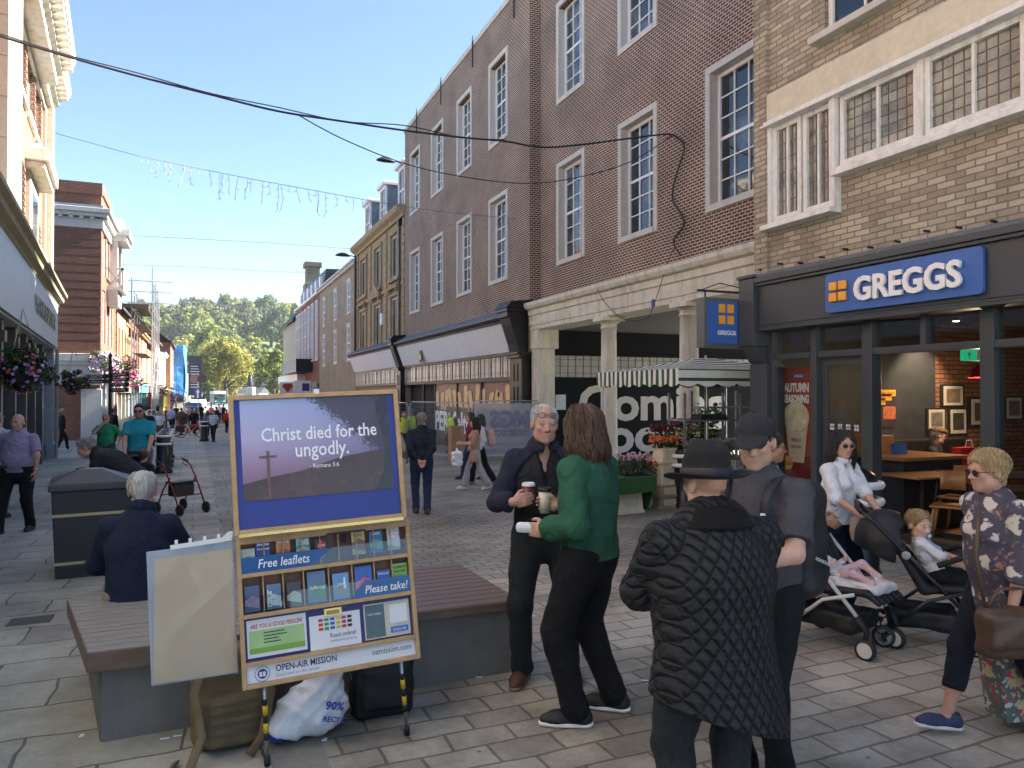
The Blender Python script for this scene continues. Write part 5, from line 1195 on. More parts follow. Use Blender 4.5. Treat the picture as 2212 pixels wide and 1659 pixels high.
 leaflet('navy leaflet asking about being good enough', -.312, 1, (.02, .05, .28), .125, txt=['Are you', 'Good Enough']); leaflet('orange sunset leaflet in the top rack', -.215, 1, (.62, .22, .04), .128, txt=['Where will'], c2=(.3, .1, .02))
 leaflet('teal leaflet with beach sand in the top rack', -.118, 1, (.03, .28, .28), .125, txt=['How can', 'I find'], c2=(.5, .4, .3))
 st = leaflet('black leaflet with a red stop sign', -.025, 1, (.02, .02, .025), .105, txt=None)
 m = MB(); m.prism([(.024 * math.cos(R_(22.5 + 45 * k)), .07 + .024 * math.sin(R_(22.5 + 45 * k))) for k in range(8)], -.0042, -.0026, 'y'); sg = m.build('stop_sign', pm('stop_red', (.6, .02, .02), .4), st); textw('STOP', .036, M_tinkw, sg, 0, -.005, .063, ext=.0006, off=.02)
 for i, s in enumerate(['Who Do', 'You Think', 'I Am?']): textw(s, .04, M_tinkw, st, 0, -.004, .035 - i * .014, ext=.0006)
 leaflet('yellow and teal leaflet with an old television', .165, 1, (.55, .42, .14), .135, txt=['GOOD', 'NEWS'], c2=(.2, .1, .05), tc=MATS['teal_board']); leaflet('blue and green leaflet with pale lettering about heaven', .258, 1, (.06, .14, .35), .11, txt=['GOOD'], c2=(.1, .35, .25)); leaflet('cream leaflet with an open book in the top rack', .352, 1, (.45, .38, .30), .13, txt=['Will You', 'Consider', 'JESUS?'], c2=(.6, .6, .6))
 leaflet('dark blue cloudy leaflet at the left end of the lower rack', -.375, 2, (.08, .12, .22), .125, c2=(.35, .25, .35)); leaflet('grey blue leaflet asking if life is worth living', -.272, 2, (.12, .2, .32), .12, txt=None, c2=(.5, .55, .6)); o = bpy.context.scene.objects[-1]
 leaflet('dark leaflet with a bright woodland path', -.175, 2, (.06, .06, .05), .118, c2=(.5, .5, .4)); leaflet('leaflet with a huddled figure and a field of graves', -.062, 2, (.12, .2, .33), .155, .09, txt=None, c2=(.1, .25, .12))
 leaflet('blue leaflet with a white lighthouse', .06, 2, (.13, .30, .52), .13, .082, txt=None, c2=(.25, .25, .28)); leaflet('blue and pink galaxy leaflet in the lower rack', .178, 2, (.05, .12, .42), .15, .09, c2=(.55, .12, .25)); leaflet('plain bright blue leaflet in the lower rack', .283, 2, (.04, .12, .42), .115, txt=['What is your'])
 leaflet('bright green leaflet with black capitals', .372, 2, (.2, .42, .06), .14, .078, txt=['ULTIMATE', 'QUESTIONS'], tc=M_ink)
 for nm, lines, dx, w in (('grey blue leaflet asking if life is worth living', ['Is', 'Life', 'Worth', 'Living?'], -.03, .011), ('leaflet with a huddled figure and a field of graves', ['Suffering?'], -.035, .008), ('blue leaflet with a white lighthouse', ['JOHN'], -.02, .011)):
  for o in COL.objects:
   if o.get('label') == nm:
    for i, s in enumerate(lines): textw(s, w * len(s), M_tinkw, o, dx, -.004, .068 - i * .018, 'LEFT', ext=.0006, off=.02)
    if 'lighthouse' in nm: m = MB(); m.prism([(.012, .05), (.026, .05), (.023, .1), (.015, .1)], -.0042, -.0036, 'y'); m.box(.014, .024, -.0042, -.0036, .101, .107); m.build('lighthouse_print', M_tinkw, o)
stand()
def sleeve():
 Y = 3.90; P = lambda u, v, y=Y: on_y(u, v, y)
 t = thing('plastic_sleeve', 'clear plastic wallet holding plain buff card, hung beside the leaflet stand', 'wallet', (-.0, Y, gz(Y)))
 t0 = Matrix.Translation((0, -Y, -gz(Y)))
 def poly(nm, uv, mat, dy, th=.003): m = MB(); q = [P(u, v) for u, v in uv]; m.prism([(p.x, p.z) for p in q], Y + dy - th, Y + dy, 'y', M=t0); return m.build(nm, mat, t)
 poly('buff_card', [(331, 1477), (512, 1450), (500, 1184), (333, 1208)], pm('buff_card', (.62, .47, .27), .35, .12, 3, coat=.5), 0.0)
 vin = bpy.data.materials.new('clear_vinyl'); vin.use_nodes = True; nt = vin.node_tree; tb = nt.nodes.new('ShaderNodeBsdfTransparent'); mx = nt.nodes.new('ShaderNodeMixShader'); mx.inputs[0].default_value = .22; b = nt.nodes['Principled BSDF']
 b.inputs['Base Color'].default_value = (.45, .5, .58, 1); b.inputs['Roughness'].default_value = .12; b.inputs['Specular IOR Level'].default_value = .9
 nt.links.new(tb.outputs[0], mx.inputs[1]); nt.links.new(b.outputs[0], mx.inputs[2]); nt.links.new(mx.outputs[0], nt.nodes['Material Output'].inputs[0])
 q = [P(u, v) for u, v in ((327, 1482), (515, 1453), (502, 1170), (316, 1193))]; m = MB(); n = 26; rg = random.Random(3)
 for j in range(n + 1):
  for i in range(n + 1):
   a, b_ = i / n, j / n; p = q[0].lerp(q[1], a).lerp(q[3].lerp(q[2], a), b_)
   w = .030 * max(0, math.sin(7 * a - 6 * b_ + 1.8 * math.sin(5 * b_))) ** 6 * (1 if 0 < i < n and 0 < j < n else 0) + .010 * max(0, math.sin(5 * b_ + 8 * a)) ** 6
   m.v.append((p.x, -.008 - w, p.z - gz(Y)))
 m.f = [(j * (n + 1) + i, j * (n + 1) + i + 1, (j + 1) * (n + 1) + i + 1, (j + 1) * (n + 1) + i) for j in range(n) for i in range(n)]; m.m = [0] * len(m.f); m.build('vinyl_front', vin, t, True)
 poly('vinyl_back', [(327, 1482), (515, 1453), (502, 1170), (316, 1193)], pm('vinyl_grey', (.36, .42, .50), .3, .06), .006)
 poly('hanger_rail', [(368, 1186), (500, 1166), (503, 1146), (492, 1148), (480, 1160), (368, 1177)], M_white, -.012, .008)
 m = MB()
 for u, v in ((381, 1174), (411, 1170), (442, 1166), (472, 1161)): p = P(u, v); m.box(p.x - .007, p.x + .007, -.02, -.006, p.z - gz(Y), p.z + .018 - gz(Y))
 m.build('rail_hook', M_white, t)
sleeve()
# ---- bags under the stand
def bags():
 g = SDF((-.3, -.25, 0), (.42, .25, .5), .009)
 g.ell((-.02, 0, .14), (.2, .14, .14), .05); g.ell((.05, .02, .26), (.11, .09, .13), .07); g.ell((-.17, -.03, .10), (.1, .09, .07), .05); g.cone((.03, .0, .3), (.06, .02, .42), .03, .055, .03); g.relief(lambda X, Y, Z: .014 * np.abs(np.sin(13 * X + 19 * Z + 2 * np.sin(9 * Y + 5 * X))) + .010 * np.abs(np.sin(31 * X - 17 * Z + 2.5 * np.sin(14 * Z))) - .012); g.cut((0, 0, .0), (0, 0, -1))
 t = thing('carrier_bag', 'crumpled white plastic carrier bag with blue print', 'bag', (.60, 4.16, gz(4.16)), .1)
 wb = pm('white_polythene', (.74, .75, .78), .25, .10, 12, .7, 24); g.build('bag', wb, t)
 m = MB(); m.ell((-.205, -.05, .075), (.06, .06, .045), 12); m.build('blue_corner', pm('print_blue', (.02, .06, .42), .35), t, True)
 for s, w, z, x in (('90%', .10, .185, .02), ('RECYC', .12, .125, .03)): textw(s, w, MATS['print_blue'], t, x, -.152 if z < .15 else -.142, z, ext=.001, off=.03, M=Matrix.Rotation(.25, 4, 'Y'))
 # olive rucksack
 t = thing('backpack', 'khaki military style backpack slumped against the bench', 'backpack', (.17, 4.22, gz(4.22)), .15)
 kh = pm('khaki_canvas', (.16, .115, .06), .85, .2, 8, .3, 90); g = SDF((-.25, -.16, 0), (.25, .18, .58), .009)
 g.box((0, .04, .26), (.19, .11, .26), .08, .02); g.box((0, -.07, .17), (.15, .06, .14), .05, .03); g.creases(.006, 22, 3); g.build('bag', kh, t)
 m = MB()
 for z in (.10, .15, .2, .25): m.box(-.14, .14, -.135, -.128, z, z + .022)
 m.build('webbing', pm('khaki_webbing', (.11, .08, .04), .8), t, bevel=.002)
 for s, pts in ((-1, [(-.13, -.06, .5), (-.2, -.13, .35), (-.17, -.17, .15), (-.24, -.24, .02), (-.34, -.2, .012), (-.28, -.1, .02)]), (1, [(.13, -.06, .5), (.17, -.16, .3), (.12, -.2, .1), (.05, -.22, .02)])):
  m = MB(); m.tube(pts, .026, 8, flat=(1, .3)); m.build('strap', kh, t, True)
 # black trolley case and its wheel frame
 t = thing('trolley_bag', 'black wheeled trolley bag behind the right pole of the stand', 'bag', (1.0, 4.32, gz(4.32)), -.05)
 bk_ = pm('black_nylon', (.010, .010, .011), .6, .3, 8, .2, 100); g = SDF((-.2, -.15, 0), (.2, .15, .46), .009); g.box((0, 0, .22), (.175, .12, .22), .05, .02); g.box((0, -.11, .18), (.13, .03, .12), .025, .02); g.creases(.004, 20, 5); g.build('bag', bk_, t)
 m = MB(); m.tube([(-.2, 0, .3), (-.14, -.05, .12), (-.17, -.02, .02)], .012, 6); m.tube([(-.28, .0, .4), (-.15, .0, .2)], .012, 6); m.build('frame', M_black, t)
 m = MB(); Mw = Matrix.Translation((-.31, .0, .125)) @ Matrix.Rotation(R_(70), 4, 'Z') @ Matrix.Rotation(math.pi / 2, 4, 'X')
 m.lathe([(.07, -.03), (.11, -.035), (.125, -.015), (.125, .015), (.11, .035), (.07, .03)], 24, M=Mw, caps=False); w = m.build('wheel', M_blackm, t, True); m = MB(); m.lathe([(.07, -.02), (.03, -.03), (.03, .03), (.07, .02)], 18, M=Mw); m.build('hub', pm('grey_plastic', (.05, .05, .055), .4), w)
bags()
# ---- square litter bin
def litter_bin():
 t = thing('litter_bin', 'large square black litter bin with pyramid lid and two gold bands', 'bin', (-1.08, 9.42, gz(9.4)), R_(7))
 bm = pm('bin_black', (.028, .030, .034), .5, .2, 3, .08, 40); f = lambda z: .33 + .045 * z
 m = MB(); a, b = f(0), f(.93); m.add([(-a, -a, 0), (a, -a, 0), (a, a, 0), (-a, a, 0), (-b, -b, .93), (b, -b, .93), (b, b, .93), (-b, b, .93)], [(0, 3, 2, 1), (4, 5, 6, 7), (0, 1, 5, 4), (1, 2, 6, 5), (2, 3, 7, 6), (3, 0, 4, 7)]); m.build('body', bm, t, bevel=.015)
 m = MB(); m.box(-.40, .40, -.40, .40, .932, 1.0); m.add([(-.40, -.40, 1.002), (.40, -.40, 1.002), (.40, .40, 1.002), (-.40, .40, 1.002), (-.1, -.1, 1.13), (.1, -.1, 1.13), (.1, .1, 1.13), (-.1, .1, 1.13)], [(0, 3, 2, 1), (4, 5, 6, 7), (0, 1, 5, 4), (1, 2, 6, 5), (2, 3, 7, 6), (3, 0, 4, 7)]); m.build('lid', pm('bin_lid', (.05, .052, .056), .5, .2, 4, .1, 50), t, bevel=.012)
 gd = pm('gold_band', (.42, .36, .19), .4, .1)
 for z in (.15, .66): m = MB(); w = f(z) + .004; m.box(-w, w, -w, w, z, z + .03); m.build('band', gd, t)
 m = MB(); m.box(.35, .385, -.2, .2, .72, .9); m.build('mouth', M_blackm, t)
 m = MB(); m.box(-.06, .06, -.06, .0, 1.131, 1.136); m.build('lid_label', M_oak, t)
litter_bin()
def round_bin(loc, lab, s=1.0):
 t = thing('round_bin', lab, 'bin', loc); t.scale = (s, s, s)
 m = MB(); m.lathe([(.225, 0), (.225, .06), (.205, .08), (.205, .70), (.215, .72)], 28); m.build('body', M_black, t, True)
 for z in (.74, .90): m = MB(); m.lathe([(.19, z - .03), (.245, z - .035), (.262, z), (.245, z + .03), (.19, z + .035)], 28, caps=False); m.build('white_rim', M_white, t, True)
 m = MB(); m.lathe([(.15, .74), (.15, .9)], 20); m.build('inner_liner', M_blackm, t)
 m = MB(); m.lathe([(.2, .93), (.17, 1.0), (.1, 1.05), (.01, 1.07)], 24); m.build('dome_lid', M_black, t, True)
p = G(1850, 1244); round_bin((p.x, p.y, gz(p.y)), 'round black street bin with white rims beside the bakery doorway', 1.06)
p = G(1478, 1095); round_bin((p.x, p.y, gz(p.y)), 'round black street bin with white rims in front of the flower stall')
# ---- bollards
def bollard(): 
 t = thing('bollard', 'nearest black bollard with two white bands behind the walker', 'bollard', (-.87, 22.88, gz(22.9)), 0, 'bollards along the street')
 m = MB(); m.lathe([(.24, 0), (.24, .1), (.19, .14), (.18, .7), (.18, 1.02), (.15, 1.1), (.01, 1.13)], 18); m.build('post', M_black, t, True)
 for z in (.82, 1.04): m = MB(); m.lathe([(.17, z - .03), (.215, z - .03), (.225, z), (.215, z + .03), (.17, z + .03)], 18, caps=False); m.build('white_band', M_white, t, True)
 return t
b0 = bollard()
for u, v, lab in ((356, 1010, 'black bollard close behind the nearest white banded one'), (359, 1000, 'black bollard third in the row behind the walker'), (362, 990, 'black bollard fourth in the row behind the walker'), (314, 968, 'black bollard left of the man in turquoise'), (326, 962, 'black bollard just right of the man in turquoise'), (441, 953, 'black bollard beside the woman in the striped top'), (391, 925, 'far black bollard beyond the red bicycles')):
 p = G(u, v); dup(b0, (p.x, p.y, gz(p.y)), 0, lab)
# ---- rollator
def rollator():
 p = G(392, 1108); t = thing('rollator', 'dark red walking frame on wheels with black seat bag', 'walker', (p.x, p.y, gz(p.y)), R_(35))
 rd = pm('maroon_metal', (.22, .012, .02), .3, .05, metal=.3)
 for s in (-.25, .25):
  m = MB(); m.tube([(s, -.30, .12), (s, -.12, .45), (s, .12, .80), (s, .28, .88)], .014, 8); m.build('frame', rd, t, True); m = MB(); m.tube([(s, .30, .12), (s, .14, .42), (s, -.05, .62)], .013, 8); m.build('frame', rd, t, True)
  m = MB(); m.tube([(s, .2, .86), (s, .36, .9)], .018, 8); m.tube([(s, .3, .86), (s, .36, .82), (s, .2, .78)], .006, 5); m.build('handle', M_blackm, t, True)
  for y in (-.32, .32):
   m = MB(); m.lathe([(.06, -.018), (.095, -.018), (.1, 0), (.095, .018), (.06, .018)], 18, M=Matrix.Translation((s, y, .1)) @ Matrix.Rotation(math.pi / 2, 4, 'Y')); m.build('wheel', M_blackm, t, True)
 m = MB(); m.box(-.22, .22, -.1, .14, .52, .55); m.build('seat', M_blackm, t, bevel=.01); m = MB(); m.box(-.2, .2, -.08, .1, .3, .515); m.build('bag', M_blackm, t, bevel=.03)
 for y in (-.2, .22): m = MB(); m.tube([(-.25, y, .32), (.25, y, .32)], .011, 6); m.build('crossbar', rd, t)
rollator()
# ---- bicycles
def bike(label, u, v, rz, colr, cn):
 p = G(u, v); t = thing('bicycle', label, 'bicycle', (p.x, p.y, gz(p.y)), rz, 'parked bicycles'); fm = pm('bike_' + cn, colr, .3, .05)
 for x in (-.53, .53):
  m = MB(); Mw = Matrix.Translation((x, 0, .34)) @ Matrix.Rotation(math.pi / 2, 4, 'X'); m.lathe([(.31, -.02), (.34, -.018), (.345, 0), (.34, .018), (.31, .02)], 26, M=Mw, caps=False); w = m.build('wheel', M_blackm, t, True)
  m = MB()
  for k in range(9): q = k * .7; m.tube([(x, 0, .34), (x + .31 * math.cos(q), 0, .34 + .31 * math.sin(q))], .004, 3)
  m.build('spokes', M_steel, w)
 m = MB(); m.tube([(-.53, 0, .34), (-.05, 0, .3), (-.15, 0, .75), (-.53, 0, .34)], .022, 6); m.tube([(-.05, 0, .3), (.38, 0, .68)], .035, 6); m.tube([(-.13, 0, .55), (.36, 0, .78)], .025, 6); m.tube([(.53, 0, .34), (.36, 0, .85), (.33, 0, 1.0)], .022, 6); m.build('frame', fm, t)
 m = MB(); m.tube([(-.15, 0, .75), (-.17, 0, .9)], .013, 6); m.box(-.3, -.05, -.06, .06, .9, .95); m.build('saddle', M_blackm, t, bevel=.02); m = MB(); m.tube([(.2, -.26, 1.03), (.33, -.15, 1.05), (.33, .15, 1.05), (.2, .26, 1.03)], .014, 6); m.build('handlebar', M_blackm, t)
 m = MB(); m.box(-.78, -.36, -.12, -.05, .35, .68); m.box(-.78, -.36, .05, .12, .35, .68); m.build('pannier', M_blackm, t, bevel=.03)
 return t
bike('red bicycle parked nearest the street centre', 412, 945, R_(15), (.50, .02, .02), 'red'); bike('red bicycle with black panniers parked behind the nearest one', 398, 943, R_(-160), (.45, .02, .02), 'red'); bike('grey bicycle with a basket parked at the left of the red ones', 372, 941, R_(10), (.12, .13, .14), 'grey')
# ---- fingerpost, direction sign, hanging baskets
def fingerpost():
 t = thing('fingerpost', 'black pedestrian direction post with two stacked name arms', 'signpost', (-2.94, 30.6, gz(30.6)), -YAW - R_(28))
 m = MB(); m.lathe([(.09, 0), (.09, .9), (.06, .95), (.055, 3.7), (.09, 3.72), (.01, 3.9)], 12); m.build('post', M_blackm, t)
 for x0, x1, zs, tx in ((-1.45, -.08, (2.92, 2.74), ('Abbey Park', 'Shopping Centre')), (.08, 1.05, (2.98, 2.80, 2.62, 2.42), ('Cathedral', 'Guildhall', 'Car Park', 'the brooks'))):
  for z, s in zip(zs, tx): m = MB(); m.box(x0, x1, -.03, .03, z, z + .16); a = m.build('arm', M_blackm, t, bevel=.01); textw(s, min(.7, .085 * len(s)), M_tinkw, a, (x0 + x1) / 2, -.034, z + .045)
fingerpost()
p = G(428, 925); t = thing('one_way_sign', 'blue arrow sign on a grey pole with two round sign backs above', 'sign', (p.x, p.y, gz(p.y)), -YAW)
m = MB(); m.tube([(0, 0, 0), (0, 0, 4.0)], .05, 8); m.build('pole', M_steel, t)
m = MB(); m.box(-.26, .26, -.08, -.06, 2.1, 2.95); a = m.build('blue_plate', pm('road_sign_blue', (.02, .09, .40), .4), t); m = MB(); m.prism([(-.06, 2.2), (.06, 2.2), (.06, 2.6), (.16, 2.6), (0, 2.85), (-.16, 2.6), (-.06, 2.6)], -.086, -.081, 'y'); m.build('arrow', M_tinkw, a)
for x in (-.3, .3): m = MB(); m.lathe([(.32, 0), (.32, .03)], 20, M=Matrix.Translation((x, -.06, 3.6)) @ Matrix.Rotation(math.pi / 2, 4, 'X') @ Matrix.Rotation(x, 4, 'Y')); m.build('round_plate', pm('sign_back_grey', (.10, .105, .11), .5), t)
PET = {n: pm('petal_' + n, c, .6, .2, 20) for n, c in dict(purple=(.34, .25, .62), magenta=(.45, .02, .25), white=(.62, .55, .6), red=(.55, .08, .05), pink=(.62, .12, .30), palepink=(.62, .33, .42)).items()}
L_bask = leafmat('basket_leaves', (.035, .065, .018), (.085, .12, .035))
def blossoms(rng, n, r, c, size, only_out=True):
 g = rng.normal(0, 1, (n, 3)); g /= np.linalg.norm(g, axis=1)[:, None]; P = g * np.array(r) * rng.uniform(.9, 1.08, (n, 1)) + np.array(c); Vs = []; Qs = []; k = 0
 for p, d in zip(P, g):
  a = np.cross(d, [0.1, .2, 1]); a /= np.linalg.norm(a); b = np.cross(d, a); s = size * rng.uniform(.7, 1.2); ring = [p + s * (math.cos(q) * a + math.sin(q) * b) + d * s * .25 for q in np.arange(6) * math.pi / 3]
  Vs += [p] + ring; 
  for j in range(0, 6, 2): Qs.append((k, k + 1 + j, k + 1 + (j + 1) % 6, k + 1 + (j + 2) % 6))
  k += 7
 return np.array(Vs), np.array(Qs)
def basket(label, loc, w, h, cols, seed, chain=None, nleaf=2600, group='hanging flower baskets', name='hanging_basket', leaf=.035, bl=.04, nb=45):
 rng = np.random.default_rng(seed); t = thing(name, label, 'flowers', loc, 0, group)
 Vv, Q = crown_mesh(rng, w, h, 40, nleaf, leaf, -h / 2, 0); o = bpy.data.objects.new('foliage', mesh_np('foliage', Vv, Q, L_bask)); COL.objects.link(o); o.parent = t
 for cn in cols: a, b = blossoms(rng, nb, (w * .48, w * .48, h * .46), (0, 0, 0), bl); o = bpy.data.objects.new('blossoms', mesh_np('blossoms', a, b, PET[cn])); COL.objects.link(o); o.parent = t
 if chain:
  for q in range(3): m = MB(); m.tube([(w * .3 * math.cos(q * 2.1), w * .3 * math.sin(q * 2.1), .1), (0, 0, chain)], .006, 4); m.build('chain', M_steel, t)
  m = MB(); m.lathe([(w * .06, -h * .42), (w * .26, -h * .2), (w * .31, .0)], 14); m.build('bowl', M_blackm, t)
 return t
p = at(48, 805, 13.2); basket('big nearest hanging basket of purple and magenta petunias under the store canopy', p, .98, .82, ['purple', 'purple', 'magenta', 'red'], 21, 1.15, bl=.032)
p = at(158, 824, 21.5); basket('smaller hanging basket with purple flowers before the brick corner', p, .95, .68, ['purple', 'magenta'], 22, 1.0, 2000, bl=.03)
for i, (u, v, d, w, h, cs, lab) in enumerate(((228, 783, 40, 1.7, 1.3, ['purple', 'white', 'palepink'], 'lilac and white flower mass above the fingerpost'), (262, 802, 43, 1.8, 1.7, ['pink', 'magenta', 'pink'], 'bright pink flower mass hanging from the left row'), (287, 823, 50, 1.4, 1.2, ['pink', 'white', 'pink'], 'pink and white trailing flowers beyond the bright pink mass'), (345, 845, 66, 1.6, 1.2, ['palepink', 'white', 'red'], 'pale pink flower basket below the teal sign'), (384, 862, 80, 1.6, 1.1, ['purple', 'palepink'], 'far small flower basket over the awnings'))):
 t = basket(lab, at(u, v, d), w, h, cs, 30 + i, None, 900, 'flower masses along the left row', 'flower_basket', .06, .07, 70)
 m = MB(); m.tube([(-w * .5 - .6, 0, h * .3), (0, 0, h * .35), (0, 0, 0)], .03, 5); m.build('bracket', M_blackm, t)
# awnings of the far left row
for y0, X, c, lab in ((86, -4.6, (.62, .6, .55), 'white sloping awning over a far shop'), (96, -4.3, (.6, .57, .5), 'cream sloping awning beyond the white one'), (112, -3.4, (.05, .1, .3), 'navy sloping awning far down the left row')):
 m = MB(); m.prism([(-.0, 2.55 - .78), (0, 2.6 - .78), (2.0, 1.95 - .78), (2.0, 1.75 - .78)], y0, y0 + 7, 'x'); o = m.build('awning', pm('awning%d' % y0, c, .7), None, M=Matrix.Translation((X + .02, 0, .78)) @ Matrix.Rotation(math.pi / 2, 4, 'Z') @ Matrix.Scale(-1, 4, (0, 1, 0))); tag(o, lab, 'awning')
# ---- temporary fence panels with a sheet
def fence_panel(label, P0, P1, banner=False):
 t = thing('fence_panel', label, 'fence', P0, math.atan2(P1[1] - P0[1], P1[0] - P0[0]), 'temporary fence panels'); L = math.hypot(P1[0] - P0[0], P1[1] - P0[1])
 m = MB(); m.tube([(0, 0, .0), (0, 0, 1.85), (.12, 0, 1.98), (L - .12, 0, 1.98), (L, 0, 1.85), (L, 0, 0)], .021, 8); m.tube([(0, 0, .18), (L, 0, .18)], .018, 6); m.tube([(0, 0, 1.05), (L, 0, 1.05)], .012, 6); m.build('frame', M_steel, t, True)
 m = MB(); n = int(L / .06)
 for i in range(1, n): m.box(L * i / n - .002, L * i / n + .002, -.002, .002, .18, 1.98)
 for z in (.6, 1.5, 1.8): m.box(0, L, -.004, -.0025, z, z + .004)
 m.build('wire_mesh', M_steel, t)
 for x in (0, L): m = MB(); m.box(x - .12, x + .12, -.35, .35, 0, .13); m.build('foot_block', M_blackm, t, bevel=.02)
 if banner:
  nb = bpy.data.materials.new('grey_debris_sheet'); nb.use_nodes = True; nt = nb.node_tree; tb = nt.nodes.new('ShaderNodeBsdfTransparent'); mx = nt.nodes.new('ShaderNodeMixShader'); mx.inputs[0].default_value = .72
  nt.nodes['Principled BSDF'].inputs['Base Color'].default_value = (.40, .42, .48, 1); nt.links.new(tb.outputs[0], mx.inputs[1]); nt.links.new(nt.nodes['Principled BSDF'].outputs[0], mx.inputs[2]); nt.links.new(mx.outputs[0], nt.nodes['Material Output'].inputs[0])
  m = MB(); nn = 24
  for i in range(nn + 1):
   for j in range(9): m.v.append((.06 + (L - .12) * i / nn, .03 + .012 * math.sin(i * 1.1 + j), .12 + 1.8 * j / 8 - .03 * (j == 8) * abs(math.sin(i * .8))))
  m.f = [(i * 9 + j, (i + 1) * 9 + j, (i + 1) * 9 + j + 1, i * 9 + j + 1) for i in range(nn) for j in range(8)]; m.m = [0] * len(m.f); sh = m.build('sheet', nb, t, True)
  vio = pm('violet_print', (.17, .17, .30), .6); Mir = Matrix.Translation((L, 0, 0)) @ Matrix.Scale(-1, 4, (1, 0, 0))
  textw('MGS', 1.35, vio, sh, L / 2 - .1, .0, 1.12, M=Mir, off=.05, hs=1.1); textw('construction', 1.6, vio, sh, L / 2, .0, .82, M=Mir, off=.02, hs=1.3); textw('Removal & Construction', 1.9, vio, sh, L / 2, .0, .52, M=Mir); textw('Services Limited', 1.4, vio, sh, L / 2, .0, .28, M=Mir, off=.01)
def gp(u, d): p = at(u, VC, d); return (p.x, p.y, gz(p.y))
fence_panel('wire fence panel covered by a grey printed sheet', gp(1020, 24.3), gp(1168, 24.6), True); fence_panel('bare wire fence panel in front of the printed shop window', gp(886, 26.5), gp(1013, 24.5)); fence_panel('short end of wire fence just past the leaflet stand', gp(800, 27.5), gp(882, 26.6))
for u, d, w, h, lab in ((985, 23.9, .45, 1.15, 'tall upright brown cardboard sheet leaning on the fence'), (1003, 24.2, .6, .75, 'brown cardboard box behind the walking women')):
 q = gp(u, d + 1); m = MB(); m.box(-w / 2, w / 2, -.2, .2, 0, h); o = m.build('cardboard_box', pm('cardboard', (.33, .21, .12), .8, .12, 4), None, bevel=.01, loc=q); tag(o, lab, 'box')
# ---- flower stall
def stripes():
 m, nt, b = newmat('awning_stripes'); co = objco(nt); sp = nt.nodes.new('ShaderNodeSeparateXYZ'); nt.links.new(co, sp.inputs[0])
 w = nt.nodes.new('ShaderNodeMath'); w.operation = 'MULTIPLY'; w.inputs[1].default_value = 6.6; nt.links.new(sp.outputs[1], w.inputs[0]); f = nt.nodes.new('ShaderNodeMath'); f.operation = 'FRACT'; nt.links.new(w.outputs[0], f.inputs[0])
 c = ramp(nt, f.outputs[0], [(.5, (.70, .70, .66)), (.5001, (.018, .075, .045))]); nt.nodes[-1].color_ramp.interpolation = 'CONSTANT'
 nt.links.new(c, b.inputs['Base Color']); b.inputs['Roughness'].default_value = .6; return m
M_strp = stripes(); M_agreen = pm('awning_green', (.018, .075, .045), .6); M_awhite = pm('awning_white', (.70, .70, .66), .6, .06)
SX, SY, SW, SD = 6.85, 9.55, 3.0, 2.55
def stall():
 t = thing('market_stall', 'flower stall canopy with green and white stripes and scalloped edge', 'stall', (SX, SY, gz(SY + 1))); z0, z1 = 2.16 - gz(SY + 1) - .2, 2.66
 z0 = 2.37; m = MB(); c = [(0, 0, z0), (SW, 0, z0), (SW, SD, z0), (0, SD, z0)]; r0, r1 = (SW * .42, SD * .5, z1 - .05), (SW * .58, SD * .5, z1 - .05); n = 8
 def patch(a, b, cc, d): 
  o = len(m.v)
  for i in range(n + 1):
   for j in range(n + 1):
    p = Vector(a).lerp(Vector(b), i / n).lerp(Vector(d).lerp(Vector(cc), i / n), j / n); p.z -= .06 * math.sin(math.pi * j / n) * (.4 + .6 * math.sin(math.pi * i / n)); m.v.append(tuple(p))
  m.f += [(o + i * (n + 1) + j, o + (i + 1) * (n + 1) + j, o + (i + 1) * (n + 1) + j + 1, o + i * (n + 1) + j + 1) for i in range(n) for j in range(n)]; m.m += [0] * (n * n)
 patch(c[0], c[1], r1, r0); patch(c[1], c[2], r1, r1); patch(c[2], c[3], r0, r1); patch(c[3], c[0], r0, r0)
 m.build('canopy', M_strp, t, True)
 def val(p0, p1, mat, zt, zb, sc=True, nm='valance', o=0):
  m = MB(); k = 40
  for i in range(k + 1):
   p = Vector(p0).lerp(Vector(p1), i / k); w = .05 * abs(math.sin(i * math.pi / 5)) if sc else 0; m.v += [(p.x, p.y - o, zt), (p.x + .01 * math.sin(i), p.y - o, zb - w + .03)]
  m.f = [(2 * i, 2 * i + 1, 2 * i + 3, 2 * i + 2) for i in range(k)]; m.m = [0] * k; m.build(nm, mat, t)
 val(c[3], c[0], M_strp, z0, z0 - .26); val(c[1], c[2], M_strp, z0, z0 - .26); val(c[3], c[2], M_strp, z0, z0 - .26)
 val(c[0], c[1], M_awhite, z0, z0 - .26, True); val(c[0], c[1], M_agreen, z0 - .0, z0 - .05, False, 'valance', .004); val(c[0], c[1], M_agreen, z0 - .14, z0 - .22, False, 'valance', .004)
 for x, y in ((.1, .1), (SW - .1, .1), (SW - .1, SD - .1), (.1, SD - .1), (SW * .5, SD * .5)): 
  if (x, y) == (.1, .1): continue
  m = MB(); m.tube([(x, y, 0), (x, y, z0 if x != SW * .5 else z1)], .02, 8); m.build('pole', M_steel, t)
stall()
M_leaf2 = leafmat('pot_leaves', (.03, .065, .018), (.08, .13, .03))
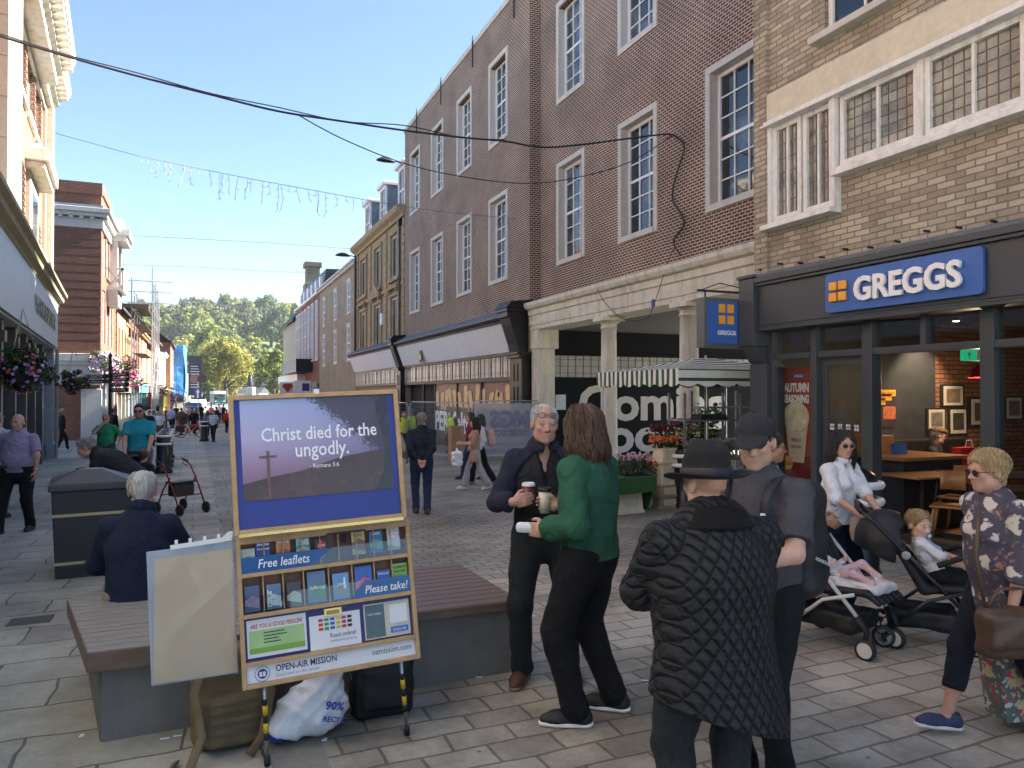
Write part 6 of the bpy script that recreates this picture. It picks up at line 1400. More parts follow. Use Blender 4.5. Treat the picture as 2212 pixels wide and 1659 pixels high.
def plants(label, name, loc, w, d, h, leafmat_, flowers, seed, nleaf=700, pot=None, group=None, bl=.03, nb=60):
 rng = np.random.default_rng(seed); t = thing(name, label, 'plants', loc, 0, group); n = nleaf
 P = np.stack([rng.uniform(-w / 2, w / 2, n), rng.uniform(-d / 2, d / 2, n), rng.uniform(.02, h, n) * rng.uniform(.5, 1, n)], 1); nr = rng.normal(0, 1, (n, 3)) + [0, 0, .8]; nr /= np.linalg.norm(nr, axis=1)[:, None]; a = np.cross(nr, rng.normal(0, 1, (n, 3))); a /= np.linalg.norm(a, axis=1)[:, None]; b = np.cross(nr, a); s = .035
 Vv = np.stack([P - a * s, P - b * s * .5, P + a * s, P + b * s * .5], 1).reshape(-1, 3); o = bpy.data.objects.new('foliage', mesh_np('foliage', Vv, np.arange(n * 4).reshape(-1, 4), leafmat_)); COL.objects.link(o); o.parent = t
 if flowers:
  C = np.stack([rng.uniform(-w / 2, w / 2, nb), rng.uniform(-d / 2, d / 2, nb), h + rng.uniform(-.06, .05, nb)], 1); m = MB()
  for q in C: m.ell(q, (bl, bl, bl * .7), 6)
  m.build('blossoms', flowers, t)
 if pot is not None: m = MB(); m.prism([(-w / 2 * .9, 0), (w / 2 * .9, 0), (w / 2, .0 - pot), (-w / 2, -pot)][::-1], -d / 2, d / 2, 'y'); m.build('tray', M_blackm, t, bevel=.01)
 return t
def stall_goods():
 p = G(1360, 1104); zg = gz(10.6)
 tx, ty = 6.45, 10.75; t = thing('stall_table', 'low stall table draped in artificial grass', 'table', (tx, ty, zg), .1)
 gr = pm('artificial_grass', (.025, .085, .02), .9, .3, 60, .6, 200); m = MB(); m.box(-.75, .5, -.42, .5, .56, .62); m.box(-.76, .51, -.45, -.42, .36, .62); m.prism([(-.43, .62), (.5, .62), (.5, .3), (-.2, .05)], .51, .535, 'x'); m.prism([(-.43, .62), (.5, .62), (.5, .4), (-.43, .36)], -.78, -.755, 'x'); m.build('grass_cover', gr, t, bevel=.01)
 m = MB(); m.box(-.7, -.64, -.35, .4, 0, .56); m.box(.5, .56, -.1, .4, 0, .56); m.build('trestle', M_wood_dark, t)
 cr = pm('cream_crate', (.58, .52, .38), .5, .1, 5)
 def crate(lab, x, y, z, w=.40, h=.48, d=.34, rz=0.0, mat=None, grp='cream plastic flower crates'):
  o = thing('flower_crate', lab, 'crate', (x, y, z), rz, grp); m = MB(); a, b = w / 2, w / 2 * .86; q = d / 2
  m.add([(-a, -q, 0), (a, -q, 0), (a, q, 0), (-a, q, 0), (-b, -q * .86, h), (b, -q * .86, h), (b, q * .86, h), (-b, q * .86, h)], [(0, 3, 2, 1), (4, 5, 6, 7), (0, 1, 5, 4), (1, 2, 6, 5), (2, 3, 7, 6), (3, 0, 4, 7)]); m.build('body', mat or cr, o, bevel=.015)
  m = MB(); m.box(-a * .62, a * .62, -q * .97, -q * .80, h * .15, h * .85); m.build('panel', pm('crate_panel_cream', (.5, .44, .32), .5, .1), o, bevel=.01)  # panel in a slightly darker cream than the crate
  m = MB(); m.box(-a * 1.06, a * 1.06, -q * 1.06, q * 1.06, -.0, .05); m.box(-b * 1.05, b * 1.05, -q * .92, q * .92, h - .03, h + .01); m.build('rim', mat or cr, o, bevel=.008); return o
 q = G(1362, 1110); crate('upturned cream crate under the grass draped table', q.x, q.y + .2, zg, .52, .52, .4, .1); q = G(1325, 1112); crate('cream crate half hidden at the left under the table', q.x - .05, q.y + .3, zg, .45, .5, .4, .1)
 wd = pm('old_orange_crate_wood', (.33, .22, .12), .8, .2, 5); q = at(1437, 1055, 13.0); zc = gz(q.y)
 for i in range(2): crate(('lower', 'upper')[i] + ' flat wooden crate at the base of the crate stack', q.x, q.y, zc + i * .2, .55, .19, .4, 0.05, wd, 'wooden crates')
 crate('cream crate standing on the two wooden ones', q.x, q.y, zc + .4, .36, .36, .3, .05); crate('topmost cream crate filled with orange flowers', q.x, q.y, zc + .77, .36, .26, .32, .05)
 org, drd = pm('orange_bloom', (.55, .13, .03), .6, .3, 30), pm('dark_red_bloom', (.12, .01, .025), .6, .3, 30)
 plants('bunches of orange flowers in the topmost crate', 'flower_bunch', (q.x, q.y, zc + 1.03), .5, .3, .16, M_leaf2, org, 41, 200, nb=60, bl=.035); plants('dark red flowers behind the orange ones', 'flower_bunch', (q.x + .1, q.y + .25, zc + 1.1), .5, .25, .28, M_leaf2, drd, 42, 200, nb=50, bl=.035)
 crate('cream bucket crate beside the table end', tx + .85, ty + .35, zg, .3, .55, .3); plants('orange and rust flowers in the bucket by the table', 'flower_bunch', (tx + .85, ty + .3, zg + .56), .32, .3, .2, M_leaf2, org, 43, 120, nb=30, bl=.035)
 plants('cellophane wrapped pink carnations on the grass table', 'flower_bunch', (tx + .28, ty - .1, zg + .64), .62, .4, .3, leafmat('grey_green_leaves', (.06, .08, .05), (.12, .14, .09)), PET['palepink'], 44, 700, .05, nb=60, bl=.025); plants('pale green flower heads in a low box on the table', 'flower_bunch', (tx - .4, ty - .1, zg + .66), .4, .3, .16, M_leaf2, pm('lime_bloom', (.35, .42, .12), .6), 45, 150, .08, nb=24, bl=.045)
 o = MB().box(-.12, .12, -.004, .004, -.16, .16).build('price_card', M_paper, None, loc=(tx - .5, ty - .49, zg + .56)); o.rotation_euler = (0, .12, .1); tag(o, 'white price card pinned to the front of the grass table', 'card'); textw('7.50', .17, M_ink, o, .01, -.0055, -.06, hs=1.5, off=.02); m = MB(); m.box(-.09, .06, -.0055, -.0045, .08, .12); m.build('red_line', pm('red_marker', (.6, .05, .08), .5), o)
 # galvanised plant trolley
 w = at(1500, 900, 13.2); zt = gz(w.y); t = thing('plant_trolley', 'tall galvanised trolley of shelves stacked with pot plants', 'trolley', (w.x, w.y, zt), -.12)
 for x in (-.35, .75):
  for y in (-.28, .28):
   m = MB(); m.box(x - .018, x + .018, y - .018, y + .018, 0, 2.0)
   for k in range(16): m.box(x - .0185, x + .0185, y - .0185, y + .0185, .15 + k * .115, .19 + k * .115)
   m.build('post', M_steel, t)
 for z in (.3, .82, 1.5): m = MB(); m.box(-.35, .75, -.3, .3, z, z + .03); m.build('shelf', M_steel, t, bevel=.005)
 for i, (z, x, ww, h, fm, lab) in enumerate(((.86, .2, 1.05, .26, PET['palepink'], 'dense bushy heathers with pale pink heads on the middle shelf'), (.36, .2, 1.0, .2, None, 'leafy pots on the bottom shelf of the trolley'))): plants(lab, 'potted_plants', (w.x + x, w.y, zt + z), ww, .5, h, M_leaf2, fm, 50 + i, 1500, .0, nb=160, bl=.016)
 plants('row of yellow small flowers behind the heathers', 'potted_plants', (w.x + .5, w.y + .7, zt + 1.12), 1.1, .3, .14, M_leaf2, pm('yellow_bloom', (.5, .38, .03), .6), 53, 300, .06, nb=70, bl=.02); plants('row of magenta cyclamen behind the yellow flowers', 'potted_plants', (w.x + .75, w.y + 1.0, zt + 1.3), 1.0, .3, .16, M_leaf2, PET['magenta'], 54, 300, .06, nb=60, bl=.026)
 plants('small pale seedlings with white tags on the top shelf', 'potted_plants', (w.x + .28, w.y - .05, zt + 1.62), .6, .3, .14, leafmat('lime_leaves', (.16, .22, .05), (.3, .36, .1)), M_paper, 55, 120, .09, nb=5, bl=.03)
 w2 = at(1560, 900, 14.2); t = thing('plant_trolley', 'second galvanised plant trolley behind the capped man', 'trolley', (w2.x, w2.y, gz(w2.y)), -.1)
 for x in (-.5, .5):
  for y in (-.28, .28): m = MB(); m.box(x - .02, x + .02, y - .02, y + .02, 0, 2.05); m.build('post', M_steel, t)
 for z in (.5, 1.1, 1.72): m = MB(); m.box(-.5, .5, -.3, .3, z, z + .03); m.build('shelf', M_steel, t)
stall_goods()
# ---- things inside the bakery
def inside():
 wood = pm('table_oak', (.30, .155, .06), .4, .25, 4, stretch=(1, 6, 1)); X0 = GX
 tp = pm('poster_red', (.33, .055, .03), .4, .25, 1.5); px = X0 + .22; y0, y1 = yx(1688, px), yx(1754, px)
 t = thing('window_poster', 'orange red autumn drink poster in the bakery window', 'poster', (px, (y0 + y1) / 2, 1.36), -math.pi / 2); w = (y0 - y1) / 2
 m = MB(); m.box(-w, w, -.004, .004, -.78, .78); b = m.build('sheet', tp, t); k = MB(); k.prism([(-w, -.78), (w, -.78), (w, -.45), (-w, -.6)], -.006, -.0045, 'y'); k.build('dark_print', pm('poster_dark_red', (.17, .02, .015), .4), b)
 m = MB(); m.box(-.1, .17, -.007, -.0045, .63, .70); q = m.build('blue_tag', MATS['sign_blue'], b); textw('GREGGS', .16, M_tinkw, q, .05, -.0085, .645, off=.02)
 textw('AUTUMN', w * 1.65, M_tinkw, b, 0, -.006, .44, off=.05, hs=1.5); textw('SEASONING', w * 1.65, M_tinkw, b, 0, -.006, .285, off=.05, hs=1.75)
 cw = pm('cup_print', (.55, .45, .38), .5, .12); m = MB(); m.prism([(-w * .74, .06), (w * .78, .06), (w * .5, -.56), (-w * .42, -.56)], -.008, -.0045, 'y'); c = m.build('cup_print', cw, b)
 m = MB(); m.lathe([(w * .86, 0), (w * .84, .01), (w * .6, .02), (w * .2, .03)], 22, M=Matrix.Translation((0, -.008, .08)) @ Matrix.Rotation(math.pi / 2, 4, 'X'), sy=.85); m.build('cream_print', pm('cream_swirl', (.62, .52, .38), .6, .35, 9, .8, 12), c)
 textw('FRESHLY', .2, pm('brown_ink', (.06, .03, .025), .5), c, .0, -.010, -.27, off=.03, hs=1.3); textw('GROUND', .19, MATS['brown_ink'], c, .0, -.010, -.36, off=.03, hs=1.3)
 m = MB(); m.lathe([(.1, 0), (.1, .004)], 20, M=Matrix.Translation((-w * .55, -.012, -.58)) @ Matrix.Rotation(math.pi / 2, 4, 'X')); q = m.build('price_spot', MATS['sign_amber'], b); textw('£2.60', .15, MATS['brown_ink'], q, -w * .55, -.018, -.61, off=.03)
 # poster on the dark wall, framed pictures on the brick
 YW = 8.40
 def wallpic(lab, u0, u1, v0, v1, art, frame=M_blackm, mat_=(.5, .46, .4)):
  a, c = on_y(u0, v0, YW), on_y(u1, v1, YW); t = thing('framed_picture', lab, 'picture', ((a.x + c.x) / 2, YW - .0, (a.z + c.z) / 2), 0, 'framed pictures on the brick wall'); w, h = (c.x - a.x) / 2, (a.z - c.z) / 2
  m = MB(); m.box(-w, w, -.035, -.002, -h, h); m.build('frame', frame, t, bevel=.005); m = MB(); m.box(-w * .82, w * .82, -.039, -.0355, -h * .84, h * .84); m.build('mount', pm('picture_mount', mat_, .6), t)
  m = MB(); m.box(-w * .58, w * .58, -.042, -.0395, -h * .6, h * .6); m.build('print', pm(art[0], art[1], .5, .5, 9), t)
 for a in (('upper left framed picture of a tower', 2029, 2080, 830, 879, ('print_sepia', (.17, .13, .1))), ('small lower left framed picture', 1998, 2040, 881, 930, ('print_grey', (.16, .15, .14))), ('narrow lower framed picture', 2045, 2086, 880, 940, ('print_dark', (.05, .045, .04))), ('largest framed picture of a domed building', 2088, 2146, 857, 921, ('print_mid', (.09, .08, .07))), ('framed picture seen through the right pane', 2166, 2206, 855, 908, ('print_sepia', (.17, .13, .1)))): wallpic(*a)
 a, c = on_y(1893, 838, YW), on_y(1928, 922, YW); t = thing('wall_poster', 'yellow and red food poster on the dark inner wall', 'poster', ((a.x + c.x) / 2, YW - .01, (a.z + c.z) / 2)); w, h = (c.x - a.x) / 2 + .05, (a.z - c.z) / 2
 m = MB(); m.box(-w, w, -.006, 0, -h, h); b = m.build('sheet', pm('poster_dark', (.04, .03, .035), .5), t)
 for i, s in enumerate(('healthier choices', 'always on', 'menu')): m = MB(); z = h * .68 - i * h * .22; m.box(-w, -w + w * 2 * (1, .8, .5)[i], -.009, -.0065, z - .03, z + .07); q = m.build('amber_strip', MATS['sign_amber'], b); textw(s, w * 2 * (1, .8, .5)[i] * .9, M_ink, q, -w + w * (1, .8, .5)[i], -.0105, z, hs=1.2)
 m = MB(); m.box(-w * .2, w, -.009, -.0065, -h * .6, h * .05); m.build('food_print', pm('food_print', (.4, .12, .06), .5, .6, 22), b)
 # counter, tables, chairs, bag, lamp, exit sign
 t = thing('counter', 'dark service counter with an oak top inside the bakery', 'counter', (8.9, 7.35, 0)); m = MB(); m.box(-.55, .55, -.55, .9, .01, .9); m.build('body', pm('counter_navy', (.022, .026, .033), .5), t); m = MB(); m.box(-.6, .6, -.6, .95, .903, .95); m.build('top', wood, t, bevel=.005); m = MB(); m.box(-.55, -.05, .0, .5, .953, 1.2); m.build('display_box', wood, t, bevel=.01)
 m = MB(); m.box(-.3, -.05, -.2, -.15, .953, 1.1); m.build('blue_card', MATS['sign_blue'], t)
 q = on_y(2023, 1020, 6.35); tb = thing('cafe_table', 'square oak cafe table nearest the bakery doorway', 'table', (q.x, 6.55, 0.004)); m = MB(); m.box(-.42, .42, -.3, .3, .735, .765); m.build('table_top', wood, tb, bevel=.004); m = MB(); m.tube([(0, 0, 0), (0, 0, .734)], .03, 10); m.lathe([(.24, 0), (.22, .02), (.04, .03)], 16); m.build('pedestal', M_blackm, tb)
 t2 = dup(tb, (q.x + .95, 7.05, .004), 0, 'second oak cafe table carrying the red gift bag')
 def chair(lab, x, y, rz):
  t = thing('cafe_chair', lab, 'chair', (x, y, .004), rz); m = MB(); m.box(-.2, .2, -.2, .2, .44, .465); m.build('seat', wood, t, bevel=.01)
  m = MB(); o = 0
  for i in range(7): a = -.6 + i * .2; m.v += [(.2 * math.sin(a) * 1.15, .24 * math.cos(a) - .02, .62), (.2 * math.sin(a) * 1.15, .26 * math.cos(a) - .02, .84)]
  m.f = [(2 * i, 2 * i + 2, 2 * i + 3, 2 * i + 1) for i in range(6)]; m.m = [0] * 6; b = m.build('backrest', wood, t, True); sd_ = b.modifiers.new('s', 'SOLIDIFY'); sd_.thickness = .015
  for sx in (-1, 1): m = MB(); m.tube([(sx * .17, .12, .44), (sx * .19, .22, .5), (sx * .17, .22, .7)], .012, 6); m.build('back_strut', M_blackm, t)
  for sx, sy in ((-1, -1), (1, -1), (1, 1), (-1, 1)): m = MB(); m.tube([(sx * .15, sy * .15, .44), (sx * .22, sy * .22, 0)], [.022, .014], 8); m.build('leg', wood, t, True)
  return t
 q = on_y(2072, 1120, 5.9); chair('oak cafe chair with its back to the street door', q.x, 6.0, R_(-60)); chair('oak cafe chair behind the first one at the far table', q.x + .75, 6.45, R_(-75))
 q = on_y(2083, 990, 7.0); t = thing('gift_bag', 'red paper gift bag with a white star on the far cafe table', 'bag', (q.x, 7.0, .77)); m = MB(); m.box(-.16, .16, -.07, .07, 0, .26); m.build('bag', pm('bag_red', (.45, .015, .03), .4), t); m = MB(); m.tube([(-.08, -.07, .26), (-.05, -.07, .36), (.05, -.07, .36), (.08, -.07, .26)], .006, 6); m.build('handle', M_paper, t)
 m = MB(); m.prism([((.075 if k % 2 == 0 else .032) * math.sin(k * math.pi / 5), .1 + (.075 if k % 2 == 0 else .032) * math.cos(k * math.pi / 5)) for k in range(10)], -.0735, -.0715, 'y'); m.build('star', M_tinkw, t)
 q = on_y(2126, 800, 6.9); t = thing('pendant_lamp', 'red metal pendant lamp over the cafe tables', 'lamp', (q.x, 6.9, q.z - .1)); m = MB(); m.lathe([(.2, 0), (.19, .02), (.14, .12), (.05, .2), (.03, .24)], 22, caps=False); m.tube([(0, 0, .24), (0, 0, 2.95 - q.z)], .006, 5); m.build('shade', pm('lamp_red', (.4, .02, .02), .25), t, True); m = MB(); m.ell((0, 0, .02), .05, 10); m.build('bulb', emit('bulb_glow', (1, .75, .45), 4), t)
 ld = bpy.data.lights.new('lamp_light', 'POINT'); ld.energy = 10; ld.color = (1, .72, .42); ld.shadow_soft_size = .06; lo = bpy.data.objects.new('lamp_light', ld); COL.objects.link(lo); lo.parent = t; lo.location = (0, 0, -.06)
 q = on_y(2100, 767, 6.0); t = thing('exit_sign', 'green running man exit sign inside the bakery doorway', 'sign', (q.x, 6.0, q.z)); m = MB(); m.box(-.18, .18, -.02, .02, -.07, .07); m.build('case', emit('exit_green', (.01, .25, .12), .18), t); m = MB(); m.box(.05, .15, -.025, -.021, -.055, .055); m.prism([(-.12, 0), (-.08, .04), (-.04, 0), (-.07, 0), (-.07, -.05), (-.09, -.05), (-.09, 0)], -.025, -.021, 'y'); m.build('pictogram', M_tinkw, t)
 # spot lamp that washes the brick
 q = on_y(2046, 775, 7.9); t = thing('spot_lamp', 'small ceiling spot lamp washing the inner brick wall', 'lamp', (q.x, 7.75, 2.9)); m = MB(); m.lathe([(.05, 0), (.05, .06)], 12, (0, 0, -.02)); m.build('housing', M_blackm, t); m = MB(); m.lathe([(.04, 0), (.04, .004)], 12, (0, 0, -.026)); m.build('lens', emit('spot_glow', (1, .8, .55), 6), t)
 ld = bpy.data.lights.new('spot_light', 'SPOT'); ld.energy = 32; ld.color = (1, .74, .46); ld.spot_size = R_(80); ld.spot_blend = .6; ld.shadow_soft_size = .05; lo = bpy.data.objects.new('spot_light', ld); COL.objects.link(lo); lo.parent = t; lo.location = (0, 0, -.05); lo.rotation_euler = (R_(28), 0, 0)
inside()
# ---- litter on the paving
p = G(66, 1342); o = MB().box(-.16, .16, -.12, .12, .001, .008).build('access_cover', pm('worn_iron', (.07, .068, .062), .6, .3, 12, .5, 60, metal=.3), None, loc=(p.x, p.y, gz(p.y))); tag(o, 'small square metal access cover set in the slabs left of the bench', 'cover')
rg = random.Random(9)
for i, (u, v, k) in enumerate(((355, 1598, 'c'), (383, 1592, 'c'), (505, 1572, 'c'), (527, 1568, 'p'), (1392, 1472, 'c'), (700, 1600, 'p'), (175, 1592, 'p'), (1035, 1465, 'c'), (1305, 1410, 'p'))):
 p = G(u, v); m = MB()
 if k == 'c': m.tube([(-.022, 0, .005), (.012, 0, .005)], .004, 6); m.tube([(.0125, 0, .005), (.025, 0, .005)], .0041, 6)
 else: m.prism([(-.015, -.01), (.012, -.014), (.018, .006), (.002, .014)], .002, .008, 'z')
 o = m.build('cigarette_end' if k == 'c' else 'paper_scrap', M_paper, None, loc=(p.x, p.y, gz(p.y) + .002)); o.rotation_euler = (0, 0, rg.uniform(-.5, .5)); tag(o, 'white cigarette end lying on the paving' if k == 'c' else 'small scrap of white paper on the paving', 'litter', 'cigarette ends' if k == 'c' else 'paper scraps')
# ================================================================== people
def rotm(yaw=0, pitch=0, roll=0):
 """turn left, nod forward, tilt; degrees"""
 return np.array(Matrix.Rotation(R_(yaw), 3, 'Z') @ Matrix.Rotation(R_(pitch), 3, 'X') @ Matrix.Rotation(R_(roll), 3, 'Y'))
def unit(v): v = np.array(v, float); return v / max(np.linalg.norm(v), 1e-9)
def ik(a, c, l1, l2, pole):
 a, c = np.array(a, float), np.array(c, float); d = c - a; L = np.linalg.norm(d); mx = (l1 + l2) * .995
 if L > mx: c = a + d * mx / L; d = c - a; L = mx
 x = (l1 * l1 - l2 * l2 + L * L) / (2 * L); h = math.sqrt(max(l1 * l1 - x * x, 0)); n = d / L; p = np.array(pole, float); p = unit(p - n * (p @ n))
 return a + n * x + p * h, c
def skinmat():
 m, nt, b = newmat('skin'); at_ = nt.nodes.new('ShaderNodeAttribute'); at_.attribute_name = 'tint'; co = objco(nt)
 c = mix(nt, at_.outputs[0], ramp(nt, noise(nt, co, 28, 4, .6), [(.3, (.86, .82, .8)), (.7, (1.1, 1.06, 1.04))]), .7, 'MULTIPLY'); nt.links.new(c, b.inputs['Base Color'])
 b.inputs['Roughness'].default_value = .5; b.inputs['Specular IOR Level'].default_value = .4; b.inputs['Subsurface Weight'].default_value = .12; b.inputs['Subsurface Radius'].default_value = (.012, .005, .003); b.inputs['Subsurface Scale'].default_value = .6
 bump(nt, b, noise(nt, co, 180, 3), .12, .003); return m
M_skin = skinmat()
SKIN = dict(pale=(.52, .31, .225), rosy=(.48, .275, .205), tan=(.36, .19, .115), fair=(.60, .38, .28))
def hairmat(name, c):
 if 'hair_' + name in MATS: return MATS['hair_' + name]
 m, nt, b = newmat('hair_' + name); co = objco(nt, (70, 70, 9)); f = noise(nt, co, 1.4, 4, .7); cc = ramp(nt, f, [(.3, mul(c, .55)), (.7, mul(c, 1.35))]); nt.links.new(cc, b.inputs['Base Color']); b.inputs['Roughness'].default_value = .42; bump(nt, b, f, .9, .012); MATS['hair_' + name] = m; return m
HC = dict(white=(.52, .50, .46), grey=(.22, .21, .20), brown=(.095, .05, .027), dark=(.018, .013, .011), blonde=(.45, .31, .15), dblonde=(.33, .22, .10), darkbrown=(.04, .024, .016), black=(.008, .007, .007))
def cloth(name, c, rough=.85, bmp=.35, var=.12, bs=350):
 if 'cloth_' + name in MATS: return MATS['cloth_' + name]
 m = pm('cloth_' + name, c, rough, var, 14, bmp, bs, .25); nt = m.node_tree; b = nt.nodes['Principled BSDF']; co = objco(nt, (1, 1, .8)); n1 = nt.nodes.new('ShaderNodeTexNoise'); n1.inputs['Scale'].default_value = 7.5; n1.inputs['Detail'].default_value = 3; n1.inputs['Distortion'].default_value = 2.2; nt.links.new(co, n1.inputs['Vector'])
 bp = nt.nodes.new('ShaderNodeBump'); bp.inputs['Strength'].default_value = .75; bp.inputs['Distance'].default_value = .035; nt.links.new(n1.outputs[0], bp.inputs['Height'])
 if b.inputs['Normal'].links: nt.links.new(bp.outputs[0], b.inputs['Normal'].links[0].from_node.inputs['Normal'])
 else: nt.links.new(bp.outputs[0], b.inputs['Normal'])
 return m
SHOES = {}
def shoe_mesh(kind):
 if kind in SHOES: return SHOES[kind]
 g = SDF((-.07, -.22, 0), (.07, .10, .16), .008)
 g.cone((0, .045, .045), (0, -.11, .035), .045, .044, .03); g.cone((0, -.1, .032), (.004, -.165, .028), .045, .034, .03); g.cone((0, .04, .05), (0, .03, .10), .043, .04, .03); g.cut((0, 0, .02), (0, 0, -1)); g.cut((0, 0, .105), (0, 0, 1))
 P, Q = g.mesh(); P = relax(P, Q)
 h = SDF((-.07, -.23, -.01), (.07, .11, .06), .007); h.cone((0, .05, .016), (.002, -.10, .016), .049, .051, .01, f=(0, 0, 1), fs=2.4); h.cone((0, -.1, .016), (.006, -.165, .016), .051, .040, .01, f=(0, 0, 1), fs=2.2); h.cut((0, 0, 0), (0, 0, -1)); P2, Q2 = h.mesh(); P2 = relax(P2, Q2)
 SHOES[kind] = ((P, Q), (P2, Q2)); return SHOES[kind]
class Person: pass
def person(label, x, y, face, H=1.72, vx=.02, w=1.0, belly=0.0, lean=0.0, twist=0.0, bend=0.0, pz=None, feet=None, knees=None, hands=None, poles=None, head=(0, 0, 0), skin='pale', hair=('short', 'brown'), top=None, jacket=None, bottom=None, shoe=((.02, .02, .02), (.02, .02, .02)), face_paint=None, group=None, z=None, bust=0.0, curl=(.5, .5), palm=(None, None), headscale=1.0, hs=None, nofeet=False, px=(0, 0)):
 S = H / 1.75; q = Person(); zg = gz(y) if z is None else z
 t = thing('person', label, 'person', (x, y, zg), R_(180 - face), group); q.t = t; q.S = S
 T = rotm(twist, lean + bend * .4); T2 = rotm(twist, lean + bend); A = lambda *v: np.array(v, float)
 fwd, up, left = T @ A(0, -1, 0), T @ A(0, 0, 1), T @ A(1, 0, 0); q.fwd, q.up, q.left = fwd, up, left
 pel = A(px[0], px[1], (.945 * S if pz is None else pz)); chest = pel + T @ A(0, 0, .30 * S); neck = chest + T2 @ A(0, .012 * S, .205 * S)
 sh = [chest + T2 @ A(sx * .166 * w ** .8 * S, .012 * S, .140 * S) for sx in (1, -1)]; q.sh = sh
 Hm = rotm(head[0] + twist, head[1] + (lean + bend) * .35, head[2]); hc = neck + T2 @ A(0, -.01, .085 * S) + Hm @ A(0, -.02 * S, .08 * S); q.hc, q.Hm = hc, Hm; k = S * headscale; q.k = k
 hp = lambda *v: hc + Hm @ (A(*v) * k); q.hp = hp
 if hands is None: hands = [None, None]
 wr, el = [], []
 for i, sx in enumerate((1, -1)):
  h = hands[i]; h = sh[i] + A(sx * .07 * S, -.05 * S, -.50 * S) if h is None else A(*h)
  e, c = ik(sh[i], h, .29 * S, .255 * S, (poles[i] if poles and poles[i] is not None else T2 @ A(sx * .35, 1, -.5))); el.append(e); wr.append(c)
 q.wr, q.el = wr, el
 if feet is None: feet = [(.10, 0, 0, 8, 0), (-.10, 0, 0, -8, 0)]
 hip, kn, an = [], [], []
 for i, sx in enumerate((1, -1)):
  f = feet[i]; Fm = rotm(f[3], 0) @ rotm(0, f[4]); a = A(f[0], f[1], f[2]) + Fm @ A(0, 0, .085 * S); h = pel + T @ A(sx * .088 * w * S, 0, -.03 * S) * 1.0
  kk, a = ik(h, a, .435 * S, .43 * S, (knees[i] if knees else Fm @ A(0, -1, .1))); hip.append(h); kn.append(kk); an.append(a)
 q.hip, q.kn, q.an, q.pel, q.neck, q.chest = hip, kn, an, pel, neck, chest
 allp = np.array([pel, chest, neck, hc + A(0, 0, .15 * k), hc - A(.13, .13, .1), hc + A(.13, .13, .1), *sh, *wr, *el, *hip, *kn, *an]); lo, hi = allp.min(0) - .20, allp.max(0) + .20; lo[2] = max(lo[2], 0); q.lo, q.hi = lo, hi
 fine = vx <= .012; skc = np.array(SKIN[skin])
 # ---- body
 g = SDF(lo, hi, vx)
 g.cone(pel, chest, .115 * w * S, .125 * w * S, .03, f=fwd, fs=1.5); g.cone(chest, neck - up * .05 * S, .125 * w * S, .07 * S, .03, f=fwd, fs=1.5); g.cone(sh[0], sh[1], .045 * S, .045 * S, .03)
 g.cone(neck - up * .04 * S, hp(0, .012, -.06), .054 * S * (1 + .12 * (w > 1.1)), .052 * S, .02)
 for i, sx in enumerate((1, -1)):
  g.cone(sh[i], el[i], .046 * S * w ** .6, .038 * S * w ** .6, .02); g.cone(el[i], wr[i], .039 * S * w ** .6, .027 * S, .015)
  g.cone(hip[i], kn[i], .075 * S, .052 * S, .02); g.cone(kn[i], an[i], .05 * S, .033 * S, .015); g.cone(kn[i] * .65 + an[i] * .35, kn[i] * .4 + an[i] * .6, .052 * S, .044 * S, .03)
  if not nofeet: g.cone(an[i] - A(0, 0, .035 * S), an[i] - A(0, 0, .04 * S) + rotm(feet[i][3]) @ A(0, -.10 * S, 0), .035 * S, .03 * S, .02)
  # hand
  d = unit(wr[i] - el[i]) if hs is None or hs[i] is None else unit(hs[i]); n = palm[i]
  n = unit(-left * sx) if n is None else unit(n); n = unit(n - d * (n @ d)); s_ = np.cross(n, d) * sx                        # s_: towards the thumb
  s_ = unit(s_); k_ = .94 * S; c = curl[i]
  if fine:
   g.cone(wr[i], wr[i] + d * .03 * k_, .026 * k_, .03 * k_, .01)
   for f in range(4):
    b0 = wr[i] + d * .035 * k_ + s_ * (.030 - .020 * f) * k_; b1 = wr[i] + d * (.086 - .004 * abs(f - 1)) * k_ + s_ * (.033 - .0215 * f) * k_; g.cone(b0, b1, .016 * k_, .0125 * k_, .012)
    p, an_ = b1, 0.0
    for L_, r0, r1 in (((.043, .040, .041, .034)[f], .0105, .0095), ((.027, .029, .027, .021)[f], .0095, .0088), ((.022, .023, .022, .019)[f], .0088, .0075)):
     an_ += c * (.75, .95, .6)[(r0 < .0105) + (r0 < .0095)]; dd = d * math.cos(an_) + n * math.sin(an_); p2 = p + dd * L_ * k_; g.cone(p, p2, r0 * k_, r1 * k_, .003); p = p2
   tb = wr[i] + d * .028 * k_ + s_ * .026 * k_ + n * .008; t1 = tb + unit(d * .6 + s_ * .75 + n * .35 * (1 + c)) * .042 * k_; t2 = t1 + unit(d * .95 + s_ * .15 + n * .45 * c) * .034 * k_; t3 = t2 + unit(d + n * .5 * c - s_ * .2) * .024 * k_
   g.cone(tb, t1, .016 * k_, .0125 * k_, .008); g.cone(t1, t2, .0125 * k_, .0105 * k_, .004); g.cone(t2, t3, .0105 * k_, .009 * k_, .004)
  else:
   g.cone(wr[i], wr[i] + d * .085 * k_, .028 * k_, .036 * k_, .01); e = wr[i] + d * .085 * k_; g.cone(e, e + (d * math.cos(c) + n * math.sin(c)) * .075 * k_, .034 * k_, .02 * k_, .01); g.cone(wr[i] + d * .03, wr[i] + (d * .08 + s_ * .05) * k_, .016, .012, .01)
  q.palm = getattr(q, 'palm', []) + [wr[i] + d * .085 * k_ + n * .035 * k_]; q.hd = getattr(q, 'hd', []) + [(d, n, s_)]
 # head
 e_ = lambda c, r, kk=.015, op='+': g.ell(hp(*c), A(*r) * k, kk * k, op, Hm)
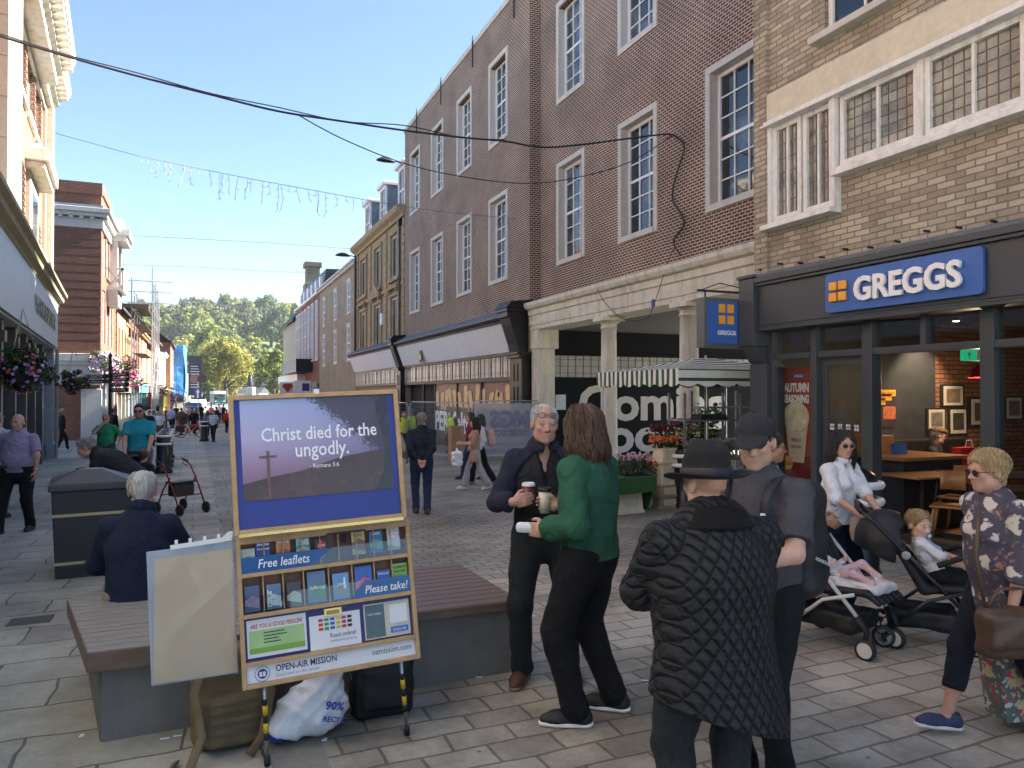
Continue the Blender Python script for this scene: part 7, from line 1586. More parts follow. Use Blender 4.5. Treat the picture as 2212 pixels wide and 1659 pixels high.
 e_((0, .016, .036), (.075, .096, .088)); e_((0, -.028, -.035), (.060, .066, .084), .03); e_((0, -.066, -.098), (.026, .022, .020), .03)
 if vx < .021:
  for sx in (1, -1):
   e_((sx * .043, -.01, -.070), (.022, .035, .026), .03); e_((sx * .038, -.066, -.018), (.025, .02, .02), .025)
   e_((sx * .033, -.104, .006), (.022, .020, .014), .014, '-'); e_((sx * .0315, -.076, .003), (.0145, .0145, .013), .004)
   e_((sx * .079, .012, -.006), (.012, .021, .033), .008)
  g.cone(hp(-.04, -.078, .024), hp(.04, -.078, .024), .013 * k, .013 * k, .02 * k); g.cone(hp(0, -.085, .014), hp(0, -.109, -.028), .0085 * k, .0125 * k, .012 * k)
  for sx in (1, -1): e_((sx * .013, -.098, -.034), (.009, .010, .008), .008)
  g.cone(hp(-.019, -.088, -.058), hp(.019, -.088, -.058), .0068 * k, .0068 * k, .006 * k); g.cone(hp(-.016, -.087, -.070), hp(.016, -.087, -.070), .0075 * k, .0075 * k, .006 * k)
  if fine: g.cone(hp(-.022, -.100, -.0635), hp(.022, -.100, -.0635), .0035 * k, .0035 * k, .003 * k, '-')
 P, Q = g.mesh(); P = relax(P, Q, .4)
 o = bpy.data.objects.new('body', mesh_np('body', P, Q, M_skin, True)); COL.objects.link(o); o.parent = t; q.body = o
 col = np.tile(skc, (len(P), 1)); h = (P - hc) @ Hm / k; X, Y, Z = h.T; fp = face_paint or {}; hcol = np.array(HC.get(fp.get('brow', hair[1] if hair else 'brown'), (.1, .06, .03)))
 headm = np.linalg.norm(h, axis=1) < .17
 def blend(mask, c, a): m = (mask * a * headm)[:, None]; return col * (1 - m) + np.array(c) * m
 rag = np.exp(-((np.abs(X) - .042) / .022) ** 2 - ((Z + .02) / .025) ** 2) * (Y < -.03); col = blend(rag, skc * (1.05, .86, .84), .4)
 col = blend(np.exp(-(X / .018) ** 2 - ((Z + .03) / .02) ** 2) * (Y < -.09), skc * (1.04, .86, .83), .35)
 col = blend(np.exp(-(X / .023) ** 4 - ((Z + .0645) / .0105) ** 4) * (Y < -.07), skc * (.80, .56, .54), fp.get('lips', .7))
 if fp.get('stubble'): col = blend((1 / (1 + np.exp((Z + .035 + .0 * X) / .008))) * (Y < .02) * (Z > -.135) * (1 - np.exp(-(X / .022) ** 4 - ((Z + .064) / .010) ** 4)), hcol * .5 + skc * .35, fp['stubble'])
 if fp.get('goatee'): col = blend(((np.abs(X) < .036) & (Z < -.048) & (Y < -.055) & ~((np.abs(X) < .02) & (np.abs(Z + .0645) < .011))).astype(float), (.30, .27, .24), fp['goatee'])
 ax = np.abs(X); col = blend(np.exp(-((ax - .033) / .021) ** 4 - ((Z - .0265 + .1 * np.maximum(ax - .04, 0)) / .0055) ** 4) * (Y < -.055), hcol * .8, fp.get('browa', .75))
 if vx < .016:
  dz = Z - .002; dx = ax - .0315; eye = np.exp(-(dx / .0135) ** 6 - (dz / .0062) ** 6) * (Y < -.06); col = blend(eye, (.50, .45, .42), .65); col = blend(np.exp(-(dx / .0065) ** 4 - (dz / .0065) ** 4) * (Y < -.06), (.05, .06, .07), .95); col = blend(np.exp(-(dx / .0165) ** 6 - ((dz - .0075) / .0028) ** 2) * (Y < -.06), skc * .28, .8)
  col = blend(np.exp(-(dx / .016) ** 4 - ((dz + .012) / .004) ** 2) * (Y < -.06), skc * (.75, .6, .58), .5)
 else: col = blend(np.exp(-((ax - .032) / .016) ** 4 - ((Z - .004) / .010) ** 4) * (Y < -.06), skc * .35, .7)
 if fp.get('tattoo'): m = (np.abs((P - wr[0]) @ unit(el[0] - wr[0])) < .22) | (np.abs((P - wr[1]) @ unit(el[1] - wr[1])) < .22); col[m & ~headm] *= (.55 + .35 * np.sin(P[m & ~headm] @ A(90, 70, 110)) ** 2)[:, None]
 at_ = o.data.attributes.new('tint', 'FLOAT_COLOR', 'POINT'); at_.data.foreach_set('color', np.concatenate([col, np.ones((len(P), 1))], 1).astype(np.float32).ravel())
 # ---- trousers, skirt
 if bottom:
  l = bottom.get('loose', .008) * S; g = SDF(lo, hi, vx * 1.0); b = bottom
  g.cone(pel + up * .07 * S, pel - up * .06 * S, .138 * w * S, .148 * w * S, .03, f=fwd, fs=1.28)
  if belly: g.ell(pel + up * .05 * S + fwd * .03, A(.15 * w, .10 + belly, .10) * S, .04, M=T)
  for i in range(2):
   end = kn[i] + (an[i] - kn[i]) * b.get('len', 1.0); r1 = .062 * S + l + b.get('flare', 0)
   g.cone(hip[i], kn[i], .090 * S * w ** .5 + l, .063 * S + l, .025, f=None); g.cone(kn[i], end, .064 * S + l, r1 * (.80 if not b.get('flare') else 1), .02, flat=(False, True))
   if b.get('len', 1) >= 1 and not b.get('flare'): g.cone(end - unit(end - kn[i]) * .05, end - unit(end - kn[i]) * .01, .052 * S + l, .056 * S + l, .012)
  g.creases(.0042 if fine else .0025, 19, x + y, .75)
  if fine: g.creases(.0020, 41, x * 2 + y, .7)
  if b.get('skirt') is not None: g.cone(pel + up * .1 * S, A(pel[0], pel[1], b['skirt']), .15 * w * S, b.get('sr', .2) * S, .03, f=fwd, fs=1.2, flat=(False, True))
  q.bottom = g.build(b.get('name', 'trousers'), b['mat'], t)
 # ---- tops
 def garment(dct, nm):
  l = dct.get('loose', .008) * S; g = SDF(lo, hi, vx); hem = dct.get('hem', -.06) * S; fl = dct.get('flare', 0.0); hz = pel + up * (hem - .02)
  if dct.get('coat') is not None: hz = A(pel[0], pel[1], dct['coat'] - .02)
  g.cone(hz, pel + up * .06 * S, .150 * w * S + l + fl, .146 * w * S + l, .03, f=fwd, fs=1.32); g.cone(pel + up * .06 * S, chest, .146 * w * S + l, .160 * w * S + l, .03, f=fwd, fs=1.36)
  g.cone(chest, chest + (neck - chest) * .62, .160 * w * S + l, .115 * w * S + l, .04, f=fwd, fs=1.42); g.cone(sh[0], sh[1], .050 * S + l * .6, .050 * S + l * .6, .045); g.cone(sh[0] * .5 + sh[1] * .5, neck - up * .01, .09 * S, .062 * S + l * .5, .04)
  if belly: g.ell(pel + up * .13 * S + fwd * .045 * S, A(.16 * w, .115 + belly, .18) * S, .05, M=T)
  if bust:
   for sx in (1, -1): g.ell(chest + T @ A(sx * .075, -.088, .02) * S, A(.07, .05 + bust, .075) * S, .04, M=T)
  sl = dct.get('sleeve', 'long')
  for i in range(2):
   fat = w ** .6
   if sl == 'none': continue
   if sl == 'short': e = sh[i] + (el[i] - sh[i]) * .80; g.cone(sh[i], e, (.053 * fat) * S + l * .6, (.053 * fat) * S + l * 1.1, .03, flat=(False, True)); continue
   f = {'long': .93, 'three': .45, 'elbow': .12}[sl]; e = el[i] + (wr[i] - el[i]) * f
   g.cone(sh[i], el[i], .054 * fat * S + l * .7, .046 * fat * S + l * .8, .03); g.cone(el[i], e, .046 * fat * S + l * .8, (.033 * S + l * .7) if sl == 'long' else .044 * fat * S + l * .8, .02, flat=(False, True))
   if dct.get('cuff'): u_ = unit(e - el[i]); g.cone(e - u_ * .085, e - u_ * .05, .042 * S + l, .046 * S + l, .02)
  if dct.get('creases', 1):
   g.creases((.0058 if fine else .0035) * dct.get('creases', 1), 13, x * 1.3 + y, .8); 
   if fine: g.creases(.0024 * dct.get('creases', 1), 31, x + 2.1 * y, .8)
  if dct.get('relief'): g.relief(dct['relief'])
  n_ = unit(-up); g.cut(pel + up * hem if dct.get('coat') is None else A(pel[0], pel[1], dct['coat']), n_ + (A(*dct['slant']) if 'slant' in dct else 0)) if not dct.get('nocut') else None
  if dct.get('rib'): 
   c0 = pel + up * (hem + .03); g.cone(c0 - up * .028, c0 + up * .028, .142 * w * S + l * .6, .142 * w * S + l * .6, .008, f=fwd, fs=1.32, flat=(True, True))
  nc = neck + T2 @ A(0, -.012, .045) * S; nr = dct.get('neck', .060); g.ell(nc, A(nr, nr * 1.05, .07) * S, .01, '-', T2)
  if dct.get('vneck'): g.cone(neck + T2 @ A(0, -.06, .02) * S, chest + T2 @ A(0, -.15, dct['vneck']) * S, .05 * S, .004, .01, '-')
  if dct.get('open'):
   a0, b0 = neck + T2 @ A(0, -.09, .05) * S, pel + T @ A(0, -.19 - belly, hem - .03 + 0)
   ow = dct['open']; g.cone(a0, chest + T @ A(0, -.16, 0), .05 * S, ow * .9 * S, .015, '-', f=left, fs=1.0); g.cone(chest + T @ A(0, -.17, 0), b0, ow * .9 * S, ow * S, .015, '-')
  if dct.get('collar'):
   R0, zc, hh = dct['collar']; n = 14
   for i_ in range(n):
    if dct.get('copen') and i_ in (10, 11): continue
    a_, b_ = 2 * math.pi * i_ / n, 2 * math.pi * (i_ + 1) / n; pa = neck + T2 @ A(R0 * math.cos(a_), R0 * 1.08 * math.sin(a_) - .006, zc + .02 * math.sin(a_)) * S; pb = neck + T2 @ A(R0 * math.cos(b_), R0 * 1.08 * math.sin(b_) - .006, zc + .02 * math.sin(b_)) * S
    g.cone(pa, pb, hh * S, hh * S, .008, f=T2 @ A(0, 0, 1), fs=.55)
  o = g.build(nm, dct['mat'], t)
  if dct.get('mats'): 
   for mm in dct['mats']: o.data.materials.append(mm)
  return o
 if top: q.top = garment(top, top.get('name', 'shirt'))
 if jacket: q.jacket = garment(jacket, jacket.get('name', 'jacket'))
 # ---- shoes
 if shoe:
  for i in range(2):
   f = feet[i]; (P1, Q1), (P2, Q2) = shoe_mesh('trainer'); Mx = Matrix.Translation(f[:3]) @ Matrix.Rotation(R_(f[3]), 4, 'Z') @ Matrix.Rotation(R_(f[4]), 4, 'X') @ Matrix.Scale(S, 4)
   key = 'shoe_%.2f_%.2f_%.2f' % shoe[0]; me = bpy.data.meshes.get(key) or mesh_np(key, P1, Q1, pm(key, shoe[0], .6, .2, 20, .2, 150), True); o = bpy.data.objects.new('shoe', me); COL.objects.link(o); o.parent = t; o.matrix_local = Mx
   key = 'sole_%.2f_%.2f_%.2f' % shoe[1]; me = bpy.data.meshes.get(key) or mesh_np(key, P2, Q2, pm(key, shoe[1], .7, .1, 12), True); s2 = bpy.data.objects.new('sole', me); COL.objects.link(s2); s2.parent = o
 # ---- hair
 if hair and hair[0] not in (None, 'none'):
  st, hcn = hair[0], hair[1]; hv = min(vx, .02) if not fine else .006; pad = .34 if st in ('long', 'bob') else .16
  g = SDF(hc - A(.16, .16, pad) * k, hc + A(.16, .16, .17) * k, hv); e2 = lambda c, r, kk=.015, op='+': g.ell(hp(*c), A(*r) * k, kk * k, op, Hm)
  if st == 'bald': e2((0, .03, -.015), (.078, .092, .05))
  else: e2((0, .018, .040), (.082 + hair[2] if len(hair) > 2 else .082, .104 + (hair[2] if len(hair) > 2 else 0), .093 + (hair[2] if len(hair) > 2 else 0)))
  if st in ('short', 'crop', 'puffy', 'recede', 'bun', 'pony'): g.cone(hp(0, .07, .0), hp(0, .068, -.065), .05 * k, .035 * k, .03 * k)
  if st == 'long' or st == 'bob':
   L = (hair[3] if len(hair) > 3 else .30) if st == 'long' else .215
   for sx in (1, -1): g.cone(hp(sx * .066, .0, .03), hp(sx * .084, .02, -.10), .036 * k, .044 * k, .03); g.cone(hp(sx * .084, .02, -.10), hp(sx * .082, .04, -L * .92), .044 * k, .03 * k, .03)
   g.cone(hp(0, .06, .03), hp(0, .085, -.12), .075 * k, .078 * k, .03); g.cone(hp(-.045, .085, -.12), hp(-.055, .085, -L), .055 * k, .035 * k, .03); g.cone(hp(.045, .085, -.12), hp(.055, .09, -L), .055 * k, .035 * k, .03)
  if st == 'pony': g.cone(hp(0, .115, .02), hp(0, .15, -.05), .03 * k, .035 * k, .02); g.cone(hp(0, .15, -.05), hp(0, .14, -.2), .035 * k, .012 * k, .02)
  # the face is kept free
  cz = {'recede': .098, 'short': .078, 'crop': .078, 'puffy': .066, 'bald': .0, 'long': .085, 'bob': .085, 'bun': .085, 'pony': .085}.get(st, .075)
  if st == 'recede': e2((0, -.085, .085), (.055, .07, .05), .02, '-')
  if st == 'bald': g.cut(hp(0, .0, .03), Hm @ A(0, 0, 1)); g.cut(hp(0, .012, 0), Hm @ A(0, -1, .3))
  elif st in ('long', 'bob'): e2((0, -.105, -.02), (.056, .085, .105), .015, '-'); e2((0, -.12, -.16), (.062, .10, .14), .02, '-')
  else: g.cut(hp(0, -.075, cz), Hm @ A(0, -.80, -.62)); e2((0, -.10, -.01), (.066, .105, .07), .01, '-')
  amp = (.0035 if fine else .002) * (1.8 if st in ('puffy', 'long', 'bob') else .6) * k
  def strands(Xg, Yg, Zg):
   dx, dy = Xg - hc[0], Yg - hc[1]; an_ = np.arctan2(dy, dx); return amp * (np.sin(an_ * 21 + 9 * Zg / k + 2 * np.sin(25 * Zg)) + .7 * np.sin(an_ * 43 + 31 * Zg) + .6 * np.sin(an_ * 9 - 20 * Zg))
  g.relief(strands); q.hair = g.build('hair', hairmat(hcn, HC[hcn]), t, None, 1)
  if fine and st in ('long', 'bob', 'puffy', 'recede', 'short', 'crop'):
   vs = np.empty(len(q.hair.data.vertices) * 3, np.float32); q.hair.data.vertices.foreach_get('co', vs); vs = vs.reshape(-1, 3); h = (vs - hc) @ Hm; an_ = np.arctan2(h[:, 1], h[:, 0]); rg = random.Random(3); z1 = h[:, 2].max(); m = MB()
   for _ in range(170 if st in ('long', 'bob') else 120):
    a0 = rg.uniform(-.6, 3.74) if st in ('long', 'bob') else rg.uniform(-1.2, 4.3); zt = z1 - rg.uniform(.005, .10); pts = []; off = rg.uniform(.000, .005); L_ = rg.uniform(.5, 1.05) * (zt - h[:, 2].min()) if st in ('long', 'bob') else rg.uniform(.03, .06); nn = 9 if L_ > .1 else 5
    for j in range(nn):
     zz = zt - L_ * j / (nn - 1); aa = a0 + .10 * math.sin(j * .8 + a0 * 9); mk = (np.abs(h[:, 2] - zz) < .014) & (np.abs(np.angle(np.exp(1j * (an_ - aa)))) < .22)
     if mk.sum() < 3: break
     r_ = np.percentile(np.hypot(h[mk, 0], h[mk, 1]), 88) + off + (.006 * rg.random() if j == nn - 1 else 0); pts.append(hc + Hm @ A(r_ * math.cos(aa), r_ * math.sin(aa), zz))
    if len(pts) > 2: m.tube(pts, [.0022] * (len(pts) - 1) + [.0005], 4)
   if m.v: o = m.build('strands', hairmat(hcn, HC[hcn]), q.hair, True)
 return q
def glasses(q, col=(.02, .02, .02), lens=None, dz=0.0, dy=0.0, r=.021, sun=False):
 m = MB(); k = q.k; Mx = Matrix.Translation(Vector(q.hc)) @ Matrix(q.Hm.tolist()).to_4x4() @ Matrix.Scale(k, 4)
 for sx in (1, -1):
  pts = [(sx * .032 + r * 1.15 * math.cos(a), -.100 + dy, .002 + dz + r * .85 * math.sin(a)) for a in np.linspace(0, 2 * math.pi, 15)]; m.tube(pts, .0022, 5, caps=False); m.tube([(sx * .055, -.097 + dy, .008 + dz), (sx * .080, -.03 + dy, .006 + dz), (sx * .080, .02, .004 + dz * .8)], .002, 4)
 m.tube([(-.011, -.101 + dy, .006 + dz), (.011, -.101 + dy, .006 + dz)], .0022, 4); o = m.build('glasses', pm('spec_%.2f' % col[0], col, .3), q.t, True, M=Mx)
 m = MB()
 for sx in (1, -1): m.prism([(sx * .032 + r * 1.12 * math.cos(a), .002 + dz + r * .82 * math.sin(a)) for a in np.linspace(0, 2 * math.pi, 13)[:-1]], -.1005 + dy, -.0985 + dy, 'y')
 l = m.build('lens', lens or (pm('sun_lens', (.02, .014, .01), .06, .1, 5, spec=.9) if sun else M_gclear), o); return o
def uv_along(q, i, f): return q.wr[i] * (1 - f) + q.el[i] * f
M_black_c, M_navy_c, M_jean = cloth('black', (.011, .011, .012)), cloth('navy', (.014, .018, .040)), cloth('dark_jeans', (.018, .022, .030))
def wl(q, p): return Matrix.Translation(q.t.location) @ Matrix.Rotation(q.t.rotation_euler[2], 4, 'Z') @ Vector(p)
def floral(name, base, spots, sc=9.0, th=.30, rough=.8):
 m, nt, b = newmat('floral_' + name); co = objco(nt); c = base; wv = nt.nodes.new('ShaderNodeTexNoise'); wv.inputs['Scale'].default_value = sc * 2.2; nt.links.new(co, wv.inputs['Vector']); ad = nt.nodes.new('ShaderNodeVectorMath'); ad.operation = 'MULTIPLY_ADD'; ad.inputs[1].default_value = (.12,) * 3; nt.links.new(wv.outputs[1], ad.inputs[0]); nt.links.new(co, ad.inputs[2])
 for i, (cc, s, t_) in enumerate(spots):
  v = nt.nodes.new('ShaderNodeTexVoronoi'); v.inputs['Scale'].default_value = sc * s; mp = nt.nodes.new('ShaderNodeMapping'); mp.inputs['Location'].default_value = (i * 3.3, i * 1.7, i * 2.9); nt.links.new(ad.outputs[0], mp.inputs['Vector']); nt.links.new(mp.outputs[0], v.inputs['Vector'])
  c = mix(nt, c, cc, ramp(nt, v.outputs['Distance'], [(t_, (1, 1, 1)), (t_ + .06, (0, 0, 0))]))
 nt.links.new(c, b.inputs['Base Color']); b.inputs['Roughness'].default_value = rough; bump(nt, b, noise(nt, co, 300, 3), .25, .004); return m
def cup(label, pos, body, lid, tx=None, tc=None, R=.040, H=.135, tilt=(0, 0), rz=0.0):
 t = thing('coffee_cup', label, 'cup', pos, rz); t.rotation_euler = (tilt[0], tilt[1], rz)
 m = MB(); m.lathe([(R * .72, -H / 2), (R * .98, H / 2)], 24); m.build('body', body, t, True); m = MB(); m.lathe([(R * 1.06, H / 2 - .006), (R * 1.06, H / 2 + .006), (R * .96, H / 2 + .016), (R * .9, H / 2 + .018), (R * .88, H / 2 + .012)], 24); m.build('lid', lid, t, True)
 if tx: textw(tx, R * 1.1, tc, t, 0, -R * .97, H * .12, M=None)
 return t
# ---- man with a coffee cup, facing the camera
fleece = cloth('navy_fleece', (.022, .024, .045), .95, .5); polo = cloth('black_polo', (.016, .016, .019), .85, .3); dj = cloth('black_denim', (.017, .020, .022), .9, .5)
P1 = person('man with white hair and glasses pushed up, open navy fleece over a black polo shirt', 2.11, 4.44, 198, 1.80, .0065, 1.12, belly=.04, bend=1, head=(4, 1, 2), skin='rosy', hair=('recede', 'white', -.001), feet=[(.16, -.02, 0, 12, 0), (-.15, -.06, 0, -22, 0)], hands=[(.30, .02, .90), (-.225, -.27, 1.19)], poles=[(.4, 1, -.3), (-.55, .35, -1)], hs=[None, (1, -.35, .25)], palm=(None, (.3, 1, 0)), curl=(.4, .75), top=dict(mat=polo, sleeve='short', hem=-.06, loose=.004, collar=(.070, .045, .018), copen=1, vneck=-.04, name='polo_shirt'), jacket=dict(mat=fleece, sleeve='long', hem=-.20, loose=.022, open=.235, collar=(.090, .032, .013), copen=1, cuff=1, creases=1.3, neck=.085, name='fleece'), bottom=dict(mat=dj, loose=.016, name='jeans'), shoe=((.09, .035, .022), (.20, .12, .07)), face_paint=dict(brow='grey', browa=.45, lips=.4))
glasses(P1, (.10, .08, .12), None, .062, .018)
m = MB()
for i in (0, 1): m.tube([P1.an[i] + V3(0, 0, -.03), P1.an[i] + V3(0, 0, .015)], .068, 16, flat=(1, 1), caps=False)
m.build('turn_up', cloth('grey_turnup', (.16, .16, .165)), P1.t, True)
m = MB(); c = P1.chest + V3(-.12, -.175, -.005); textw('HARD', .07, M_tinkw, P1.t, c[0], c[1] - .012, c[2], name='shirt_print', off=.03); textw('ROAD', .07, M_tinkw, P1.t, c[0], c[1] - .012, c[2] - .03, name='shirt_print', off=.03)
m = MB(); c = P1.chest + V3(.12, -.182, .0); m.prism([(c[0] - .03, c[2] - .05), (c[0] + .03, c[2] - .045), (c[0] + .036, c[2] - .01), (c[0] + .012, c[2] + .0), (c[0] + .02, c[2] + .03), (c[0] - .022, c[2] + .03), (c[0] - .034, c[2] - .005)], c[1] - .006, c[1] + .0, 'y'); m.build('shirt_emblem', pm('emblem_orange', (.42, .14, .04), .6, .4, 60), P1.t)
w = P1.wr[1]; cp = w + P1.hd[1][0] * .088 * P1.S + P1.hd[1][1] * .046
cup('dark red paper coffee cup with white lid held by the white haired man', wl(P1, cp + V3(0, 0, .012)), pm('cup_maroon', (.13, .012, .018), .4, .06), M_white, 'COSTA', M_tinkw, rz=P1.t.rotation_euler[2])
# ---- long haired person in a green sweatshirt, seen from behind
grn = cloth('green_sweatshirt', (.030, .108, .062), .9, .45, .10); blk = cloth('black_cargo', (.010, .010, .012), .9, .5)
P2 = person('person with shoulder length brown hair in a green sweatshirt and black trousers, seen from behind', 2.07, 3.74, 322, 1.79, .0065, 1.10, bend=4, twist=-8, head=(-18, 6, 0), hair=('bob', 'brown', .006), feet=[(.13, -.03, 0, 24, 0), (-.17, .08, 0, 12, 0)], hands=[(.17, -.20, 1.08), (-.05, -.21, 1.19)], poles=[(.55, .8, -1), (-.6, .8, -.8)], hs=[(-.1, -1, -.1), (.1, -1, .1)], palm=((-1, 0, 0), (1, 0, 0)), curl=(.45, .7), top=dict(mat=grn, hem=-.05, loose=.030, cuff=1, rib=1, collar=(.074, .035, .016), creases=1.6, name='sweatshirt'), bottom=dict(mat=blk, loose=.024, name='trousers'), shoe=((.012, .012, .013), (.72, .70, .67)))
m = MB(); q = P2.neck; m.tube([P2.pel + P2.up * (z / 10 * .5) - P2.fwd * (.146 + .012 * math.sin(z)) for z in range(0, 10)], .0035, 5); 
cup('cream paper coffee cup with black lid held by the person in green', wl(P2, P2.wr[1] + V3(.03, -.085, .02)), pm('cup_cream', (.60, .55, .42), .45, .05), M_blackm, 'GREGGS', M_ink, rz=P2.t.rotation_euler[2] - 1.4)
o = MB().box(-.03, .03, -.06, .06, -.028, .028).build('paper_roll', M_paper, None, bevel=.02); o.location = wl(P2, P2.wr[0] + V3(-.02, -.13, .0)); o.rotation_euler = (0, .2, P2.t.rotation_euler[2] + .3); tag(o, 'rolled white paper bag held low by the person in green', 'bag')
# ---- man in quilted jacket and fedora, from behind
def quilt(X, Y, Z):
 a = X * 1.0 + .0 * Y; u_, v_ = (a * 1.35 + Z * .85) / .062, (a * 1.35 - Z * .85) / .062; s = lambda t: np.abs(np.sin(math.pi * t / 1.0)); return -.007 * (np.minimum(s(u_), s(v_)) ** .5 - .6)
def quiltmat():
 m, nt, b = newmat('quilted_nylon'); co = objco(nt); b.inputs['Base Color'].default_value = (.014, .015, .017, 1); b.inputs['Roughness'].default_value = .68; b.inputs['Specular IOR Level'].default_value = .3
 sp = nt.nodes.new('ShaderNodeSeparateXYZ'); nt.links.new(co, sp.inputs[0])
 def mth(op, a, c=None):
  n = nt.nodes.new('ShaderNodeMath'); n.operation = op
  for i, x in enumerate((a, c)):
   if x is None: continue
   if isinstance(x, (int, float)): n.inputs[i].default_value = x
   else: nt.links.new(x, n.inputs[i])
  return n.outputs[0]
 xx = mth('ADD', sp.outputs[0], mth('MULTIPLY', sp.outputs[1], .6)); ln = None
 for sg in (1, -1):
  f = mth('FRACT', mth('ADD', mth('MULTIPLY', xx, 1.35 / .062), mth('MULTIPLY', sp.outputs[2], sg * .85 / .062))); d = mth('MINIMUM', f, mth('SUBTRACT', 1.0, f)); ln = d if ln is None else mth('MINIMUM', ln, d)
 h = ramp(nt, ln, [(0, (0, 0, 0)), (.06, (.35, .35, .35)), (.22, (.85, .85, .85)), (.45, (1, 1, 1))]); nt.links.new(mix(nt, (.004, .004, .005), (.020, .021, .024), h), b.inputs['Base Color']); bump(nt, b, h, .9, .012); return m
P3 = person('man in a black fedora and long black quilted jacket, seen from behind', 1.815, 2.305, 10, 1.60, .0065, 1.48, belly=.04, bend=6, head=(8, 2, 0), hair=None, hands=[(.12, -.34, .96), (-.14, -.33, .94)], poles=[(1, .6, -.45), (-1, .6, -.45)], curl=(.8, .8), top=dict(mat=quiltmat(), hem=-.27, loose=.028, flare=.05, creases=.30, relief=quilt, slant=(.32, 0, 0), name='quilted_jacket'), bottom=dict(mat=cloth('charcoal_trousers', (.024, .026, .030), .85, .3), loose=.022), shoe=((.02, .02, .02), (.02, .02, .02)))
cor = cloth('corduroy', (.011, .011, .012), .95, .8); Mc = Matrix.Translation(Vector(P3.neck + V3(0, .004, -.004))) @ Matrix(rotm(0, 8).tolist()).to_4x4(); m = MB()
m.lathe([(.080, .03), (.084, .064), (.092, .070), (.104, .060), (.128, .024), (.146, -.004), (.142, -.014), (.1, .01)], 36, M=Mc, sx=1.12, sy=.98, caps=False); m.build('collar', cor, P3.t, True)
felt = pm('black_felt', (.010, .010, .011), .95, .15, 20, .25, 250); Mh = Matrix.Translation(Vector(P3.hp(0, .012, .030))) @ Matrix(P3.Hm.tolist()).to_4x4()
t = thing('fedora_hat', 'black felt fedora worn by the man in the quilted jacket', 'hat', wl(P3, Mh.translation)); t.rotation_euler = (Matrix.Rotation(P3.t.rotation_euler[2], 4, 'Z') @ Mh).to_euler()
m = MB(); n = 40; prof = [(.088, .0), (.094, -.004), (.115, -.006), (.14, -.002), (.158, .006), (.160, .010), (.14, .004), (.115, .0), (.093, .002)]
for r, z in prof:
 for k in range(n): a = 2 * math.pi * k / n; f = (r - .088) / .07; m.v.append((r * math.cos(a) * .97, r * 1.17 * math.sin(a), z + f * (.012 * math.cos(2 * a) - .010 * max(0, -math.sin(a)) + .010 * max(0, math.sin(a)) ** 2)))
L_ = len(prof); m.f = [(i * n + k, i * n + (k + 1) % n, (i + 1) * n + (k + 1) % n, (i + 1) * n + k) for i in range(L_ - 1) for k in range(n)]; m.m = [0] * len(m.f); m.build('brim', felt, t, True)
g = SDF((-.11, -.13, -.02), (.11, .13, .15), .005); g.cone((0, 0, -.0), (0, .0, .075), .094, .083, .02, f=(0, 1, 0), fs=.84); g.ell((0, 0, .085), (.076, .096, .048), .03); g.ell((0, -.005, .148), (.020, .10, .040), .03, '-'); g.ell((.075, -.075, .11), (.035, .045, .03), .03, '-'); g.ell((-.075, -.075, .11), (.035, .045, .03), .03, '-'); g.cut((0, 0, -.004), (0, 0, -1)); g.build('crown', felt, t)
m = MB(); m.lathe([(.0955, .0), (.0965, .004), (.0945, .036), (.092, .038)], 36, sy=1.18, caps=False); m.box(-.101, -.092, -.02, .02, .004, .036); m.build('band', pm('hat_ribbon', (.014, .014, .015), .6, .1, 40, .3, 200), t, True)
m = MB(); m.tube([P3.sh[0] * .55 + P3.sh[1] * .45 + V3(0, .0, 0), P3.sh[1] + V3(0, .0, 0)], .002, 4)
# ---- young man in a black cap with a rucksack
ctee = cloth('charcoal_tee', (.066, .062, .073), .9, .3)
P4 = person('young man in a black baseball cap and dark grey tee shirt with rucksack straps', 2.45, 2.77, 252, 1.745, .0065, 1.16, belly=.01, bend=3, head=(20, 10, -2), skin='fair', hair=('crop', 'darkbrown'), hands=[(.10, -.34, 1.08), (-.1, -.36, 1.05)], poles=[(1.0, .5, -.7), (-.6, .8, -.6)], hs=[(-.7, -.7, 0), None], curl=(.8, .8), top=dict(mat=ctee, sleeve='short', hem=-.12, loose=.016, collar=(.070, .028, .011), creases=1.1, name='tee_shirt'), bottom=dict(mat=M_black_c, loose=.012), shoe=((.02, .02, .02), (.5, .5, .5)), face_paint=dict(stubble=.33, brow='darkbrown', browa=.9, lips=.9))
navc = pm('washed_black_cotton', (.016, .016, .020), .9, .2, 12, .4, 250)
def capm(q, parent, bx=0.0):
 g = SDF(q.hc - .19, q.hc + .2, .005); k = q.k; e2 = lambda c, r, kk=.01, op='+': g.ell(q.hp(*c), V3(*r) * k, kk, op, q.Hm)
 e2((0, .014, .050), (.089, .110, .092)); g.cut(q.hp(0, .0, .040), q.Hm @ V3(0, -.1, -1)); M2 = q.Hm @ rotm(0, 14); g.ell(q.hp(0, -.120, .036), V3(.070, .080, .011) * k, .010, '+', M2); [g.ell(q.hp(sx * .05, -.10, .030), V3(.024, .07, .010) * k, .012, '+', M2) for sx in (1, -1)]; return g.build('cap', navc, parent)
capm(P4, P4.t); m = MB(); m.ell(P4.hp(0, .012, .143), (.008, .008, .005), 8); m.build('cap_button', navc, P4.t)
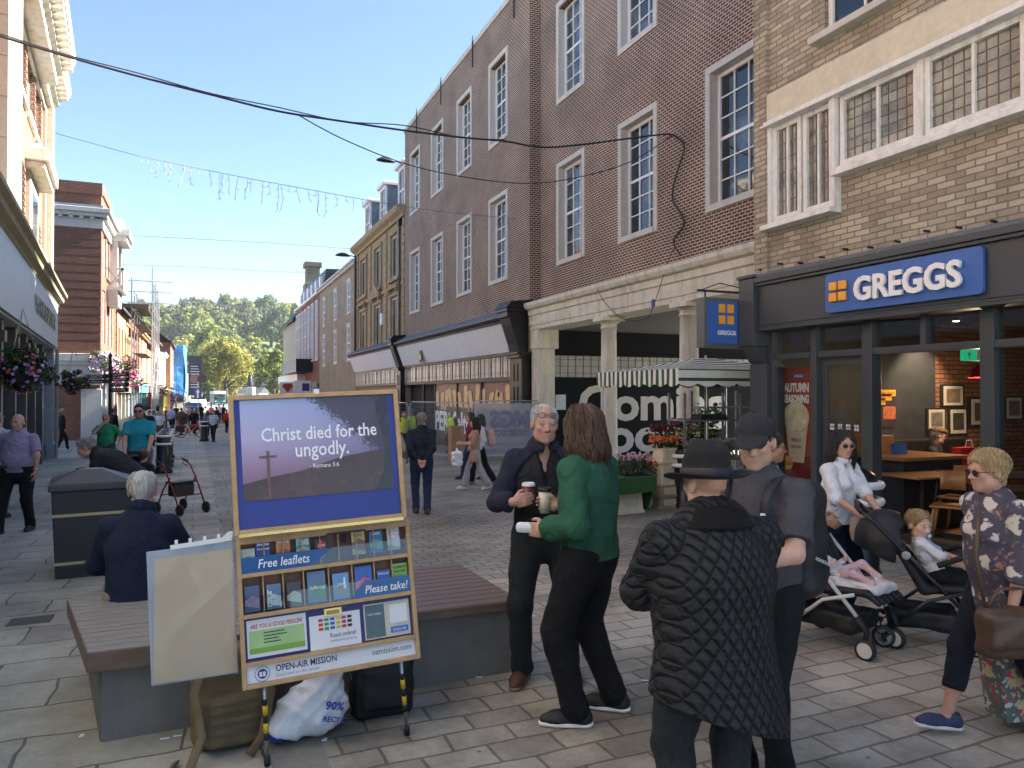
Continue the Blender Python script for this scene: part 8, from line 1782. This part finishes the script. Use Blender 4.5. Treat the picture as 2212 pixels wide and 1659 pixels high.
def strap(q, side, r=.022, mat=None):
 c = q.chest; sx = side; pts = [c + q.left * sx * .10 * q.S - q.fwd * .16 + q.up * -.12, c + q.left * sx * .115 * q.S - q.fwd * .13 + q.up * .10, c + q.left * sx * .12 * q.S - q.fwd * .02 + q.up * .208 * q.S, c + q.left * sx * .12 * q.S + q.fwd * .10 + q.up * .17, c + q.left * sx * .115 * q.S + q.fwd * .150 + q.up * .05, c + q.left * sx * .15 * q.S + q.fwd * .10 - q.up * .14, c + q.left * sx * .17 * q.S - q.fwd * .04 - q.up * .22]
 m = MB(); P = [Vector(p) for p in pts]; Q = []
 for i in range(len(P) - 1):
  p0, p1, p2, p3 = P[max(i - 1, 0)], P[i], P[i + 1], P[min(i + 2, len(P) - 1)]
  for k in range(5): u = k / 5; Q.append(.5 * ((2 * p1) + (p2 - p0) * u + (2 * p0 - 5 * p1 + 4 * p2 - p3) * u * u + (3 * p1 - p0 - 3 * p2 + p3) * u ** 3))
 m.tube(Q, r, 8, flat=(1.1, .45)); return m
def rucksack(q, label, w, h, d, mat, dz=0.0, vx=.009, txt=None):
 t = thing('backpack', label, 'backpack', q.t.location, q.t.rotation_euler[2]); c = q.chest - q.fwd * (.17 * q.S + d / 2) + q.up * (dz - .03); M3 = np.stack([q.left, -q.fwd, q.up], 1)
 g = SDF(c - h * .85, c + h * .85, vx); g.box(c, (w / 2, d / 2, h / 2), min(w, d) * .33, .02, M=M3); g.box(c - q.fwd * d * .42 - q.up * h * .16, (w * .4, d * .22, h * .27), .03, .02, M=M3); g.creases(.006, 18, 2); g.build('bag', mat, t)
 for s in (1, -1): strap(q, s).build('strap', mat, t, True)
 if txt:
  m = MB(); cc = c - q.fwd * (d * .66) - q.up * h * .06
  Mx = Matrix.Translation(Vector(c + q.left * (w / 2 + .004) - q.fwd * .0 - q.up * .1)) @ Matrix.Rotation(math.pi / 2, 4, 'Z') @ Matrix.Rotation(.35, 4, 'Y'); textw(txt, .15, M_tinkw, t, 0, -.002, 0, M=Mx, off=.02)
 return t
rb = pm('black_rucksack', (.012, .012, .013), .6, .25, 8, .25, 120)
rucksack(P4, 'large black rucksack on the back of the young man in the cap', .31, .58, .24, rb, -.10, .008, 'DCSHOECOUSA')
c = P4.chest + P4.left * .115 + P4.fwd * .165 + P4.up * .05; m = MB(); m.box(-.011, .011, -.004, .002, -.011, .011); m.build('strap_logo', M_tinkw, P4.t, M=Matrix.Translation(Vector(c)))
# ---- woman in the white shirt pushing a pushchair
lin = cloth('white_linen', (.68, .68, .70), .9, .4, .05)
P6 = person('woman with long dark hair and sunglasses in a white shirt pushing a pushchair', 4.85, 4.57, 172, 1.575, .008, 1.02, bust=.02, lean=4, head=(-26, 4, 0), skin='pale', hair=('long', 'dark', .004, .38), hands=[(.0, -.36, .95), (-.20, -.35, .93)], poles=[(.8, .5, -.6), (-.8, .5, -.6)], hs=[(-.3, -1, .0), (.1, -1, 0)], palm=((0, 0, -1), (0, 0, -1)), curl=(.8, .8), top=dict(mat=lin, sleeve='elbow', hem=-.04, loose=.016, collar=(.076, .040, .014), copen=1, vneck=.02, creases=1.0), bottom=dict(mat=cloth('dark_navy_jeans', (.010, .014, .030)), loose=.004, name='jeans'), shoe=((.5, .5, .5), (.6, .6, .6)), face_paint=dict(brow='dark', lips=.8))
glasses(P6, (.25, .2, .12), sun=True, r=.024)
g = SDF((-.2, -.14, -.14), (.2, .14, .14), .01); g.box((0, 0, 0), (.11, .045, .10), .03); g.creases(.006, 25); o = g.build('shoulder_bag', pm('beige_canvas', (.42, .34, .28), .85, .1, 10, .3, 80), None); o.location = wl(P6, P6.pel + V3(.02, -.2, -.06)); o.rotation_euler = (0, 0, P6.t.rotation_euler[2]); tag(o, 'beige canvas bag hanging at the hip of the woman in white', 'bag')
# ---- pushchairs
def pushchair(label, loc, rz, fr, hood=True, cushion=None, wheelc=None):
 t = thing('pushchair', label, 'pushchair', (loc[0], loc[1], gz(loc[1])), rz, 'pushchairs'); bl = pm('pushchair_black', (.010, .010, .011), .6, .2, 8, .2, 140)
 for s in (-1, 1):
  x = s * .21; m = MB(); m.tube([(x * .95, .47, .97), (x, .38, .90), (x, .08, .58), (x, -.22, .27)], .015, 8); m.build('frame', fr, t, True); m = MB(); m.tube([(x, -.18, .44), (x * 1.05, .05, .36), (x * 1.1, .32, .12)], .014, 8); m.build('frame', fr, t, True)
  m = MB(); m.tube([(x, -.20, .29), (x, -.27, .20), (x, -.25, .09)], [.024, .022, .014], 8); m.build('fork', bl, t, True)
  for y, r in ((-.26, .075), (.33, .08)):
   xx = x * (1.0 if y < 0 else 1.1); Mw = Matrix.Translation((xx, y, r)) @ Matrix.Rotation(math.pi / 2, 4, 'Y'); m = MB(); m.lathe([(r * .72, -.018), (r * .95, -.02), (r, 0), (r * .95, .02), (r * .72, .018)], 22, M=Mw, caps=False); w = m.build('wheel', M_blackm, t, True)
   m = MB(); m.lathe([(r * .74, -.016), (r * .74, .016)], 20, M=Mw) if wheelc == 'disc' else m.lathe([(r * .74, -.019), (r * .74, .019), (r * .62, .019), (r * .62, -.019)], 20, M=Mw, caps=False); m.build('hub', pm('wheel_white', (.62, .60, .55), .4, .05), w)
   if wheelc != 'disc': m = MB(); m.lathe([(.02, -.022), (.02, .022)], 10, M=Mw); [m.tube([Mw @ Vector((0, 0, 0)), Mw @ Vector((r * .7 * math.cos(a), r * .7 * math.sin(a), 0))], .007, 5) for a in (0, 2.1, 4.2)]; m.build('spokes', M_blackm, w)
 m = MB(); m.tube([(-.2, .47, .97), (-.16, .50, 1.0), (.16, .50, 1.0), (.2, .47, .97)], .019, 8); m.build('handle', bl, t, True)
 g = SDF((-.26, -.36, .2), (.26, .45, .98), .010); g.cone((-.15, .26, .80), (-.15, .06, .44), .035, .04, .02); 
 for x in np.linspace(-.16, .16, 6): g.cone((x, .28, .82), (x, .06, .43), .030, .034, .02); g.cone((x, .06, .43), (x, -.25, .455), .032, .028, .03); g.cone((x, -.25, .455), (x, -.33, .40), .026, .02, .02)
 g.build('seat', bl, t)
 if hood:
  g = SDF((-.28, -.1, .5), (.28, .55, 1.1), .010); g.ell((0, .30, .74), (.21, .22, .24), .02); g.ell((0, .20, .72), (.19, .24, .22), .01, '-'); g.cut((0, .30, .62), (0, .4, -1)); g.cut((0, .16, .8), (0, -1, -.35)); g.creases(.004, 22); g.build('hood', bl, t)
 g = SDF((-.26, -.3, .08), (.26, .4, .34), .011); g.box((0, .07, .21), (.19, .24, .075), .05); g.box((0, .07, .29), (.165, .21, .08), .04, .01, '-'); g.creases(.006, 18, 4); g.build('basket', bl, t)
 return t
pc2 = pushchair('black pushchair carrying the toddler with a dummy', (5.02, 3.86), R_(43), pm('black_tube', (.015, .015, .016), .35, .1)); 
m = MB(); m.tube([(-.21, -.02, .62), (-.19, -.2, .70), (0, -.27, .72), (.19, -.2, .70), (.21, -.02, .62)], .021, 8); m.build('bumper_bar', pm('foam_black', (.012, .012, .012), .8), pc2, True)
for s in (1, -1): m = MB(); m.lathe([(.03, 0), (.03, .008), (.02, .01)], 14, M=Matrix.Translation((s * .222, .18, .68)) @ Matrix.Rotation(s * math.pi / 2, 4, 'Y')); m.build('hinge_cap', M_steel, pc2)
pc1 = pushchair('white framed pushchair carrying the baby in pink leggings', (4.42, 4.10), R_(14), pm('white_tube', (.62, .60, .55), .35, .05), True, None, 'disc')
g = SDF((-.2, -.36, .4), (.2, .2, .6), .011); g.box((0, -.1, .475), (.15, .22, .035), .03); g.creases(.008, 40, 2); g.build('fleece_liner', pm('white_fleece', (.62, .60, .58), .95, .1, 30, .8, 60), pc1)
Mz = lambda a: rotm(180 - a)
def child_at(label, pc, face, off, **kw):
 p = Matrix.Translation(pc.location) @ Matrix.Rotation(pc.rotation_euler[2], 4, 'Z') @ Vector(off); return person(label, p.x, p.y, face, z=pc.location.z, **kw)
T1 = child_at('toddler with fair hair and a blue dummy sitting in the black pushchair', pc2, 137, (0, -.02, 0), H=.95, vx=.006, pz=.53, lean=-26, bend=8, headscale=1.62, head=(-52, 12, 0), skin='fair', hair=('short', 'dblonde', .002), feet=[(.07, -.50, .40, 10, 0), (-.07, -.50, .38, -10, 0)], knees=[(0, -.2, 1), (0, -.2, 1)], hands=[(.13, -.2, .60), (-.13, -.2, .60)], curl=(.5, .5), top=dict(mat=cloth('white_toddler_tee', (.62, .62, .66)), sleeve='elbow', loose=.02, hem=-.05, name='tee_shirt'), bottom=dict(mat=M_black_c, loose=.03, len=.02, name='shorts'), shoe=None)
m = MB(); kk = T1.k; Mx = Matrix.Translation(Vector(T1.hp(0, -.105, -.062))) @ Matrix(T1.Hm.tolist()).to_4x4() @ Matrix.Rotation(math.pi / 2, 4, 'X'); m.lathe([(.026 * kk, 0), (.027 * kk, .005), (.024 * kk, .008)], 18, M=Mx, sx=1.25); d_ = m.build('dummy', pm('dummy_blue', (.12, .25, .32), .35), T1.t); m = MB(); m.lathe([(.012 * kk, .008), (.012 * kk, .016), (.008 * kk, .018)], 14, M=Mx); m.build('dummy_button', M_white, d_)
m = MB(); c_ = T1.chest
for s in (1, -1): m.tube([c_ + T1.left * s * .05 + T1.up * .09 + T1.fwd * .07, c_ + T1.left * s * .045 + T1.fwd * .115, c_ + T1.left * s * .02 - T1.up * .16 + T1.fwd * .12], .012, 6, flat=(1, .3))
m.build('harness', M_blackm, pc2).parent = T1.t
B1 = child_at('baby in pink leggings and white socks lying in the white framed pushchair', pc1, 166, (0, .06, 0), H=.66, vx=.006, pz=.53, lean=-62, headscale=1.7, head=(10, 0, 0), skin='fair', hair=('short', 'dblonde'), feet=[(.06, -.27, .50, 25, 40), (-.08, -.30, .48, -25, 40)], knees=[(.4, -.2, 1), (-.4, -.2, 1)], hands=[(.1, .0, .6), (-.1, .0, .6)], top=dict(mat=floral('baby', (.62, .60, .58), [((.1, .1, .11), 3, .16)], 12), loose=.02, hem=-.16, flare=.04, name='dress'), bottom=dict(mat=cloth('baby_pink', (.60, .40, .42)), loose=.012, name='leggings'), shoe=((.68, .68, .70), (.66, .66, .68)))
# ---- older woman at the right edge
P9 = person('older woman with short blonde hair and sunglasses in a dark floral tunic walking left', 3.97, 2.64, 288, 1.535, .0068, 1.16, bust=.03, belly=.02, lean=4, bend=3, head=(-2, 2, 0), skin='rosy', hair=('puffy', 'blonde', .010), feet=[(.07, .26, .0, 4, 0), (-.07, -.27, .02, -4, -6)], hands=[(.20, -.10, .74), (-.2, .05, .72)], poles=[(.5, 1, 0), (-.5, 1, 0)], curl=(.9, .8), top=dict(mat=floral('tunic', (.060, .052, .075), [((.14, .13, .18), 2.3, .2), ((.55, .50, .45), 1.0, .30), ((.075, .065, .09), 2.6, .13), ((.36, .17, .13), 1.2, .16)], 9), sleeve='three', hem=-.20, loose=.022, flare=.02, name='tunic'), bottom=dict(mat=cloth('navy_crops', (.010, .012, .022)), loose=.014, len=.62), shoe=((.025, .035, .08), (.62, .60, .56)), face_paint=dict(brow='dblonde', lips=.6))
glasses(P9, (.04, .03, .03), sun=True, r=.022)
g = SDF((-.24, -.16, -.2), (.24, .16, .2), .009); g.box((0, 0, -.02), (.17, .06, .13), .05); g.box((0, -.05, .0), (.15, .03, .09), .03, .01); g.creases(.006, 22, 3); t = thing('handbag', 'brown leather handbag carried by the older woman', 'bag', wl(P9, P9.wr[0] + V3(.02, -.03, -.10)), P9.t.rotation_euler[2] + math.pi / 2); lea = pm('brown_leather', (.085, .048, .025), .5, .35, 9, .3, 70); g.build('bag', lea, t)
m = MB(); m.tube([(-.13, 0, .1), (-.06, 0, .20), (.06, 0, .20), (.13, 0, .1)], .010, 6); m.build('handle', lea, t, True); m = MB(); m.tube([(-.13, .0, .1), (-.16, .03, .35), (-.12, .05, .60)], .010, 6); m.build('strap', lea, t, True)
t = thing('shopping_bag', 'shopping bag printed with cream and red flowers carried low at the right edge', 'bag', wl(P9, (-.10, .20, .06)), P9.t.rotation_euler[2] + math.pi / 2); m = MB(); m.add([(-.16, -.08, 0), (.16, -.08, 0), (.16, .08, 0), (-.16, .08, 0), (-.2, -.09, .36), (.2, -.09, .36), (.2, .09, .36), (-.2, .09, .36)], [(0, 3, 2, 1), (0, 1, 5, 4), (1, 2, 6, 5), (2, 3, 7, 6), (3, 0, 4, 7)]); m.build('bag', floral('bag', (.10, .13, .12), [((.50, .42, .22), 1.0, .42), ((.5, .48, .42), 2.2, .26), ((.45, .06, .08), 1.5, .26)], 9), t); m = MB(); m.tube([(-.08, -.085, .35), (-.05, -.03, .56), (.05, -.03, .56), (.08, -.085, .35)], .008, 6); m.build('handle', M_paper, t)
# ---- woman half hidden behind the cap
P5 = person('woman with short dark hair and glasses half hidden behind the young man in the cap', 4.00, 4.42, 128, 1.58, .010, 1.0, head=(0, 4, 0), skin='tan', hair=('short', 'darkbrown', .006), hands=[(.12, -.38, .95), (-.12, -.38, .95)], top=dict(mat=cloth('white_blouse', (.6, .6, .62)), loose=.015, hem=-.1), bottom=dict(mat=M_navy_c), shoe=((.45, .42, .38), (.6, .6, .6))); glasses(P5, (.05, .03, .03))
# ---- seated man on the bench
P19 = person('white haired man in a navy jumper sitting on the bench with his back to us', -.37, 5.55, 8, 1.82, .0075, 1.08, belly=.02, pz=.53, lean=9, bend=8, head=(6, 4, 0), skin='rosy', hair=('short', 'white', .003), feet=[(.13, -.52, -.02, 8, 0), (-.13, -.50, -.02, -8, 0)], knees=[(0, -.3, 1), (0, -.3, 1)], hands=[(.10, -.36, .62), (-.16, -.38, .60)], poles=[(1, .3, -.5), (-1, .3, -.5)], z=gz(5.1), top=dict(mat=cloth('navy_jumper', (.012, .018, .040), .9, .3), hem=-.115, loose=.020, flare=.02, collar=(.076, .04, .02), creases=1.0, name='jumper'), bottom=dict(mat=cloth('stone_trousers', (.2, .18, .15)), loose=.014), shoe=((.05, .04, .03), (.05, .05, .05)))
# ---- behind the litter bin
P20 = person('man in a black jacket bending over the litter bin', -.72, 10.35, 284, 1.75, .012, 1.08, lean=44, bend=22, head=(8, 4, 0), skin='rosy', hair=('short', 'grey', .004), hands=[(.16, -.60, .98), (-.12, -.60, 1.0)], poles=[(.6, .4, -1), (-.6, .4, -1)], top=dict(mat=cloth('black_jacket', (.013, .013, .016), .7), hem=-.08, loose=.03, collar=(.08, .035, .02), creases=1.5, name='jacket'), bottom=dict(mat=M_black_c, loose=.012))
person('dark curly haired child standing beside the bending man', -.72, 12.0, 20, 1.2, .016, .95, hair=('puffy', 'darkbrown', .02), top=dict(mat=M_black_c, loose=.02), bottom=dict(mat=M_black_c))
lav = cloth('lavender_check', (.30, .24, .36), .85, .3, .1)
P21 = person('bald man with goatee in a short sleeved lavender shirt walking towards us', -2.42, 12.9, 196, 1.74, .011, 1.30, belly=.06, lean=2, head=(-4, 2, 0), skin='rosy', hair=('bald', 'grey'), feet=[(.12, .10, 0, 8, 0), (-.16, -.22, 0, -10, 0)], hands=[(.34, -.22, .86), (-.36, -.02, .88)], poles=[(.8, .6, 0), (-.8, .6, 0)], top=dict(mat=lav, sleeve='short', hem=-.06, loose=.012, collar=(.078, .045, .016), copen=1), bottom=dict(mat=M_black_c, loose=.016), shoe=((.02, .02, .02), (.02, .02, .02)), face_paint=dict(goatee=.8, brow='brown', tattoo=1))
m = MB(); a, b = uv_along(P21, 0, .12), uv_along(P21, 0, .18); m.tube([a, b], .034, 12); m.build('wristwatch', M_steel, P21.t, True)
person('grey haired person in a pale floral shirt walking away beside the store', -3.05, 14.6, 12, 1.76, .016, 1.1, hair=('short', 'grey', .006), top=dict(mat=floral('shirt', (.45, .45, .5), [((.35, .05, .08), 1.5, .14), ((.1, .15, .3), 2, .12)], 10), sleeve='short', loose=.02), bottom=dict(mat=cloth('grey_blue', (.08, .09, .11))), face_paint={})
tq = cloth('turquoise', (.015, .25, .32), .85, .3, .08)
P26 = person('tall dark haired man in a turquoise tee shirt and sunglasses pushing a pushchair', -.98, 15.2, 188, 1.90, .014, 1.12, head=(0, 2, 0), skin='rosy', hair=('short', 'black', .004), hands=[(.22, -.36, 1.05), (-.16, -.38, 1.05)], poles=[(1, .4, -.4), (-1, .4, -.4)], feet=[(.1, -.1, 0, 5, 0), (-.1, .15, 0, -5, 0)], top=dict(mat=tq, sleeve='short', loose=.012), bottom=dict(mat=cloth('grey_shorts', (.13, .13, .14)), len=.1, loose=.03), face_paint=dict(stubble=.7, brow='black')); glasses(P26, (.01, .01, .01), sun=True, r=.023)
pc3 = pushchair('dark pushchair with blue trim pushed by the tall man in turquoise', (-1.02, 14.55), R_(-4), MATS['black_tube'])
P24 = person('woman in a green tee shirt and sunglasses raising a hand to her mouth', -2.12, 21.2, 192, 1.68, .016, 1.2, bust=.02, belly=.03, skin='rosy', hair=('pony', 'dblonde', .004), hands=[(.30, -.05, .88), (-.06, -.20, 1.38)], poles=[(1, .5, 0), (-1, .2, -1)], top=dict(mat=cloth('emerald', (.015, .20, .09)), sleeve='short', loose=.015), bottom=dict(mat=floral('dark_pattern', (.02, .02, .022), [((.2, .19, .17), 3, .14)], 14), loose=.03)); glasses(P24, (.02, .02, .02), sun=True)
# ---- walkers in front of the shops on the right
nj = cloth('navy_anorak', (.010, .014, .030), .6, .2)
P11 = person('balding man in a navy jacket and jeans walking away with hands clasped behind', 3.48, 12.1, 14, 1.70, .011, 1.15, skin='rosy', head=(-14, 0, 0), hair=('crop', 'grey'), feet=[(.09, -.02, 0, 4, 0), (-.09, .12, 0, -4, 0)], hands=[(.05, .20, .90), (-.05, .20, .89)], poles=[(1, .6, -.2), (-1, .6, -.2)], hs=[(-.6, .2, -.8), (.6, .2, -.8)], palm=((0, 1, 0), (0, 1, 0)), top=dict(mat=nj, hem=-.06, loose=.024, collar=(.08, .03, .02), name='jacket'), bottom=dict(mat=cloth('blue_jeans', (.020, .032, .075)), loose=.012, name='jeans'), shoe=((.06, .03, .02), (.03, .03, .03)))
person('woman in a long grey woollen coat arm in arm with the man in navy', 3.0, 12.35, 16, 1.60, .013, 1.05, hair=('short', 'brown', .006), hands=[(.2, .0, .8), (-.28, .02, .92)], top=dict(mat=cloth('grey_wool', (.26, .245, .215), .95, .6), coat=.40, flare=.05, loose=.02, name='coat'), bottom=dict(mat=M_black_c))
lpr = floral('leopard', (.36, .22, .15), [((.09, .05, .035), 5, .2)], 9)
P13 = person('woman with long dark hair in a leopard print dress over grey trousers walking left', 5.52, 15.05, 284, 1.56, .012, 1.0, bust=.02, hair=('long', 'dark', .008), feet=[(.07, .30, .03, 0, 14), (-.07, -.22, 0, 0, 0)], hands=[(.13, -.30, 1.0), (-.14, -.30, .98)], top=dict(mat=lpr, coat=.60, sleeve='elbow', flare=.04, name='dress'), bottom=dict(mat=cloth('pale_grey_flares', (.33, .33, .37)), flare=.045, loose=.0), shoe=((.6, .6, .6), (.62, .62, .62)))
g = SDF((-.16, -.12, -.3), (.16, .12, .15), .012); g.box((0, 0, -.1), (.12, .07, .16), .05); g.cone((0, 0, .05), (0, 0, .14), .03, .01, .03); g.creases(.01, 26); o = g.build('carrier_bag', wb_ if False else MATS['white_polythene'], None); o.location = wl(P13, P13.wr[0] + V3(0, -.1, -.22)); tag(o, 'white carrier bag in the hand of the woman in leopard print', 'bag')
P14 = person('dark haired woman in a white top with a pink backpack walking left', 5.95, 15.85, 288, 1.62, .014, 1.0, hair=('long', 'black', .006), feet=[(.07, .32, .03, 0, 14), (-.07, -.22, 0, 0, 0)], top=dict(mat=cloth('white_cotton', (.6, .6, .62)), loose=.02), bottom=dict(mat=M_black_c, flare=.02), shoe=((.3, .2, .12), (.3, .2, .12)))
rucksack(P14, 'pale pink backpack on the woman in the white top', .28, .36, .16, pm('pink_nylon', (.50, .30, .28), .6), -.05, .014)
person('dark haired woman in a maroon top walking behind the one with the pink backpack', 6.2, 17.2, 284, 1.66, .016, 1.0, hair=('long', 'black', .004), feet=[(.07, .32, .03, 0, 14), (-.07, -.2, 0, 0, 0)], top=dict(mat=cloth('maroon', (.16, .015, .045)), loose=.02), bottom=dict(mat=cloth('blue_denim', (.025, .045, .10))), shoe=((.02, .02, .02), (.03, .03, .03)))
hv = cloth('hi_vis_yellow', (.50, .68, .05), .7)
def worker(lab, u, d, face, H, helmet):
 p = at(u, VC, d); q = person(lab, p.x, p.y, face, H, .02, 1.08, hair=('short', 'brown') if not helmet else None, top=dict(mat=M_navy_c, loose=.012), jacket=dict(mat=hv, sleeve='none', loose=.024, hem=-.05, name='hi_vis_vest'), bottom=dict(mat=M_navy_c))
 if helmet: m = MB(); m.lathe([(.125, .05), (.12, .08), (.1, .13), (.05, .16), (.01, .165)], 14, (q.hc[0], q.hc[1], q.hc[2])); m.build('helmet', pm('helmet_blue', (.02, .12, .5), .3), q.t, True)
worker('building worker in yellow vest and blue helmet behind the wire fence', 889, 27.3, 215, 1.72, True); worker('bareheaded building worker in a yellow vest at the fence end', 872, 26.9, 160, 1.66, False); worker('building worker in a yellow vest inside the shop entrance', 975, 29.5, 240, 1.62, False)
# ---- man in the bakery
knit = floral('fair_isle', (.03, .032, .035), [((.34, .33, .30), 5, .16)], 8)
q0 = on_y(2022, 1000, 7.55); P10 = person('old man in a flat cap and patterned jumper sitting inside the bakery', q0.x, 7.6, 150, 1.70, .012, 1.05, pz=.50, z=.004, lean=4, head=(35, 4, 0), skin='rosy', hair=('crop', 'grey'), feet=[(.1, -.45, 0, 0, 0), (-.1, -.42, 0, 0, 0)], knees=[(0, -.3, 1), (0, -.3, 1)], hands=[(.10, -.36, .68), (-.05, -.38, .66)], top=dict(mat=knit, loose=.02, hem=-.1, name='jumper'), jacket=dict(mat=cloth('dark_gilet', (.02, .022, .02)), sleeve='none', loose=.035, hem=-.08, open=.12, name='gilet'), bottom=dict(mat=cloth('grey_trousers', (.03, .03, .032))), shoe=((.02, .02, .02), (.02, .02, .02))); glasses(P10, (.03, .02, .02))
g = SDF(P10.hc - .18, P10.hc + .2, .008); g.ell(P10.hp(0, -.005, .085), V3(.098, .125, .045), .01, M=P10.Hm); g.ell(P10.hp(0, -.10, .062), V3(.06, .05, .012), .015, M=P10.Hm); g.build('flat_cap', cloth('brown_tweed', (.16, .11, .06)), P10.t)
m = MB(); m.box(q0.x - .5, q0.x + 1.6, 7.75, 8.3, .01, .44); m.box(q0.x - .5, q0.x + 1.6, 8.2, 8.38, .443, 1.05); o = m.build('upholstered_bench', pm('dark_leather', (.02, .016, .015), .4), None, bevel=.03); tag(o, 'dark upholstered bench seat along the inner wall of the bakery', 'seat')
# ---- people further down the street
tops = dict(black=(.012, .012, .013), white=(.62, .62, .64), lightblue=(.30, .42, .62), brown=(.09, .055, .05), navy=(.015, .018, .035), red=(.4, .02, .02), grey=(.2, .2, .2), cream=(.5, .45, .36), olive=(.09, .09, .04), pink=(.5, .2, .22))
def far(lab, u, vh, vf, tc, bc, face, hair=('short', 'brown'), w=1.0, mat=None, sleeve='short', **kw):
 p = G(u, vf); d = _F0.dot(p); H = min(1.86, max(1.5, (vf - vh) * d / 1600)); s = (hash(lab) % 7 - 3) * .0
 rg_ = random.Random(lab); st = rg_.uniform(.08, .26); return person(lab, p.x, p.y, face, H, max(.02, d * .00085), w, hair=hair, skin=rg_.choice(['pale', 'rosy', 'tan']), feet=[(.09, -st, 0, 4, 0), (-.09, st, 0, -4, 0)], top=dict(mat=mat or cloth('far_' + tc, tops[tc]), sleeve=sleeve, loose=.012), bottom=dict(mat=cloth('farb_' + bc, tops[bc]), loose=.01), **kw)
far('blonde woman in black standing at the end of the store', 134, 872, 974, 'black', 'black', 70, ('pony', 'blonde'), sleeve='long', shoe=((.5, .45, .42), (.6, .6, .6)))
q = far('person in black with a dark backpack walking away past the fingerpost', 243, 876, 968, 'black', 'black', 25, ('short', 'darkbrown'), 1.05, sleeve='long'); rucksack(q, 'dark backpack worn past the fingerpost', .32, .48, .2, MATS['black_rucksack'], -.04, .02)
strp = bpy.data.materials.new('blue_striped_top'); strp.use_nodes = True; nt = strp.node_tree; co = objco(nt); sp = nt.nodes.new('ShaderNodeSeparateXYZ'); nt.links.new(co, sp.inputs[0]); mm = nt.nodes.new('ShaderNodeMath'); mm.operation = 'MULTIPLY'; mm.inputs[1].default_value = 13; ff = nt.nodes.new('ShaderNodeMath'); ff.operation = 'FRACT'; nt.links.new(sp.outputs[2], mm.inputs[0]); nt.links.new(mm.outputs[0], ff.inputs[0]); nt.links.new(ramp(nt, ff.outputs[0], [(.3, (.15, .18, .34)), (.4, (.62, .62, .66))]), nt.nodes['Principled BSDF'].inputs['Base Color'])
far('woman in a blue and white striped top walking towards us beside a bollard', 461, 885, 954, 'white', 'black', 200, ('short', 'dblonde', .006), 1.05, mat=strp, hands=[(.25, -.02, .85), (-.12, -.22, 1.0)])
far('blonde woman in a white vest top walking behind the bollards', 346, 886, 956, 'white', 'brown', 190, ('long', 'blonde'), .95)
far('dark haired man in a black tee shirt right behind the man in turquoise', 322, 886, 962, 'black', 'grey', 205, ('short', 'dark'), 1.05); far('man in a pale blue tee shirt beside the one in the black tee', 331, 886, 955, 'lightblue', 'cream', 215, ('short', 'darkbrown'))
far('red haired woman behind the woman in the white vest', 338, 893, 950, 'cream', 'olive', 170, ('long', 'brown')); far('person in light blue with a dark crossbody strap walking away', 370, 876, 938, 'lightblue', 'navy', 20, ('short', 'grey')); far('stout person in brown walking away beside the bicycles', 391, 880, 940, 'brown', 'olive', 25, ('short', 'grey'), 1.25, sleeve='long'); far('person in a black jacket walking away beyond the bicycles', 420, 882, 938, 'black', 'navy', 15, ('short', 'white'), 1.15, sleeve='long')
far('long haired woman in pale grey walking away near the arrow sign', 448, 886, 940, 'grey', 'black', 10, ('long', 'darkbrown'), sleeve='long'); far('person in black with a backpack further down the street', 467, 878, 925, 'black', 'olive', 5, ('short', 'dark'), sleeve='long'); far('person in white beyond the backpack walker', 473, 872, 915, 'white', 'navy', 190, ('short', 'darkbrown')); far('person in red at the edge of the leaflet stand', 489, 886, 934, 'red', 'navy', 30, ('short', 'dark'), sleeve='long')
for i, (u, vh, vf, tc, bc, face) in enumerate(((358, 878, 925, 'brown', 'black', 200), (380, 874, 918, 'black', 'navy', 180), (401, 874, 916, 'white', 'navy', 20), (411, 876, 920, 'grey', 'black', 190), (435, 872, 912, 'black', 'black', 15), (456, 874, 914, 'pink', 'navy', 200), (482, 873, 913, 'navy', 'black', 10), (349, 880, 930, 'white', 'black', 30))):
 far(('far walker in a %s top, number' % tc).replace(', number', ('', ' near the awnings', ' amid the crowd', ' by the parked cars', ' beside the bus lane', ' heading uphill', ' far on the right', ' by the turquoise shop')[i]), u, vh, vf, tc, bc, face, ('short', ('brown', 'dark', 'grey', 'blonde')[i % 4]))
# ================================================================== air
m = MB(); m.box(-440, 440, -75, 570, -4, 78); hz = m.build('haze', None or M_white, None); hm = bpy.data.materials.new('haze_air'); hm.use_nodes = True; nt = hm.node_tree; nt.nodes.clear(); o = nt.nodes.new('ShaderNodeOutputMaterial'); v = nt.nodes.new('ShaderNodeVolumePrincipled')
v.inputs['Color'].default_value = (.80, .88, 1, 1); v.inputs['Density'].default_value = .00022; v.inputs['Anisotropy'].default_value = .35; nt.links.new(v.outputs[0], o.inputs['Volume']); hz.data.materials.clear(); hz.data.materials.append(hm); hz['kind'] = 'stuff'
